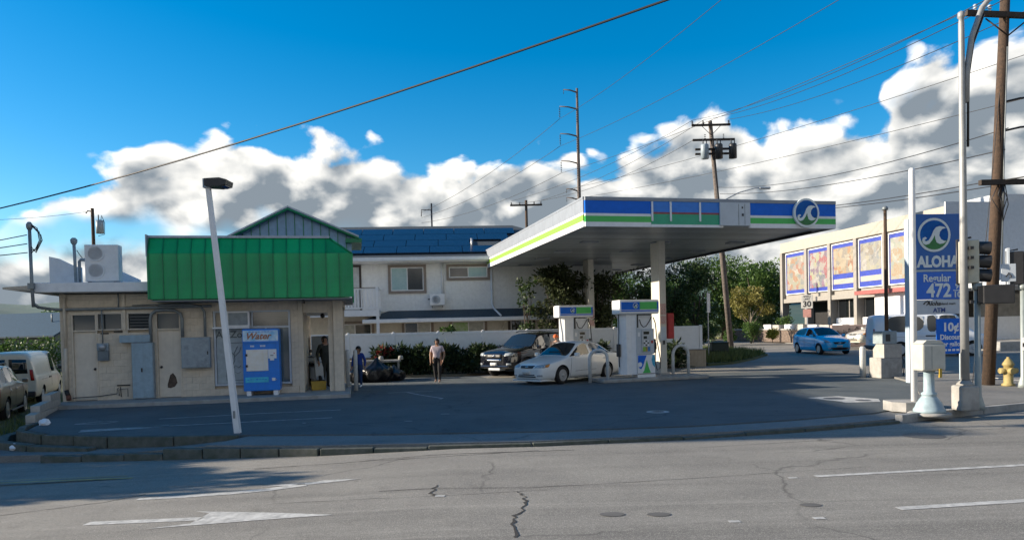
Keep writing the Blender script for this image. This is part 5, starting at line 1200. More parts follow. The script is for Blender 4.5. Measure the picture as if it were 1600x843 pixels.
patch(sed, bv, [(2.2, -.42, .27), (2.2, .42, .27), (2.2, .36, .37), (2.2, -.36, .37)], (-1, 0, 0), 'lower_intake', m_trimk, 6, 2, .006); patch(sed, bv, [(2.2, -.40, .315), (2.2, .40, .315), (2.2, .40, .335), (2.2, -.40, .335)], (-1, 0, 0), 'intake_bar', pw_, 6, 1, .016)
patch(sed, bv, [(2.2, -.16, .38), (2.2, .16, .38), (2.2, .16, .49), (2.2, -.16, .49)], (-1, 0, 0), 'number_plate', m_plate, 3, 2, .03)
MB().box(1.5, 2.28, -.66, .66, .13, .19, bev=.02).build('chin_spoiler', pw_, sed); patch(sed, bv, [(.7, -.3, .99), (.7, .3, .99), (.72, .3, 1.0), (.72, -.3, 1.0)], (0, 0, -1), 'wiper', m_trimk, 4, 1, .02)
B('dashboard', m_trimk, sed, .0, .7, -.62, .62, .7, .92)
for y in (-.36, .36): B('seat_back', m_dark, sed, -.5, -.35, y-.25, y+.25, .5, 1.25, .05)
# ---- black off-road wagon
pk = mat('black_paint', (.006, .007, .012), .12, var=.05, coat=1.0)
st = [(2.42, .66, .42, .86, .5, .92), (2.36, .82, .38, .98, .66, 1.04), (2.1, .91, .38, 1.04, .74, 1.13), (1.3, .945, .36, 1.12, .80, 1.20), (1.0, .95, .36, 1.14, .82, 1.22),
      (.35, .95, .36, 1.17, .70, 1.74), (-.30, .95, .36, 1.18, .71, 1.80), (-1.15, .95, .36, 1.19, .71, 1.80), (-1.95, .94, .37, 1.20, .69, 1.77), (-2.3, .92, .42, 1.18, .74, 1.30), (-2.40, .84, .45, 1.10, .66, 1.18)]
gl = [('windshield', [(4, k) for k in (6, 7, 8, 9)]), ('side_window', [(4, 5), (5, 5)]), ('side_window', [(4, 10), (5, 10)]), ('side_window', [(6, 5)]), ('side_window', [(6, 10)]), ('side_window', [(7, 5)]), ('side_window', [(7, 10)]), ('rear_window', [(8, k) for k in (6, 7, 8, 9)])]
H2 = rad(-129)
suv, bv = car('black_wagon', 'black off-road wagon with chrome grille facing the hedge', 'car', (.78, 31.35, 0), H2, st, gl, pk, 2.79, .39, 1.62, 1.90, spokes=6)
for s in (1, -1):
    patch(suv, bv, [(2.3, s*.86, .90), (2.3, s*.48, .86), (2.3, s*.52, .99), (2.1, s*.88, 1.02)], (-1, -.4*s, -.15), 'headlight', m_lamp, 6, 4)
    patch(suv, bv, [(2.4, s*.82, .52), (2.4, s*.62, .52), (2.4, s*.62, .60), (2.4, s*.82, .60)], (-1, -.2*s, 0), 'fog_lamp', m_lamp, 4, 2); patch(suv, bv, [(-2.35, s*.9, .85), (-2.35, s*.7, .85), (-2.35, s*.7, 1.1), (-2.3, s*.9, 1.1)], (1, -.3*s, 0), 'tail_light', m_tail, 4, 3)
    for pts in ([(.95, .45), (.93, .8), (.9, 1.12)], [(-.30, .42), (-.30, 1.14)], [(-1.15, .7), (-1.2, 1.14)], [(.95, .46), (-.9, .46)]): seam(suv, bv, pts, s)
    for x in (-.1, -1.0): patch(suv, bv, [(x, s*1, .98), (x-.2, s*1, .98), (x-.2, s*1, 1.02), (x, s*1, 1.02)], (0, -s, 0), 'door_handle', m_chrome, 3, 1, .03)
    mirror(suv, .75, .95, 1.2, pk, s); MB().box(-.95, 1.0, s*.9-.05, s*.9+.05, .3, .36, bev=.02).build('side_step', m_trimk, suv); MB().tube([(.2, s*.60, 1.8), (.0, s*.60, 1.84), (-1.7, s*.60, 1.84), (-1.9, s*.60, 1.79)], .018, 6).build('roof_rail', m_dark, suv)
patch(suv, bv, [(2.4, -.40, .80), (2.4, .40, .80), (2.4, .42, .96), (2.4, -.42, .96)], (-1, 0, 0), 'grille', m_trimk, 6, 3, .01)
patch(suv, bv, [(2.4, -.40, .66), (2.4, .40, .66), (2.4, .40, .76), (2.4, -.40, .76)], (-1, 0, 0), 'grille_bar', m_chrome, 6, 2, .03); patch(suv, bv, [(2.4, -.07, .86), (2.4, .07, .86), (2.4, .07, .92), (2.4, -.07, .92)], (-1, 0, 0), 'badge', m_chrome, 3, 2, .03)
patch(suv, bv, [(2.4, -.17, .50), (2.4, .17, .50), (2.4, .17, .62), (2.4, -.17, .62)], (-1, 0, 0), 'number_plate', m_plate, 3, 2, .04); B('bumper', pk, suv, 2.2, 2.44, -.74, .74, .40, .52, .05); B('skid_plate', m_steel, suv, 2.05, 2.42, -.3, .3, .30, .40, .02)
# ---- blue hatchback
pb = mat('bright_blue', (.03, .47, .80), .18, var=.03, coat=1.0)
st = [(2.05, .50, .28, .62, .40, .68), (1.98, .68, .20, .72, .54, .78), (1.7, .80, .18, .83, .64, .90), (1.25, .84, .17, .90, .72, .99), (.98, .845, .17, .93, .74, 1.03),
      (.10, .845, .17, .97, .57, 1.50), (-.35, .845, .17, .99, .58, 1.53), (-1.0, .84, .17, 1.02, .56, 1.51), (-1.65, .83, .18, 1.06, .54, 1.44), (-1.92, .80, .22, 1.02, .62, 1.12), (-2.05, .68, .3, .9, .5, .98)]
gl = [('windshield', [(4, k) for k in (6, 7, 8, 9)]), ('side_window', [(4, 5), (5, 5)]), ('side_window', [(4, 10), (5, 10)]), ('side_window', [(6, 5), (7, 5)]), ('side_window', [(6, 10), (7, 10)]), ('rear_window', [(8, k) for k in (6, 7, 8, 9)])]
blu, bv = car('blue_hatchback', 'bright blue hatchback driving on the side street', 'car', (17.65, 42.0, RZ(17.65, 42)), rad(-86), st, gl, pb, 2.60, .30, 1.46, 1.69, spokes=8)
for s in (1, -1):
    patch(blu, bv, [(1.95, s*.72, .68), (1.95, s*.46, .64), (1.8, s*.60, .80), (1.5, s*.76, .90)], (-1, -.5*s, -.4), 'headlight', m_lamp, 6, 4); patch(blu, bv, [(2, s*.6, .32), (2, s*.48, .32), (2, s*.48, .38), (2, s*.6, .38)], (-1, -.2*s, 0), 'fog_lamp', m_lamp, 3, 2); patch(blu, bv, [(-1.9, s*.82, .8), (-1.95, s*.6, .8), (-1.9, s*.6, 1.1), (-1.7, s*.82, 1.1)], (1, -.5*s, 0), 'tail_light', m_tail, 4, 3)
    for pts in ([(.9, .25), (.88, .9)], [(-.35, .22), (-.35, .95)], [(-1.2, .6), (-1.25, .98)], [(.5, .58), (-1.6, .86)]): seam(blu, bv, pts, s)
    mirror(blu, .7, .85, 1.04, pb, s)
patch(blu, bv, [(2.05, -.24, .58), (2.05, .24, .58), (2.05, .4, .70), (2.05, -.4, .70)], (-1, 0, -.15), 'grille', m_trimk, 6, 3, .01); patch(blu, bv, [(2.05, -.08, .6), (2.05, .08, .6), (2.05, .08, .68), (2.05, -.08, .68)], (-1, 0, -.15), 'badge', m_chrome, 3, 2, .03); patch(blu, bv, [(2.05, -.55, .26), (2.05, .55, .26), (2.05, .45, .40), (2.05, -.45, .40)], (-1, 0, 0), 'lower_intake', m_trimk, 6, 2, .008); patch(blu, bv, [(2.05, -.15, .42), (2.05, .15, .42), (2.05, .15, .53), (2.05, -.15, .53)], (-1, 0, 0), 'number_plate', m_plate, 3, 2, .03)
# ---- full-size vans
def van(name, label, loc, hd, paint, L, W2, H, wb, R, hood, rearwin, cargo=True, zw=1.15, group=None):
    f = L/2
    st = [(f, .70*W2, .38, .74*zw, .5*W2, .80*zw), (f-.06, .86*W2, .32, .82*zw, .7*W2, .88*zw), (f-.35, .95*W2, .30, .88*zw, .78*W2, .96*zw), (f-hood, .985*W2, .3, .97*zw, .84*W2, 1.06*zw), (f-hood-.15, W2, .3, 1.0*zw, .85*W2, 1.10*zw),
          (f-hood-.85, W2, .3, 1.02*zw, .78*W2, H-.05), (f-hood-1.2, W2, .3, 1.02*zw, .80*W2, H), (f-hood-1.75, W2, .3, 1.02*zw, .80*W2, H), (-.3, W2, .3, 1.02*zw, .80*W2, H), (-f+.5, W2, .3, 1.02*zw, .80*W2, H), (-f+.12, W2, .32, 1.02*zw, .79*W2, H-.03), (-f+.03, .965*W2, .36, 1.0*zw, .75*W2, H-.10), (-f, .93*W2, .40, .99*zw, .72*W2, H-.16)]
    gl = [('windshield', [(4, k) for k in (6, 7, 8, 9)]), ('side_window', [(5, 5), (6, 5)]), ('side_window', [(5, 10), (6, 10)])]
    if not cargo: gl += [('side_window', [(7, 5)]), ('side_window', [(7, 10)]), ('side_window', [(8, 5)]), ('side_window', [(8, 10)])]
    v, bv = car(name, label, 'van', loc, hd, st, gl, paint, wb, R, W2*2-.3, W2*2, group, spokes=8, m_r=m_steel, front_off=.15, inset=.05)
    for s in (1, -1):
        patch(v, bv, [(-f, s*.90*W2, 1.0), (-f, s*.78*W2, 1.0), (-f, s*.74*W2, 1.42), (-f, s*.85*W2, 1.42)], (1, 0, 0), 'tail_light', m_tail, 2, 4, .02)
        patch(v, bv, [(f, s*.74*W2, .72), (f, s*.45*W2, .70), (f, s*.45*W2, .90), (f, s*.74*W2, .92)], (-1, -.3*s, 0), 'headlight', m_lamp, 4, 3)
        if rearwin: patch(v, bv, [(-f, s*.06, 1.28), (-f, s*.68*W2, 1.28), (-f, s*.64*W2, H-.30), (-f, s*.06, H-.28)], (1, 0, 0), 'rear_window', m_cglass, 4, 3, .008)
        for pts in ([(f-hood-1.85, .4), (f-hood-1.85, H-.3)], [(f-hood-.55, .5), (f-hood-.5, 1.15)], [(-f+.9, 1.0), (f-hood-1.9, 1.0)]): seam(v, bv, pts, s)
        patch(v, bv, [(f-hood-1.9, s*1.2, 1.0), (f-hood-2.35, s*1.2, 1.0), (f-hood-2.35, s*1.2, 1.06), (f-hood-1.9, s*1.2, 1.06)], (0, -s, 0), 'door_track', m_trimk, 3, 1, .02)
        mirror(v, f-hood-.55, W2, 1.35, m_trimk, s)
    patch(v, bv, [(f, -.45*W2, .68), (f, .45*W2, .68), (f, .45*W2, .92), (f, -.45*W2, .92)], (-1, 0, 0), 'grille', m_trimk, 5, 3, .01); B('bumper', m_trimk, v, -f-.08, -f+.1, -W2*.93, W2*.93, .38, .58, .04); B('bumper', m_trimk, v, f-.12, f+.06, -W2*.86, W2*.86, .36, .56, .04)
    patch(v, bv, [(-f, -.18, .78), (-f, .18, .78), (-f, .18, .9), (-f, -.18, .9)], (1, 0, 0), 'number_plate', m_plate, 2, 2, .02)
    return v
pc = mat('van_cream', (.66, .61, .50), .35, var=.04, coat=.3, dirt=.12)
van('cargo_van', 'cream white cargo van with rear windows parked on grass beside the store', (-20.5, 30.9, RZ(-19.3, 20)+.06), rad(112), pc, 5.6, .99, 2.12, 3.43, .36, .95, True)
van('passenger_van', 'white van stopped on the side street behind the price sign', (21.2, 37.6, RZ(22.6, 37.6)), rad(-12), mat('van_white', (.68, .72, .76), .3, var=.03, coat=.4), 5.4, .98, 2.15, 3.3, .36, .7, False, cargo=False)
# ---- parked sedans by the mural building and in the west yard (copies of the two shapes built above)
def recolour(o, old, new):
    for c in [k for k in bpy.data.objects if k.parent == o]:
        for s in c.material_slots:
            if s.material == old: s.link = 'OBJECT'; s.material = new
c1 = copy_tree(sed); c1.name = 'parked_sedan'; tag(c1, 'cream sedan parked behind the thin wood pole by the mural building', 'car'); c1.location = (23.3, 46.3, RZ(23.3, 46)+.30); c1.rotation_euler.z = rad(196); recolour(c1, pw_, mat('cream_paint', (.62, .58, .48), .3, var=.03, coat=.4))
c2 = copy_tree(blu); c2.name = 'parked_hatchback'; tag(c2, 'white hatchback parked beside the cream sedan by the mural building', 'car'); c2.location = (25.6, 44.6, RZ(25.6, 44)+.30); c2.rotation_euler.z = rad(20); recolour(c2, pb, pw_)
c3 = copy_tree(suv); c3.name = 'tan_wagon'; tag(c3, 'tan off-road wagon parked on the grass beside the cargo van', 'car'); c3.location = (-17.35, 24.1, RZ(-18, 20)+.055); c3.rotation_euler.z = rad(114); recolour(c3, pk, mat('tan_paint', (.25, .19, .125), .35, var=.04, coat=.4))
c4 = copy_tree(sed); c4.name = 'parked_sedan'; tag(c4, 'silver sedan parked behind the cargo van by the hedge', 'car'); c4.location = (-19.9, 38.5, RZ(-19, 20)+.06); c4.rotation_euler.z = rad(80); recolour(c4, pw_, mat('silver_paint', (.38, .38, .38), .3, metal=.4, var=.03, coat=.4))
# ------------------------------------------------------------------ people
m_skin = mat('skin', (.36, .20, .13), .55, var=.06); m_hair = mat('dark_hair', (.012, .009, .008), .5, var=.2)
def person(name, label, loc, rz, J, mats, hair='bun', scale=1.0, extra=None, fat=1.0):
    """J: joint name -> (x,y,z,radius); the figure faces -y. mats: (top, sleeve_to, bottoms, shoes)"""
    root = thing(name, label, 'person', loc, rz); root.scale = (scale,)*3
    bones = [('pelvis', 'waist'), ('waist', 'chest'), ('chest', 'neck'), ('neck', 'jaw'), ('jaw', 'head'), ('head', 'crown')]
    for s in 'LR':
        bones += [('chest', 'sh'+s), ('sh'+s, 'el'+s), ('el'+s, 'wr'+s), ('wr'+s, 'pa'+s), ('pelvis', 'hip'+s), ('hip'+s, 'kn'+s), ('kn'+s, 'an'+s), ('an'+s, 'to'+s)]
    J = dict(J)
    for s in 'LR':
        w = Vector(J['wr'+s][:3]); e = Vector(J['el'+s][:3]); d = (w-e).normalized(); p = w+d*.075
        J['pa'+s] = (*p, .030)
        sd = Vector((0, -1, 0)) if abs(d.y) < .8 else Vector((0, 0, 1)); sd = (sd-d*sd.dot(d)).normalized(); nrm = d.cross(sd)
        for k, (o, l) in enumerate(((-.028, .075), (-.009, .088), (.010, .082), (.027, .065))):
            a = p+sd*o+d*.02; b = a+d*l*.55+nrm*.006; c = b+d*l*.40+nrm*.022
            J['f%da%s' % (k, s)] = (*a, .011); J['f%db%s' % (k, s)] = (*b, .010); J['f%dc%s' % (k, s)] = (*c, .008)
            bones += [('pa'+s, 'f%da%s' % (k, s)), ('f%da%s' % (k, s), 'f%db%s' % (k, s)), ('f%db%s' % (k, s), 'f%dc%s' % (k, s))]
        a = w+d*.04-sd*.034; b = a+d*.035-sd*.02
        J['tha'+s] = (*a, .012); J['thb'+s] = (*b, .010); bones += [('wr'+s, 'tha'+s), ('tha'+s, 'thb'+s)]
    names = list(J); idx = {n: i for i, n in enumerate(names)}
    me = bpy.data.meshes.new('tmp'); me.from_pydata([J[n][:3] for n in names], [(idx[a], idx[b]) for a, b in bones], [])
    o = bpy.data.objects.new('tmp', me); COL.objects.link(o)
    o.modifiers.new('k', 'SKIN'); 
    sv = me.skin_vertices[0].data
    for n in names: sv[idx[n]].radius = (J[n][3],)*2 if len(J[n]) == 4 else (J[n][3], J[n][4])
    sv[idx['pelvis']].use_root = True
    ss = o.modifiers.new('s', 'SUBSURF'); ss.levels = 2
    bpy.context.view_layer.update()
    ev = bpy.data.meshes.new_from_object(o.evaluated_get(bpy.context.evaluated_depsgraph_get())); bpy.data.objects.remove(o)
    top, slv, bot, shoe = mats
    ev.materials.clear()
    for m in (m_skin, top, bot, shoe): ev.materials.append(m)
    segs = [(a, b, Vector(J[a][:3]), Vector(J[b][:3])) for a, b in bones]
    for p in ev.polygons:
        c = Vector(p.center); best = None
        for a, b, A, Bv in segs:
            t = max(0, min(1, (c-A).dot(Bv-A)/max(1e-9, (Bv-A).length_squared))); dd = (c-A-(Bv-A)*t).length
            if best is None or dd < best[0]: best = (dd, a, b, t)
        _, a, b, t = best; p.use_smooth = True; mi = 0
        if a in ('pelvis',) and b == 'waist': mi = 2 if t < .35 else 1
        elif b.startswith('hip') or b.startswith('kn'): mi = 2
        elif b.startswith('an'): mi = 2 if t < .93 else 3
        elif b.startswith('to'): mi = 3
        elif a in ('waist',) or b.startswith('sh'): mi = 1
        elif a == 'chest': mi = 1 if t < .6 else 0
        elif a.startswith('sh'): mi = 1 if t < slv else 0
        elif a.startswith('el'): mi = 1 if 1+t < slv else 0
        p.material_index = mi
    body = link('body', ev, root)
    hx, hy, hz = J['head'][:3]
    def ell(nm, m, c, r, parent=root, cut=None, seg=14):
        bm = bmesh.new(); bmesh.ops.create_uvsphere(bm, u_segments=seg, v_segments=10, radius=1)
        for v in bm.verts: v.co = Vector((v.co.x*r[0]+c[0], v.co.y*r[1]+c[1], v.co.z*r[2]+c[2]))
        if cut: bmesh.ops.delete(bm, geom=[f for f in bm.faces if cut(f.calc_center_median())], context='FACES')
        for f in bm.faces: f.smooth = True
        mm = bpy.data.meshes.new(nm); bm.to_mesh(mm); bm.free(); mm.materials.append(m); return link(nm, mm, parent)
    if hair == 'cap':
        ell('cap', extra, (hx, hy, hz+.045), (.105, .118, .095), cut=lambda c: c.z < hz+.02)
        MB().box(hx-.08, hx+.08, hy-.20, hy-.08, hz+.02, hz+.035, bev=.006).build('cap_peak', extra, root)
    else:
        ell('hair', m_hair, (hx, hy+.012, hz+.022), (.102, .118, .125), cut=lambda c: c.y < hy-.045 and c.z < hz+.065)
        if hair == 'bun': ell('hair_bun', m_hair, (hx, hy+.12, hz+.06), (.05, .05, .05))
    for s in (-1, 1):
        ell('eye', m_dark, (hx+s*.034, hy-.088, hz+.012), (.012, .008, .008), seg=8); ell('ear', m_skin, (hx+s*.090, hy+.01, hz), (.014, .026, .034), seg=8)
    ell('nose', m_skin, (hx, hy-.10, hz-.018), (.014, .018, .024), seg=8); ell('mouth', mat('lips', (.25, .09, .08), .5), (hx, hy-.086, hz-.055), (.026, .010, .008), seg=8)
    return root
def stand(h=1.6, hipw=.10, shw=.17, bulk=1.0, arms=None, stride=0.0, lean=0.0):
    k = h/1.7
    J = {'pelvis': (0, 0, .93*k, .135*bulk, .115*bulk), 'waist': (0, 0, 1.10*k, .125*bulk, .105*bulk), 'chest': (0, .01, 1.33*k, .145*bulk, .115*bulk), 'neck': (0, .015, 1.475*k, .055), 'jaw': (0, -.01, 1.545*k, .062, .072), 'head': (0, .0, 1.60*k, .082, .098), 'crown': (0, .01, 1.66*k, .068, .08)}
    for s, n in ((-1, 'R'), (1, 'L')):
        f = stride*s
        J['sh'+n] = (s*shw*bulk**.5, .01, 1.40*k, .062*bulk**.5); J['el'+n] = (s*(shw+.08)*bulk**.5, .04, 1.13*k, .046*bulk**.5); J['wr'+n] = (s*(shw+.09)*bulk**.5, -.04, .90*k, .030)
        J['hip'+n] = (s*hipw, 0, .86*k, .098*bulk**.7); J['kn'+n] = (s*(hipw), -.03-f*.5, .48*k, .065*bulk**.6); J['an'+n] = (s*hipw*.95, .02-f, .085*k, .042); J['to'+n] = (s*hipw, -.14-f, .035*k, .034)
    if arms: J.update(arms)
    return J
face_cam = lambda x, y: math.atan2(-x, y)*-1
m_lilac = mat('lilac_cotton', (.50, .42, .46), .85, var=.08, bump=.15); m_blackcloth = mat('black_cloth', (.012, .012, .016), .85, var=.2); m_shoe = mat('sandal', (.30, .20, .16), .7)
person('person', 'walking person in pale lilac shirt and black trousers before the hedge', (-2.84, 27.85, 0), rad(-6), stand(1.62, .095, .16, 1.28, stride=.10, arms={'elR': (-.265, .05, 1.07, .046), 'wrR': (-.25, -.03, .83, .031), 'elL': (.26, .05, 1.07, .046), 'wrL': (.235, -.09, .84, .031)}), (m_lilac, .62, m_blackcloth, m_shoe))
m_olive = mat('dark_olive_cloth', (.022, .026, .022), .85, var=.2)
sx_, sy_, _ = at_store(7.52, 1.55)
person('person', 'person in dark hooded clothes standing in the store porch by the scooter', (sx_, sy_, .115), rad(55), stand(1.72, .11, .19, 1.3, arms={'elL': (.22, -.12, 1.12, .055), 'wrL': (.16, -.33, 1.10, .034)}), (m_olive, 2.2, m_olive, m_blackcloth), hair='short')
m_royal = mat('royal_blue_cloth', (.012, .05, .30), .8, var=.1); m_jean = mat('jean_blue', (.02, .055, .16), .85, var=.15)
person('person', 'small person in royal blue jacket standing behind the pipe bollards', (-5.5, 26.3, 0), rad(-8), stand(1.42, .075, .15, 1.0), (m_royal, 2.2, m_jean, m_white), hair='short')
m_brown = mat('brown_cloth', (.09, .06, .05), .85, var=.2)
person('person', 'person in orange cap and brown shirt between the black wagon and white sedan', (1.75, 29.35, 0), rad(150), stand(1.66, .09, .18, 1.15, arms={'elL': (.26, -.15, 1.14, .05), 'wrL': (.2, -.36, 1.2, .032)}), (m_brown, 1.0, m_blackcloth, m_blackcloth), hair='cap', extra=mat('cap_orange', (.75, .13, .02), .7))

# ------------------------------------------------------------------ porch clutter
def sc(x, y): return at_store(x, y, .115)
t = thing('scooter', 'silver motor scooter with round mirrors parked in the store porch', 'scooter', sc(7.18, 1.9), SA+rad(-75))
m_sil = mat('scooter_silver', (.45, .47, .48), .3, metal=.3, var=.06)
def disc_wheel(par, x):
    w = MB().lathe([(.10, -.045), (.19, -.05), (.22, -.03), (.22, .03), (.19, .05), (.10, .045)], (0, 0, 0), 18, 'y').build('wheel', m_tyre, par, (x, 0, .22)); MB().lathe([(.02, -.05), (.10, -.04), (.10, .04), (.02, .05)], (0, 0, 0), 12, 'y').build('rim', m_rim, w)
disc_wheel(t, .62); disc_wheel(t, -.55)
MB().prism([(.62, .42), (.74, .30), (.50, .32), (.44, .5), (.42, .95), (.36, 1.02), (.5, 1.05), (.56, .85)], -.13, .13).build('front_shield', m_sil, t); MB().prism([(.45, .30), (.42, .24), (-.2, .22), (-.25, .32)], -.12, .12).build('footboard', m_sil, t)
MB().prism([(-.15, .30), (-.12, .66), (-.3, .72), (-.85, .76), (-.95, .62), (-.6, .35)], -.14, .14).build('rear_body', m_sil, t); MB().box(-.82, -.14, -.13, .13, .74, .84, bev=.04).build('seat', m_black, t)
MB().tube([(.40, -.32, 1.06), (.44, -.12, 1.04), (.44, .12, 1.04), (.40, .32, 1.06)], .018, 6).build('handlebar', m_dark, t); MB().lathe([(.09, .56), (.08, .60), (.02, .62)], (0, 0, .92), 14, 'x').build('headlight', m_lamp, t)
MB().tube([(.50, 0, .95), (.62, 0, .22)], .03, 6).build('fork', m_dark, t)
for s in (-1, 1): MB().tube([(.44, s*.2, 1.05), (.46, s*.24, 1.22)], .008, 5).build('mirror_stem', m_dark, t); MB().lathe([(.05, .44), (.055, .46)], (0, s*.24, 1.26), 12, 'x').build('mirror', m_dark, t)
B('tail_light', m_tail, t, -.97, -.93, -.06, .06, .62, .7); B('storage_box', mat('grey_box', (.28, .3, .3), .5), t, -1.0, -.7, -.17, .17, .85, 1.08, .04)
t = thing('yellow_crate', 'yellow plastic crate on the store porch step', 'crate', sc(7.32, .75), SA+rad(6))
B('base', m_yellow, t, -.22, .22, -.16, .16, 0, .04, .01)
for a in ((-.22, .22, -.17, -.15), (-.22, .22, .15, .17), (-.23, -.21, -.15, .15), (.21, .23, -.15, .15)): B('side_panel', m_yellow, t, a[0], a[1], a[2], a[3], .041, .27, .004)
B('rim', m_yellow, t, -.24, .24, -.18, -.165, .24, .28); B('rim', m_yellow, t, -.24, .24, .165, .18, .24, .28)
t = thing('ice_chest', 'grey upright chest with blue diamond decal in the store porch', 'ice chest', sc(7.05, 3.0), SA)
B('cabinet', mat('chest_grey', (.22, .25, .27), .5, var=.06), t, -.02, .95, -.4, .4, 0, 1.75, .02); MB().prism([(.12, 1.1), (.38, 1.36), (.64, 1.1), (.38, .84)], -.408, -.401).build('decal', mat('decal_teal', (.05, .25, .36), .4), t); B('notice', mat('notice_cream', (.6, .52, .28), .6), t, .12, .36, -.414, -.409, 1.02, 1.18); B('handle', m_dark, t, .82, .86, -.44, -.401, .7, 1.1)
# bags and bench behind the bollards
t = thing('work_table', 'long low table against the fence behind the rubbish bags', 'table', (-6.6, 30.2, 0), rad(6))
B('top', m_concrete, t, -1.2, 2.0, -.35, .35, .72, .80, .01)
for x, y in ((-1.1, -.28), (1.9, -.28), (-1.1, .28), (1.9, .28)): B('leg', m_pipe, t, x-.03, x+.03, y-.03, y+.03, 0, .72)
for k in range(3): tag(MB().lathe([(.1, .80), (.11, .82), (.09, .95), (.02, .97)], (0, 0, 0), 10).build('tin_can', m_concrete, None, (-6.2+k*.8, 30.2+k*.06, 0)), 'small pale tin on the low table by the fence', 'tin', 'tins on the table')
def bag(x, y, sx, sz, rz, label):
    bm = bmesh.new(); bmesh.ops.create_icosphere(bm, subdivisions=4, radius=1); rg = random.Random(int(x*100))
    ph = [rg.uniform(0, 6) for _ in range(6)]
    for v in bm.verts:
        a = math.atan2(v.co.y, v.co.x); z = v.co.z
        r = 1+.07*math.sin(5*a+ph[0]+3*z)+.05*math.sin(9*a+ph[1]-4*z)+.03*math.sin(17*a+9*z+ph[2])
        if z > .35: r *= 1-.75*((z-.35)/.65)**.7
        zz = max(-.62, z)+(.32*(z-.6) if z > .6 else 0)
        v.co = Vector((v.co.x*r*sx, v.co.y*r*sx*.8, (zz+.62)*sz))
    for f in bm.faces: f.smooth = True
    me = bpy.data.meshes.new('rubbish_bag'); bm.to_mesh(me); bm.free(); me.materials.append(mat('bag_plastic', (.008, .008, .011), .32, var=.2, bump=.7, bscale=14))
    tag(link('rubbish_bag', me, None, (x, y, 0), rz), label, 'rubbish bag', 'black rubbish bags by the fence')
bag(-5.35, 29.0, .62, .55, .4, 'tall tied black rubbish bag beside the small person'); bag(-4.75, 29.5, .5, .36, 1.2, 'slumped black rubbish bag between the tall bag and the hedge'); bag(-6.25, 28.9, .42, .42, 2.2, 'small black rubbish bag behind the pipe bollards')
# litter at the lot corner
for k, (x, y, z) in enumerate(((-10.95, 17.1, .0), (-10.8, 16.9, .0), (-10.2, 15.0, -.28))):
    bm = bmesh.new(); bmesh.ops.create_icosphere(bm, subdivisions=2, radius=.11); rg = random.Random(k+40)
    for v in bm.verts: v.co = Vector((v.co.x*(1+rg.uniform(-.35, .35)), v.co.y*(1+rg.uniform(-.35, .35)), max(-.05, v.co.z*.8*(1+rg.uniform(-.4, .4)))+.05))
    me = bpy.data.meshes.new('paper_litter'); bm.to_mesh(me); bm.free(); me.materials.append(m_white); tag(link('paper_litter', me, None, (x, y, z)), 'crumpled white litter at the corner of the raised lot', 'litter', 'litter at the lot corner')
# ------------------------------------------------------------------ vegetation
import numpy as np
def leafmat(name, dark, light, trans=.25):
    m = bpy.data.materials.new(name); m.use_nodes = True; nt = m.node_tree; N = nt.nodes; L = nt.links; b = N['Principled BSDF']
    b.inputs['Roughness'].default_value = .55; b.inputs['Specular IOR Level'].default_value = .35
    g = N.new('ShaderNodeNewGeometry'); cr = N.new('ShaderNodeValToRGB'); L.new(g.outputs['Random Per Island'], cr.inputs[0])
    e = cr.color_ramp; e.elements[0].color = (*dark, 1); e.elements[1].color = (*light, 1)
    L.new(cr.outputs[0], b.inputs['Base Color'])
    t = N.new('ShaderNodeBsdfTranslucent'); L.new(cr.outputs[0], t.inputs['Color']); mx = N.new('ShaderNodeMixShader'); mx.inputs[0].default_value = trans
    L.new(b.outputs[0], mx.inputs[1]); L.new(t.outputs[0], mx.inputs[2]); L.new(mx.outputs[0], N['Material Output'].inputs['Surface'])
    return m
lf_dark = leafmat('leaf_dark', (.022, .045, .014), (.07, .12, .035)); lf_mid = leafmat('leaf_mid', (.03, .075, .015), (.11, .19, .04)); lf_olive = leafmat('leaf_olive', (.11, .11, .025), (.26, .23, .055)); lf_bronze = leafmat('leaf_bronze', (.028, .042, .016), (.09, .11, .045))
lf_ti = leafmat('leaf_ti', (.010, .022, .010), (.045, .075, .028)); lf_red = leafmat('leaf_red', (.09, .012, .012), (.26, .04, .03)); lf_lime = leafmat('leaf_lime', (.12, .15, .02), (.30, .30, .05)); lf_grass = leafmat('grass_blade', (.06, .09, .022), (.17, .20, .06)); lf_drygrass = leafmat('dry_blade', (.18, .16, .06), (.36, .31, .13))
NR = np.random.RandomState(7)
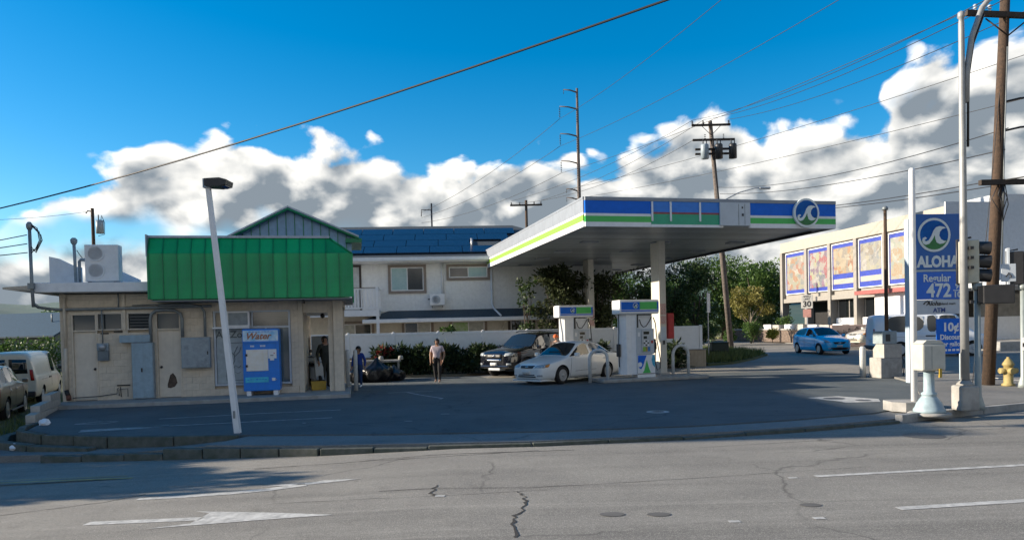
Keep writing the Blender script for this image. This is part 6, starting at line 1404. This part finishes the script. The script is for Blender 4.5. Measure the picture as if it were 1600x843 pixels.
def leaves(name, m, blobs, n, size, parent, aspect=2.0, shell=.55, droop=0.0):
    """blobs: (x,y,z,rx,ry,rz); n small bent leaves spread through the clumps, denser towards their skins"""
    bl = np.array(blobs, float); vol = bl[:, 3]*bl[:, 4]*bl[:, 5]; pr = vol**.67; pr /= pr.sum()
    k = NR.choice(len(bl), n, p=pr); d = NR.normal(size=(n, 3)); d /= np.linalg.norm(d, axis=1)[:, None]
    r = np.where(NR.rand(n) < shell, NR.uniform(.78, 1.06, n), NR.uniform(.2, 1.0, n)**.6)
    lump = 1+.16*np.sin(d[:, 0]*7+bl[k, 0]*3)*np.cos(d[:, 2]*6+bl[k, 1]*5)+.1*np.sin(d[:, 1]*13)
    P = bl[k, :3]+d*bl[k, 3:6]*(r*lump)[:, None]
    a = NR.normal(size=(n, 3))+d*.9; a[:, 2] -= droop; a /= np.linalg.norm(a, axis=1)[:, None]
    b = np.cross(a, NR.normal(size=(n, 3))); b /= np.linalg.norm(b, axis=1)[:, None]; c = np.cross(a, b)
    s = size*NR.uniform(.6, 1.35, n)[:, None]
    V = np.stack([P, P+a*s*.5+b*s/aspect*.5+c*s*.06, P+a*s-c*s*.05, P+a*s*.5-b*s/aspect*.5+c*s*.06], 1).reshape(-1, 3)
    me = bpy.data.meshes.new(name); idx = np.arange(n)*4
    me.vertices.add(n*4); me.vertices.foreach_set('co', V.ravel())
    F = np.stack([idx, idx+1, idx+2, idx+3], 1).ravel(); me.loops.add(n*4); me.loops.foreach_set('vertex_index', F.astype(np.int32))
    me.polygons.add(n); me.polygons.foreach_set('loop_start', (np.arange(n)*4).astype(np.int32)); me.update(calc_edges=True); me.materials.append(m)
    return link(name, me, parent)
m_bark = mat('bark', (.10, .075, .055), .95, var=.25, scale=10, bump=.7, bscale=25); m_barkp = mat('pale_bark', (.26, .22, .17), .9, var=.2, bump=.5, bscale=25)
def trunk(parent, z, h, r, limbs, m, rg, name='trunk', spread=.5):
    mb = MB(); mb.tube([(0, 0, z), (rg.uniform(-.05, .05)*h, rg.uniform(-.05, .05)*h, z+h*.35), (rg.uniform(-.08, .08)*h, rg.uniform(-.08, .08)*h, z+h*.7)], [r, r*.8, r*.55], 8)
    t = mb.build(name, m, parent)
    for k in range(limbs):
        a = 2*math.pi*k/limbs+rg.uniform(-.4, .4); z0 = z+h*rg.uniform(.28, .6)
        MB().tube([(0, 0, z0), (math.cos(a)*spread*.5, math.sin(a)*spread*.5, z0+h*.2), (math.cos(a)*spread, math.sin(a)*spread, z0+h*.42)], [r*.5, r*.35, r*.12], 6).build('limb', m, t)
    return t
def tree(name, label, loc, blobs, n, size, lm, h, r=.14, limbs=5, group=None, bark=None, spread=.8, aspect=2.0, cat='tree', shell=.55):
    t = thing(name, label, cat, loc, 0, group); rg = random.Random(int(abs(loc[0]*13+loc[1]*7)))
    trunk(t, -.1, h, r, limbs, bark or m_bark, rg, spread=spread)
    leaves('crown' if cat == 'tree' else 'foliage', lm, blobs, n, size, t, aspect, shell); return t
def cloudblobs(rg, n, rx, ry, z0, z1, br):
    out = []
    for _ in range(n):
        a = rg.uniform(0, 2*math.pi); q = rg.random()**.5; z = rg.uniform(z0, z1); s = br*rg.uniform(.65, 1.25)
        out.append((math.cos(a)*rx*q, math.sin(a)*ry*q, z, s, s, s*.8))
    return out
rg = random.Random(21)
# tall shrubs between fence and house
tree('fence_tree', 'dark bronze leafy tree behind the vinyl fence and rear pump', (2.2, 34.5, .05), cloudblobs(rg, 16, 1.0, .45, 1.9, 4.35, .52), 5200, .17, lf_bronze, 4.2, .07, 7, spread=.7)
tree('fence_tree', 'dark bronze leafy tree between the two canopy columns', (4.05, 34.7, .05), cloudblobs(rg, 14, .8, .4, 1.6, 4.2, .5), 4600, .17, lf_bronze, 4.2, .07, 7, spread=.6)
tree('sapling', 'slender sapling with small round leaves behind the black wagon', (.75, 34.3, .05), cloudblobs(rg, 11, .38, .25, 1.9, 4.3, .24), 430, .14, lf_dark, 4.4, .035, 6, spread=.35, aspect=1.4)
tree('sapling', 'thin bare-stemmed sapling beside the front canopy column', (5.6, 35.2, .05), cloudblobs(rg, 8, .5, .3, 1.8, 4.5, .28), 420, .16, lf_dark, 4.6, .03, 8, spread=.5)
# vine-covered screen and big hedge trees to the right
for k, (x, y) in enumerate(((7.4, 39.5), (8.8, 40.2), (10.3, 41.0))):
    tree('vine_tree', ['tall dark vine-hung tree behind the front canopy column', 'tall dark vine-hung tree between two others behind the fence', 'tall dark vine-hung tree beside the edge-on sign'][k], (x, y, .2), cloudblobs(rg, 18, .9, .6, .7, 4.6+.25*k, .55), 5600, .15, lf_dark, 4.4, .1, 5, 'vine-hung trees behind the fence', spread=.6)
    t_ = [o for o in bpy.data.objects if o.name.startswith('vine_tree')][-1]
BIG = [(15.0, 69, 2.4, 6.6), (17.6, 73, 2.8, 7.4), (20.6, 72, 2.9, 8.3), (23.6, 76, 2.8, 8.4), (12.2, 66, 2.3, 6.6), (9.4, 64, 2.2, 6.6), (25.6, 73, 2.4, 8.3), (22.6, 68.5, 2.2, 7.6)]
BL = ['dense sunlit tree behind the leaning transformer pole', 'dense tall tree right of the leaning transformer pole', 'rounded tall tree beyond the yellow-leaved tree', 'tallest dense tree against the mural building', 'dense tree behind the edge-on white sign', 'dense tree showing between canopy and fence', 'dense tree touching the far end of the mural building', 'dense tree over the yellow-leaved tree and speed sign']
for (x, y, r, ztop), lab in zip(BIG, BL): tree('hedge_tree', lab, (x, y, .5), cloudblobs(rg, 26, r*.75, r*.6, 1.2, ztop-1.2, r*.42), 7500, .26, lf_mid, ztop*.8, .2, 6, 'dense trees beyond the side street', spread=1.5)
tree('yellow_tree', 'spreading tree with yellow-olive leaves on several pale stems', (18.7, 57.5, .5), cloudblobs(rg, 22, 1.5, 1.0, 2.3, 4.0, .45), 5200, .15, lf_olive, 3.6, .09, 6, bark=m_barkp, spread=1.1)
for (x, y, r, h, lm, lab) in ((15.4, 56.5, .75, 1.7, lf_dark, 'round dark shrub by the leaning pole foot'), (17.0, 57.2, .5, 1.2, lf_mid, 'small green shrub below the yellow-leaved tree'), (18.2, 55.5, .8, 1.5, lf_mid, 'broad pale green shrub right of the leaning pole'), (19.7, 55.6, .48, 1.05, lf_lime, 'bright yellow-green shrub on the far verge'), (22.0, 59.5, .8, 2.0, lf_mid, 'leafy shrub at the speed limit sign'), (20.9, 62.5, 1.0, 2.6, lf_dark, 'dark shrub at the near corner of the mural building')):
    tree('shrub', lab, (x, y, .55), cloudblobs(rg, 9, r*.6, r*.5, .3, h-.3, r*.5), 1500, .14, lm, h*.6, .03, 5, 'shrubs on the far verge', spread=r*.5, cat='shrub')
# ti-leaf hedge: each plant its own
def ti(name, label, x, y, h, r, n, m, group, z=.09):
    t = thing(name, label, 'shrub', (x, y, z), 0, group); rg2 = random.Random(int(x*37)+int(y*11))
    st_ = MB()
    for k in range(5): a = rg2.uniform(0, 6.3); st_.tube([(.03*math.cos(a), .03*math.sin(a), 0), (r*.35*math.cos(a), r*.3*math.sin(a), h*.5), (r*.5*math.cos(a), r*.4*math.sin(a), h*.8)], [.02, .016, .01], 5)
    st_.build('stem', m_bark, t)
    leaves('foliage', m, cloudblobs(rg2, 13, r*.62, r*.48, .22, h-.22, .26), n, .24, t, 3.2, .6); return t
hx = [-5.45, -4.85, -4.2, -3.6, -3.05, -2.4, -1.75, -1.1, -.45]
hl = ['red-leaved shrub at the store end of the hedge', 'dark hedge shrub next to the red-leaved one', 'dark hedge shrub left of the walking person', 'dark hedge shrub behind the walking person', 'dark hedge shrub right of the walking person', 'dark hedge shrub below the green fence vine', 'dark hedge shrub midway to the black wagon', 'dark hedge shrub near the wagon headlight', 'dark hedge shrub hidden behind the black wagon']
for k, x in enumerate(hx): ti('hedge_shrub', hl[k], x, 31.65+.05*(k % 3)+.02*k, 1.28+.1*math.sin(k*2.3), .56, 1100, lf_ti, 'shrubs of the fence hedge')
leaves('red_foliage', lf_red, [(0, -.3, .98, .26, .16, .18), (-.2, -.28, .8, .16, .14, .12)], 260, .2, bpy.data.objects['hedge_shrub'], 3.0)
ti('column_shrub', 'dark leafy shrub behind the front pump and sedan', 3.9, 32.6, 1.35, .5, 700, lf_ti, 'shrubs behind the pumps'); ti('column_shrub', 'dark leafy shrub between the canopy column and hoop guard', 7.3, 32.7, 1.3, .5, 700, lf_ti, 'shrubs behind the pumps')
t = thing('fence_vine', 'small bright green vine tuft on top of the fence', 'vine', (-2.9, 32.85, 1.7)); MB().tube([(0, .1, -1.5), (.05, .06, .2), (-.15, 0, .3)], .012, 5).build('stem', m_bark, t); leaves('foliage', lf_mid, [(0, 0, .3, .3, .12, .1), (.2, 0, .34, .15, .1, .08)], 120, .15, t, 1.8)
# west side: hedge, tree and blue-roofed house
t = thing('west_hedge', 'clipped green hedge behind the parked cargo van', 'hedge', (-30, 44, -.6)); MB().tube([(-4, 0, 0), (-4, 0, 1.5)], .06, 5).tube([(4, 0, 0), (4, 0, 1.5)], .06, 5).build('stem', m_bark, t)
leaves('foliage', lf_mid, [(-11+i*1.0, rg.uniform(-.2, .2), 1.0+.9*(j), .75, .7, .62+rg.uniform(-.1, .15)) for i in range(23) for j in (0, 1, 1.15)], 15000, .17, t, 1.8)
tree('west_tree', 'bushy green tree rising beyond the blue-roofed house', (-43.5, 74, -.7), cloudblobs(rg, 22, 2.6, 2.0, 1.5, 5.2, 1.0), 6000, .28, lf_mid, 4.5, .2, 5, spread=1.6)
tree('west_tree', 'green tree behind the store corner and hedge', (-37.5, 66, -.7), cloudblobs(rg, 18, 2.0, 1.5, 1.2, 3.9, .8), 4500, .26, lf_mid, 3.6, .18, 5, spread=1.4)
bh = thing('blue_roof_house', 'grey bungalow with slate blue gable roof beyond the hedge', 'house', (-39.5, 58, -.7), rad(-12))
m_broof = mat('slate_roof', (.035, .085, .13), .7, var=.15, scale=8, streak=.15); m_bwall = mat('grey_siding', (.20, .22, .22), .8, var=.08, streak=.15)
MB().prism([(-5.0, 0), (4.2, 0), (4.2, 3.1), (-5.0, 3.1)], 0, 7).build('wall', m_bwall, bh)
MB().prism([(-.6, 3.0), (3.6, 4.95), (7.7, 3.0), (7.7, 2.88), (3.6, 4.8), (-.6, 2.88)], -5.4, 4.6, 'x').build('roof', m_broof, bh); MB().prism([(.1, 3.1), (6.9, 3.1), (3.5, 4.75)], 4.201, 4.26, 'x').build('gable_end', m_bwall, bh)
MB().tube([(2.2, 1.8, 4.1), (2.2, 1.8, 4.75)], .06, 8).build('vent_pipe', m_pipe, bh)
for x in (-3.4, -.8, 1.6):
    w = B('window', m_glassdk, bh, x, x+.9, -.05, -.002, 1.1, 2.4); B('frame', m_white, w, x-.08, x, -.06, -.001, 1.0, 2.5); B('frame', m_white, w, x+.9, x+.98, -.06, -.001, 1.0, 2.5)
for y in (1.2, 4.6): w = B('window', m_glassdk, bh, 4.202, 4.24, y, y+.9, 1.1, 2.4); B('frame', m_white, w, 4.202, 4.25, y-.08, y, 1.0, 2.5)
for k, (x, y, w_, h) in enumerate(((-31.5, 60, 7, 2.6), (-27, 64, 6, 2.8))):
    q = thing('far_bungalow', ['low teal-roofed bungalow beyond the silver sedan', 'low teal-roofed bungalow hidden behind the store corner'][k], 'house', (x, y, -.6), rad(-8), 'bungalows west of the store')
    B('wall', m_bwall, q, -w_/2, w_/2, 0, 5, 0, h); MB().prism([(-.5, h), (2.5, h+1.1), (5.5, h), (5.5, h-.1), (2.5, h+.98), (-.5, h-.1)], -w_/2-.4, w_/2+.4, 'x').build('roof', mat('teal_roof', (.10, .22, .28), .6, var=.1), q); B('window', m_glassdk, q, -1.2, -.2, -.05, -.002, 1, 2); B('window', m_glassdk, q, .8, 1.8, -.05, -.002, 1, 2)
# grass: blades as one mass each
def grass(name, pts_fn, n, h, m, w=.012):
    P = np.array([pts_fn() for _ in range(n)]); a = NR.uniform(0, 6.28, n); hh = h*NR.uniform(.4, 1.25, n); ln = NR.uniform(-.45, .45, (n, 2))*hh[:, None]
    d = np.stack([np.cos(a), np.sin(a), np.zeros(n)], 1)*w; tip = P+np.stack([ln[:, 0], ln[:, 1], hh], 1)
    V = np.stack([P-d, P+d, tip], 1).reshape(-1, 3); me = bpy.data.meshes.new(name); me.vertices.add(n*3); me.vertices.foreach_set('co', V.ravel()); me.loops.add(n*3); me.loops.foreach_set('vertex_index', np.arange(n*3, dtype=np.int32)); me.polygons.add(n); me.polygons.foreach_set('loop_start', (np.arange(n)*3).astype(np.int32)); me.update(calc_edges=True); me.materials.append(m)
    return tag(link(name, me), kind='stuff')
def inpoly(x, y, poly):
    c = False; j = len(poly)-1
    for i in range(len(poly)):
        if (poly[i][1] > y) != (poly[j][1] > y) and x < (poly[j][0]-poly[i][0])*(y-poly[i][1])/(poly[j][1]-poly[i][1])+poly[i][0]: c = not c
        j = i
    return c
def pick(poly, zf):
    xs_ = [p[0] for p in poly]; ys_ = [p[1] for p in poly]
    while True:
        x = rg.uniform(min(xs_), max(xs_)); y = rg.uniform(min(ys_), max(ys_))
        if inpoly(x, y, poly): return (x, y, zf(x, y))
tag(grass('verge_grass', lambda: pick([(9.1, 34.2), (10.4, 34.7), (12.3, 37.6), (14.2, 41.2), (14.1, 43.5), (13, 48), (9.8, 45)], lambda x, y: RZ(x, y)+.10), 9000, .34, lf_grass, .02), 'long green grass on the verge beyond the fence end', 'grass')
tag(grass('yard_grass', lambda: pick([(-22, 19.2), (-13.6, 18.6), (-11.5, 17.5), (-13.7, 21.3), (-14.7, 27), (-15, 33), (-26, 33)], lambda x, y: RZ(x, 20)+.05), 15000, .16, lf_grass, .014), 'rough grass under the vehicles beside the store', 'grass')
tag(grass('far_grass', lambda: pick([(22.0, 58.5), (22.2, 52.5), (23.4, 50.5), (24.6, 44.5), (27, 44.2), (25.5, 47), (24.2, 52), (21.9, 61.5)], lambda x, y: RZ(x, y)+.13), 4500, .3, lf_drygrass, .025), 'dry yellow grass on the far verge by the parked cars', 'grass')

# ------------------------------------------------------------------ utility poles
def insul(mb, p, h=.22, r=.06):
    for k in range(3): mb.lathe([(r*.5, p[2]+k*h/3), (r, p[2]+k*h/3+.02), (r*.5, p[2]+k*h/3+.05)], (p[0], p[1], 0), 8)
# wood pole on the corner
wp = thing('utility_pole', 'tall brown wood utility pole with two crossarms beside the green signal', 'utility pole', (13.42, 20.75, .05)); 
MB().tube([(0, 0, 0), (.27, 0, 5.0), (.62, 0, 11.6)], [.165, .15, .12], 12).build('shaft', m_wood, wp)
MB().box(-1.15, 1.5, -.2, -.08, 10.2, 10.34, M=Matrix.Translation((.55, 0, 0))@Matrix.Translation((0, 0, 10.27))@Matrix.Rotation(rad(4), 4, 'Y')@Matrix.Translation((0, 0, -10.27))).build('crossarm', m_wooddark, wp); MB().box(-.3, 1.1, -.26, -.12, 5.58, 5.72).build('crossarm', m_wooddark, wp)
for x in (-.35, 0.05, 1.25, 1.7):
    mb = MB(); insul(mb, (x, -.14, 10.36-.06*x)); mb.build('insulator', m_signgrey, wp)
for s in (-1, 1): MB().tube([(.55, -.15, 9.7), (.55+s*.62, -.15, 10.18)], .022, 5).build('brace', m_wooddark, wp)
MB().tube([(.30, -.16, 3.2), (.42, -.14, 6.6), (.54, -.13, 9.4)], .02, 6).build('riser_cable', m_pipe, wp)
for z in (7.9, 7.1): MB().tube([(.45, 0, z), (.9, -.1, z+.08), (1.5, -.2, z+.1)], .03, 5).build('bracket', m_dark, wp)
mb = MB(); rg3 = random.Random(2)
for k in range(7): mb.tube([(.3+rg3.uniform(-.1, .1), -.2, 5.6), (.25+rg3.uniform(-.3, .2), -.28, 5.2+rg3.uniform(-.2, .2)), (.32, -.2, 4.8+rg3.uniform(-.3, .3))], .012, 4)
mb.build('cable_loops', m_dark, wp)
# transformer pole across the side street, leaning
tp = thing('transformer_pole', 'leaning grey wood pole with three transformers beyond the fuel canopy', 'utility pole', (14.3, 48, RZ(14.3, 48)))
MB().tube([(0, 0, 0), (-.55, 0, 7.0), (-1.12, 0, 14.9)], [.19, .17, .13], 10).build('shaft', mat('grey_pole', (.17, .14, .12), .9, var=.25, scale=8, streak=.5), tp)
Z = 14.55
B('crossarm', m_wooddark, tp, -2.35, .15, -.18, -.06, Z, Z+.13); B('crossarm', m_wooddark, tp, -2.3, .42, -.18, -.06, Z-.95, Z-.82)
for z in (Z-1.55, Z-1.85): B('rack_beam', m_wooddark, tp, -2.15, .5, -.2, -.06, z, z+.12)
for x, dz, hh, rr_ in ((-2.3, .13, .24, .08), (-1.6, .13, .24, .08), (.05, .13, .24, .08), (-1.5, -.82, .35, .06), (-.3, -.82, .35, .06)):
    mb = MB(); insul(mb, (x, -.12, Z+dz), hh, rr_); mb.build('insulator', m_dark, tp)
for x, m in ((-1.62, m_grey), (-.72, m_dark), (.18, m_dark)):
    q = MB().lathe([(.001, Z-2.2), (.25, Z-2.18), (.25, Z-1.32), (.22, Z-1.26), (.001, Z-1.25)], (x, -.46, 0), 16).build('transformer', m, tp); MB().tube([(x-.1, -.46, Z-1.26), (x-.1, -.46, Z-.95)], .035, 6).build('bushing', m_dark, q); MB().tube([(x+.12, -.46, Z-1.26), (x+.12, -.46, Z-1.0)], .03, 6).build('bushing', m_dark, q)
for s in (-1, 1): MB().tube([(-1.08, -.12, Z-.6), (-1.08+s*.6, -.12, Z)], .02, 5).build('brace', m_wooddark, tp)
MB().tube([(-.25, -.2, 5), (-.75, -.2, 9.6), (-.95, -.2, 12.2)], .025, 5).build('riser_cable', m_dark, tp)
MB().tube([(-.75, -.1, 9.55), (.6, -.2, 10.2), (1.6, -.3, 10.45), (2.1, -.3, 10.45)], .035, 6).build('lamp_arm', m_steel, tp); B('luminaire', m_steel, tp, 1.9, 2.6, -.42, -.18, 10.36, 10.5, .04)
# steel transmission pole
sp = thing('transmission_pole', 'very tall slim steel pole with three insulated arms behind the canopy', 'utility pole', (8.1, 85, .8)); m_rust = mat('weathered_steel', (.16, .13, .115), .7, metal=.3, var=.15)
MB().tube([(0, 0, 0), (.05, 0, 28.5)], [.34, .13], 10).build('shaft', m_rust, sp)
for (z, l, ins) in ((28.3, 1.5, 0), (26.4, 2.0, 1), (23.3, 2.0, 1), (20.2, 1.95, 1), (17.0, 1.4, 0), (16.0, 1.4, 0)):
    a = MB().tube([(0, 0, z-.25), (-l*.5, 0, z+.02), (-l, 0, z+.1)], [.09, .075, .05], 6).build('arm', m_rust, sp)
    mb = MB()
    if ins:
        for k in range(6): mb.lathe([(.04, z-.15-k*.2), (.11, z-.1-k*.2), (.04, z-.05-k*.2)], (-l, 0, 0), 8)
        mb.build('insulator_string', m_dark, a)
    else: mb.tube([(-l, 0, z+.1), (-l, 0, z-.4)], .03, 5).build('insulator_string', m_dark, a)
def plainpole(name, label, loc, h, r, m, arm=None, az=0.0):
    t = thing(name, label, 'utility pole', loc); MB().tube([(0, 0, 0), (0, 0, h)], [r, r*.75], 8).build('shaft', m, t)
    if arm:
        B('crossarm', m_wooddark, t, -arm, arm, -.08, .06, h-.45, h-.32)
        for x in (-arm+.1, -arm*.4, arm*.5, arm-.1):
            mb = MB(); insul(mb, (x, 0, h-.32), .2, .07); mb.build('insulator', m_dark, t)
    return t
plainpole('utility_pole', 'wood pole with single crossarm rising behind the solar roof', (1.42, 60, .2), 12.15, .14, m_wood, 1.3)
q = plainpole('utility_pole', 'far slim pole with one side arm above the solar roof', (-11.5, 110, 0), 20.9, .16, m_dark); MB().tube([(0, 0, 19.9), (-1.5, 0, 20.0), (-1.55, 0, 19.0)], .07, 5).build('side_arm', m_dark, q)
q = plainpole('utility_pole', 'wood pole with one grey transformer beyond the flat roof', (-25.35, 45, -.6), 10.5, .13, m_wood)
c = MB().lathe([(.001, 8.95), (.22, 8.96), (.22, 9.75), (.001, 9.8)], (.42, 0, 0), 14).build('transformer', m_grey, q); MB().tube([(.35, 0, 9.78), (.35, 0, 10.1)], .03, 5).tube([(.5, 0, 9.78), (.55, 0, 10.05), (.72, 0, 9.6), (.7, 0, 8.9), (.3, 0, 8.8)], .018, 5).build('jumper_wire', m_dark, c)
MB().tube([(0, 0, 10.3), (-.3, 0, 10.35), (-.4, 0, 10.2)], .04, 5).build('bracket', m_dark, q)
plainpole('wood_post', 'thin brown wood pole beside the weathered service cabinets', (15.28, 30, RZ(15, 30)), 6.4, .085, m_wood)
q = [o for o in bpy.data.objects if o.name.startswith('wood_post')][0]; MB().lathe([(.12, 6.4), (.12, 6.5), (.05, 6.56)], (0, 0, 0), 8).build('cap', m_pipe, q)

# ------------------------------------------------------------------ overhead wires
m_wire = mat('wire', (.02, .02, .022), .6, var=.1)
def wire(label, a, b, sag, r, group, name='overhead_wire', n=18):
    a = Vector(a); b = Vector(b); pts = []
    for i in range(n+1):
        t = i/n; p = a.lerp(b, t); p.z -= sag*4*t*(1-t); pts.append(p-a)
    return tag(MB().tube(pts, r, 5).build(name, m_wire, None, a), label, 'wire', group)
wire('thick black cable sweeping up across the open sky above the store', (-27.5, 31.3, 6.55), (9.5, 9.4, 8.55), .75, .024, 'cables over the street')
for k, (x, z) in enumerate(((-.35, 10.55), (.05, 10.5), (1.25, 10.45))):
    wire('power line between the wood corner pole and the transformer pole', (13.42+x, 20.6, z+.05), (14.3+(-2.3, -1.6, .05)[k], 47.9, RZ(14.3, 48)+Z+.4), .45, .013, 'power lines from the corner pole')
    wire('power line running off the wood corner pole', (13.42+x, 20.6, z+.05), (15.5+x*1.5, -8, 10.0), .4, .013, 'power lines beyond the corner pole')
for x, z0 in ((.28, 5.78), (.9, 5.72), (.4, 6.6)):
    wire('low telephone line between the wood corner pole and the transformer pole', (13.42+x, 20.55, z0), (14.3-.6, 47.9, 9.2+(z0-5.7)*1.3), .35, .015, 'telephone lines from the corner pole')
wire('thick telephone cable from the wood corner pole out past the corner', (13.75, 20.55, 5.75), (20.5, 12, 6.6), .2, .02, 'telephone cables past the corner'); wire('pale cable crossing behind the street lamp', (13.95, 20.6, 7.2), (13.6, 47.9, 10.8), .5, .014, 'telephone lines from the corner pole')
for k, (xa, za) in enumerate(((-2.3, .38), (-1.6, .38))): wire('power line between the transformer pole and the solar-roof pole', (14.3+xa, 47.9, RZ(14.3, 48)+Z+za), (1.42+(-1.2, 1.2)[k], 60, 12.3), .5, .014, 'power lines beyond the canopy')
wire('power line between the transformer pole and the solar-roof pole', (12.1, 47.9, 13.9), (.2, 60, 12.1), .9, .014, 'power lines beyond the canopy')
for (z, l), e in zip(((26.4, 2.0), (23.3, 2.0), (20.2, 1.95)), ((20.0, 5, 20.2), (28.0, 5, 19.6), (37.0, 5, 19.2))):
    wire('high transmission line rising from the slim steel pole', (8.1-l, 85, z+.8-1.3), e, 1.6, .020, 'transmission lines from the steel pole', n=26); wire('high transmission line falling away beyond the slim steel pole', (8.1-l, 85, z+.8-1.3), (-11.5-1.5, 110, 19.6-(26.4-z)*.25), .9, .026, 'transmission lines beyond the steel pole')
for e, zz in (((45, 5, 17.6), 17.8), ((52, 5, 16.0), 16.6)): wire('low transmission line on the short arms of the steel pole', (8.1-1.4, 85, zz), e, 1.6, .019, 'lower lines of the steel pole', n=26)
for k in range(3): wire('service wire drooping to the mast on the flat roof', (-30, 27+.4*k, 5.4+.3*k), (-13.72, 21.0, 4.95-.25*k), .45, .014, 'service wires to the store')
mb = MB()
for k in range(3): mb.tube([(0, 0, .1), (.25+.05*k, -.05, -.05-.1*k), (.32+.04*k, -.08, -.4), (.2, -.06, -.62-.06*k), (.02, 0, -.75+.1*k)], .014, 5)
tag(mb.build('service_drop', m_wire, None, at_store(-.44, -.70, 5.18)), 'looped black cables hanging from the roof service mast', 'cable')
wire('thin wire from the far transformer pole off to the west', (-25.7, 45, 9.7), (-40, 43, 9.9), .6, .012, 'wires west of the store'); wire('thin wire between the far transformer pole and the store roof', (-25.2, 45, 6.6), (-12.9, 22, 4.6), .3, .012, 'wires west of the store')
wire('guy wire sloping from the wood corner pole to the sidewalk', (13.9, 20.7, 9.3), (12.75, 20.4, .06), 0, .01, 'guy wires', 'guy_wire')

# ------------------------------------------------------------------ neighbours west of the frame whose shade falls across the lot
nb = thing('west_apartments', 'three-storey apartment block west of the store', 'building', (-31, 21.2, -.7))
B('wall', m_cream, nb, -6, 8.4, -6.2, 6.0, 0, 10.2); B('roof_slab', m_concrete, nb, -6.3, 8.7, -6.5, 6.3, 10.2, 10.5)
for fl in range(3):
    for k in range(4): B('window', m_glass, nb, 8.401, 8.44, -5+k*2.8, -3.6+k*2.8, 1.0+fl*3.2, 2.3+fl*3.2)
nb = thing('west_duplex', 'two-storey pale duplex west of the parked van', 'building', (-33, 32.2, -.7)); B('wall', m_stucco, nb, -5, 6.5, -3.6, 3.0, 0, 6.4); MB().prism([(-5.4, 6.4), (6.9, 6.4), (.7, 8.2)], -3.9, 3.3).build('roof', m_shingle, nb)
for fl in range(2):
    for k in range(2): B('window', m_glass, nb, 6.501, 6.54, -2.6+k*2.8, -1.4+k*2.8, 1.0+fl*3.0, 2.2+fl*3.0)
tree('street_tree', 'broad street tree beside the road west of the raised lot', (-17.2, 12.4, -.6), cloudblobs(rg, 24, 1.9, 1.1, 2.0, 4.4, .7), 5000, .3, lf_mid, 3.8, .17, 6, spread=1.2)
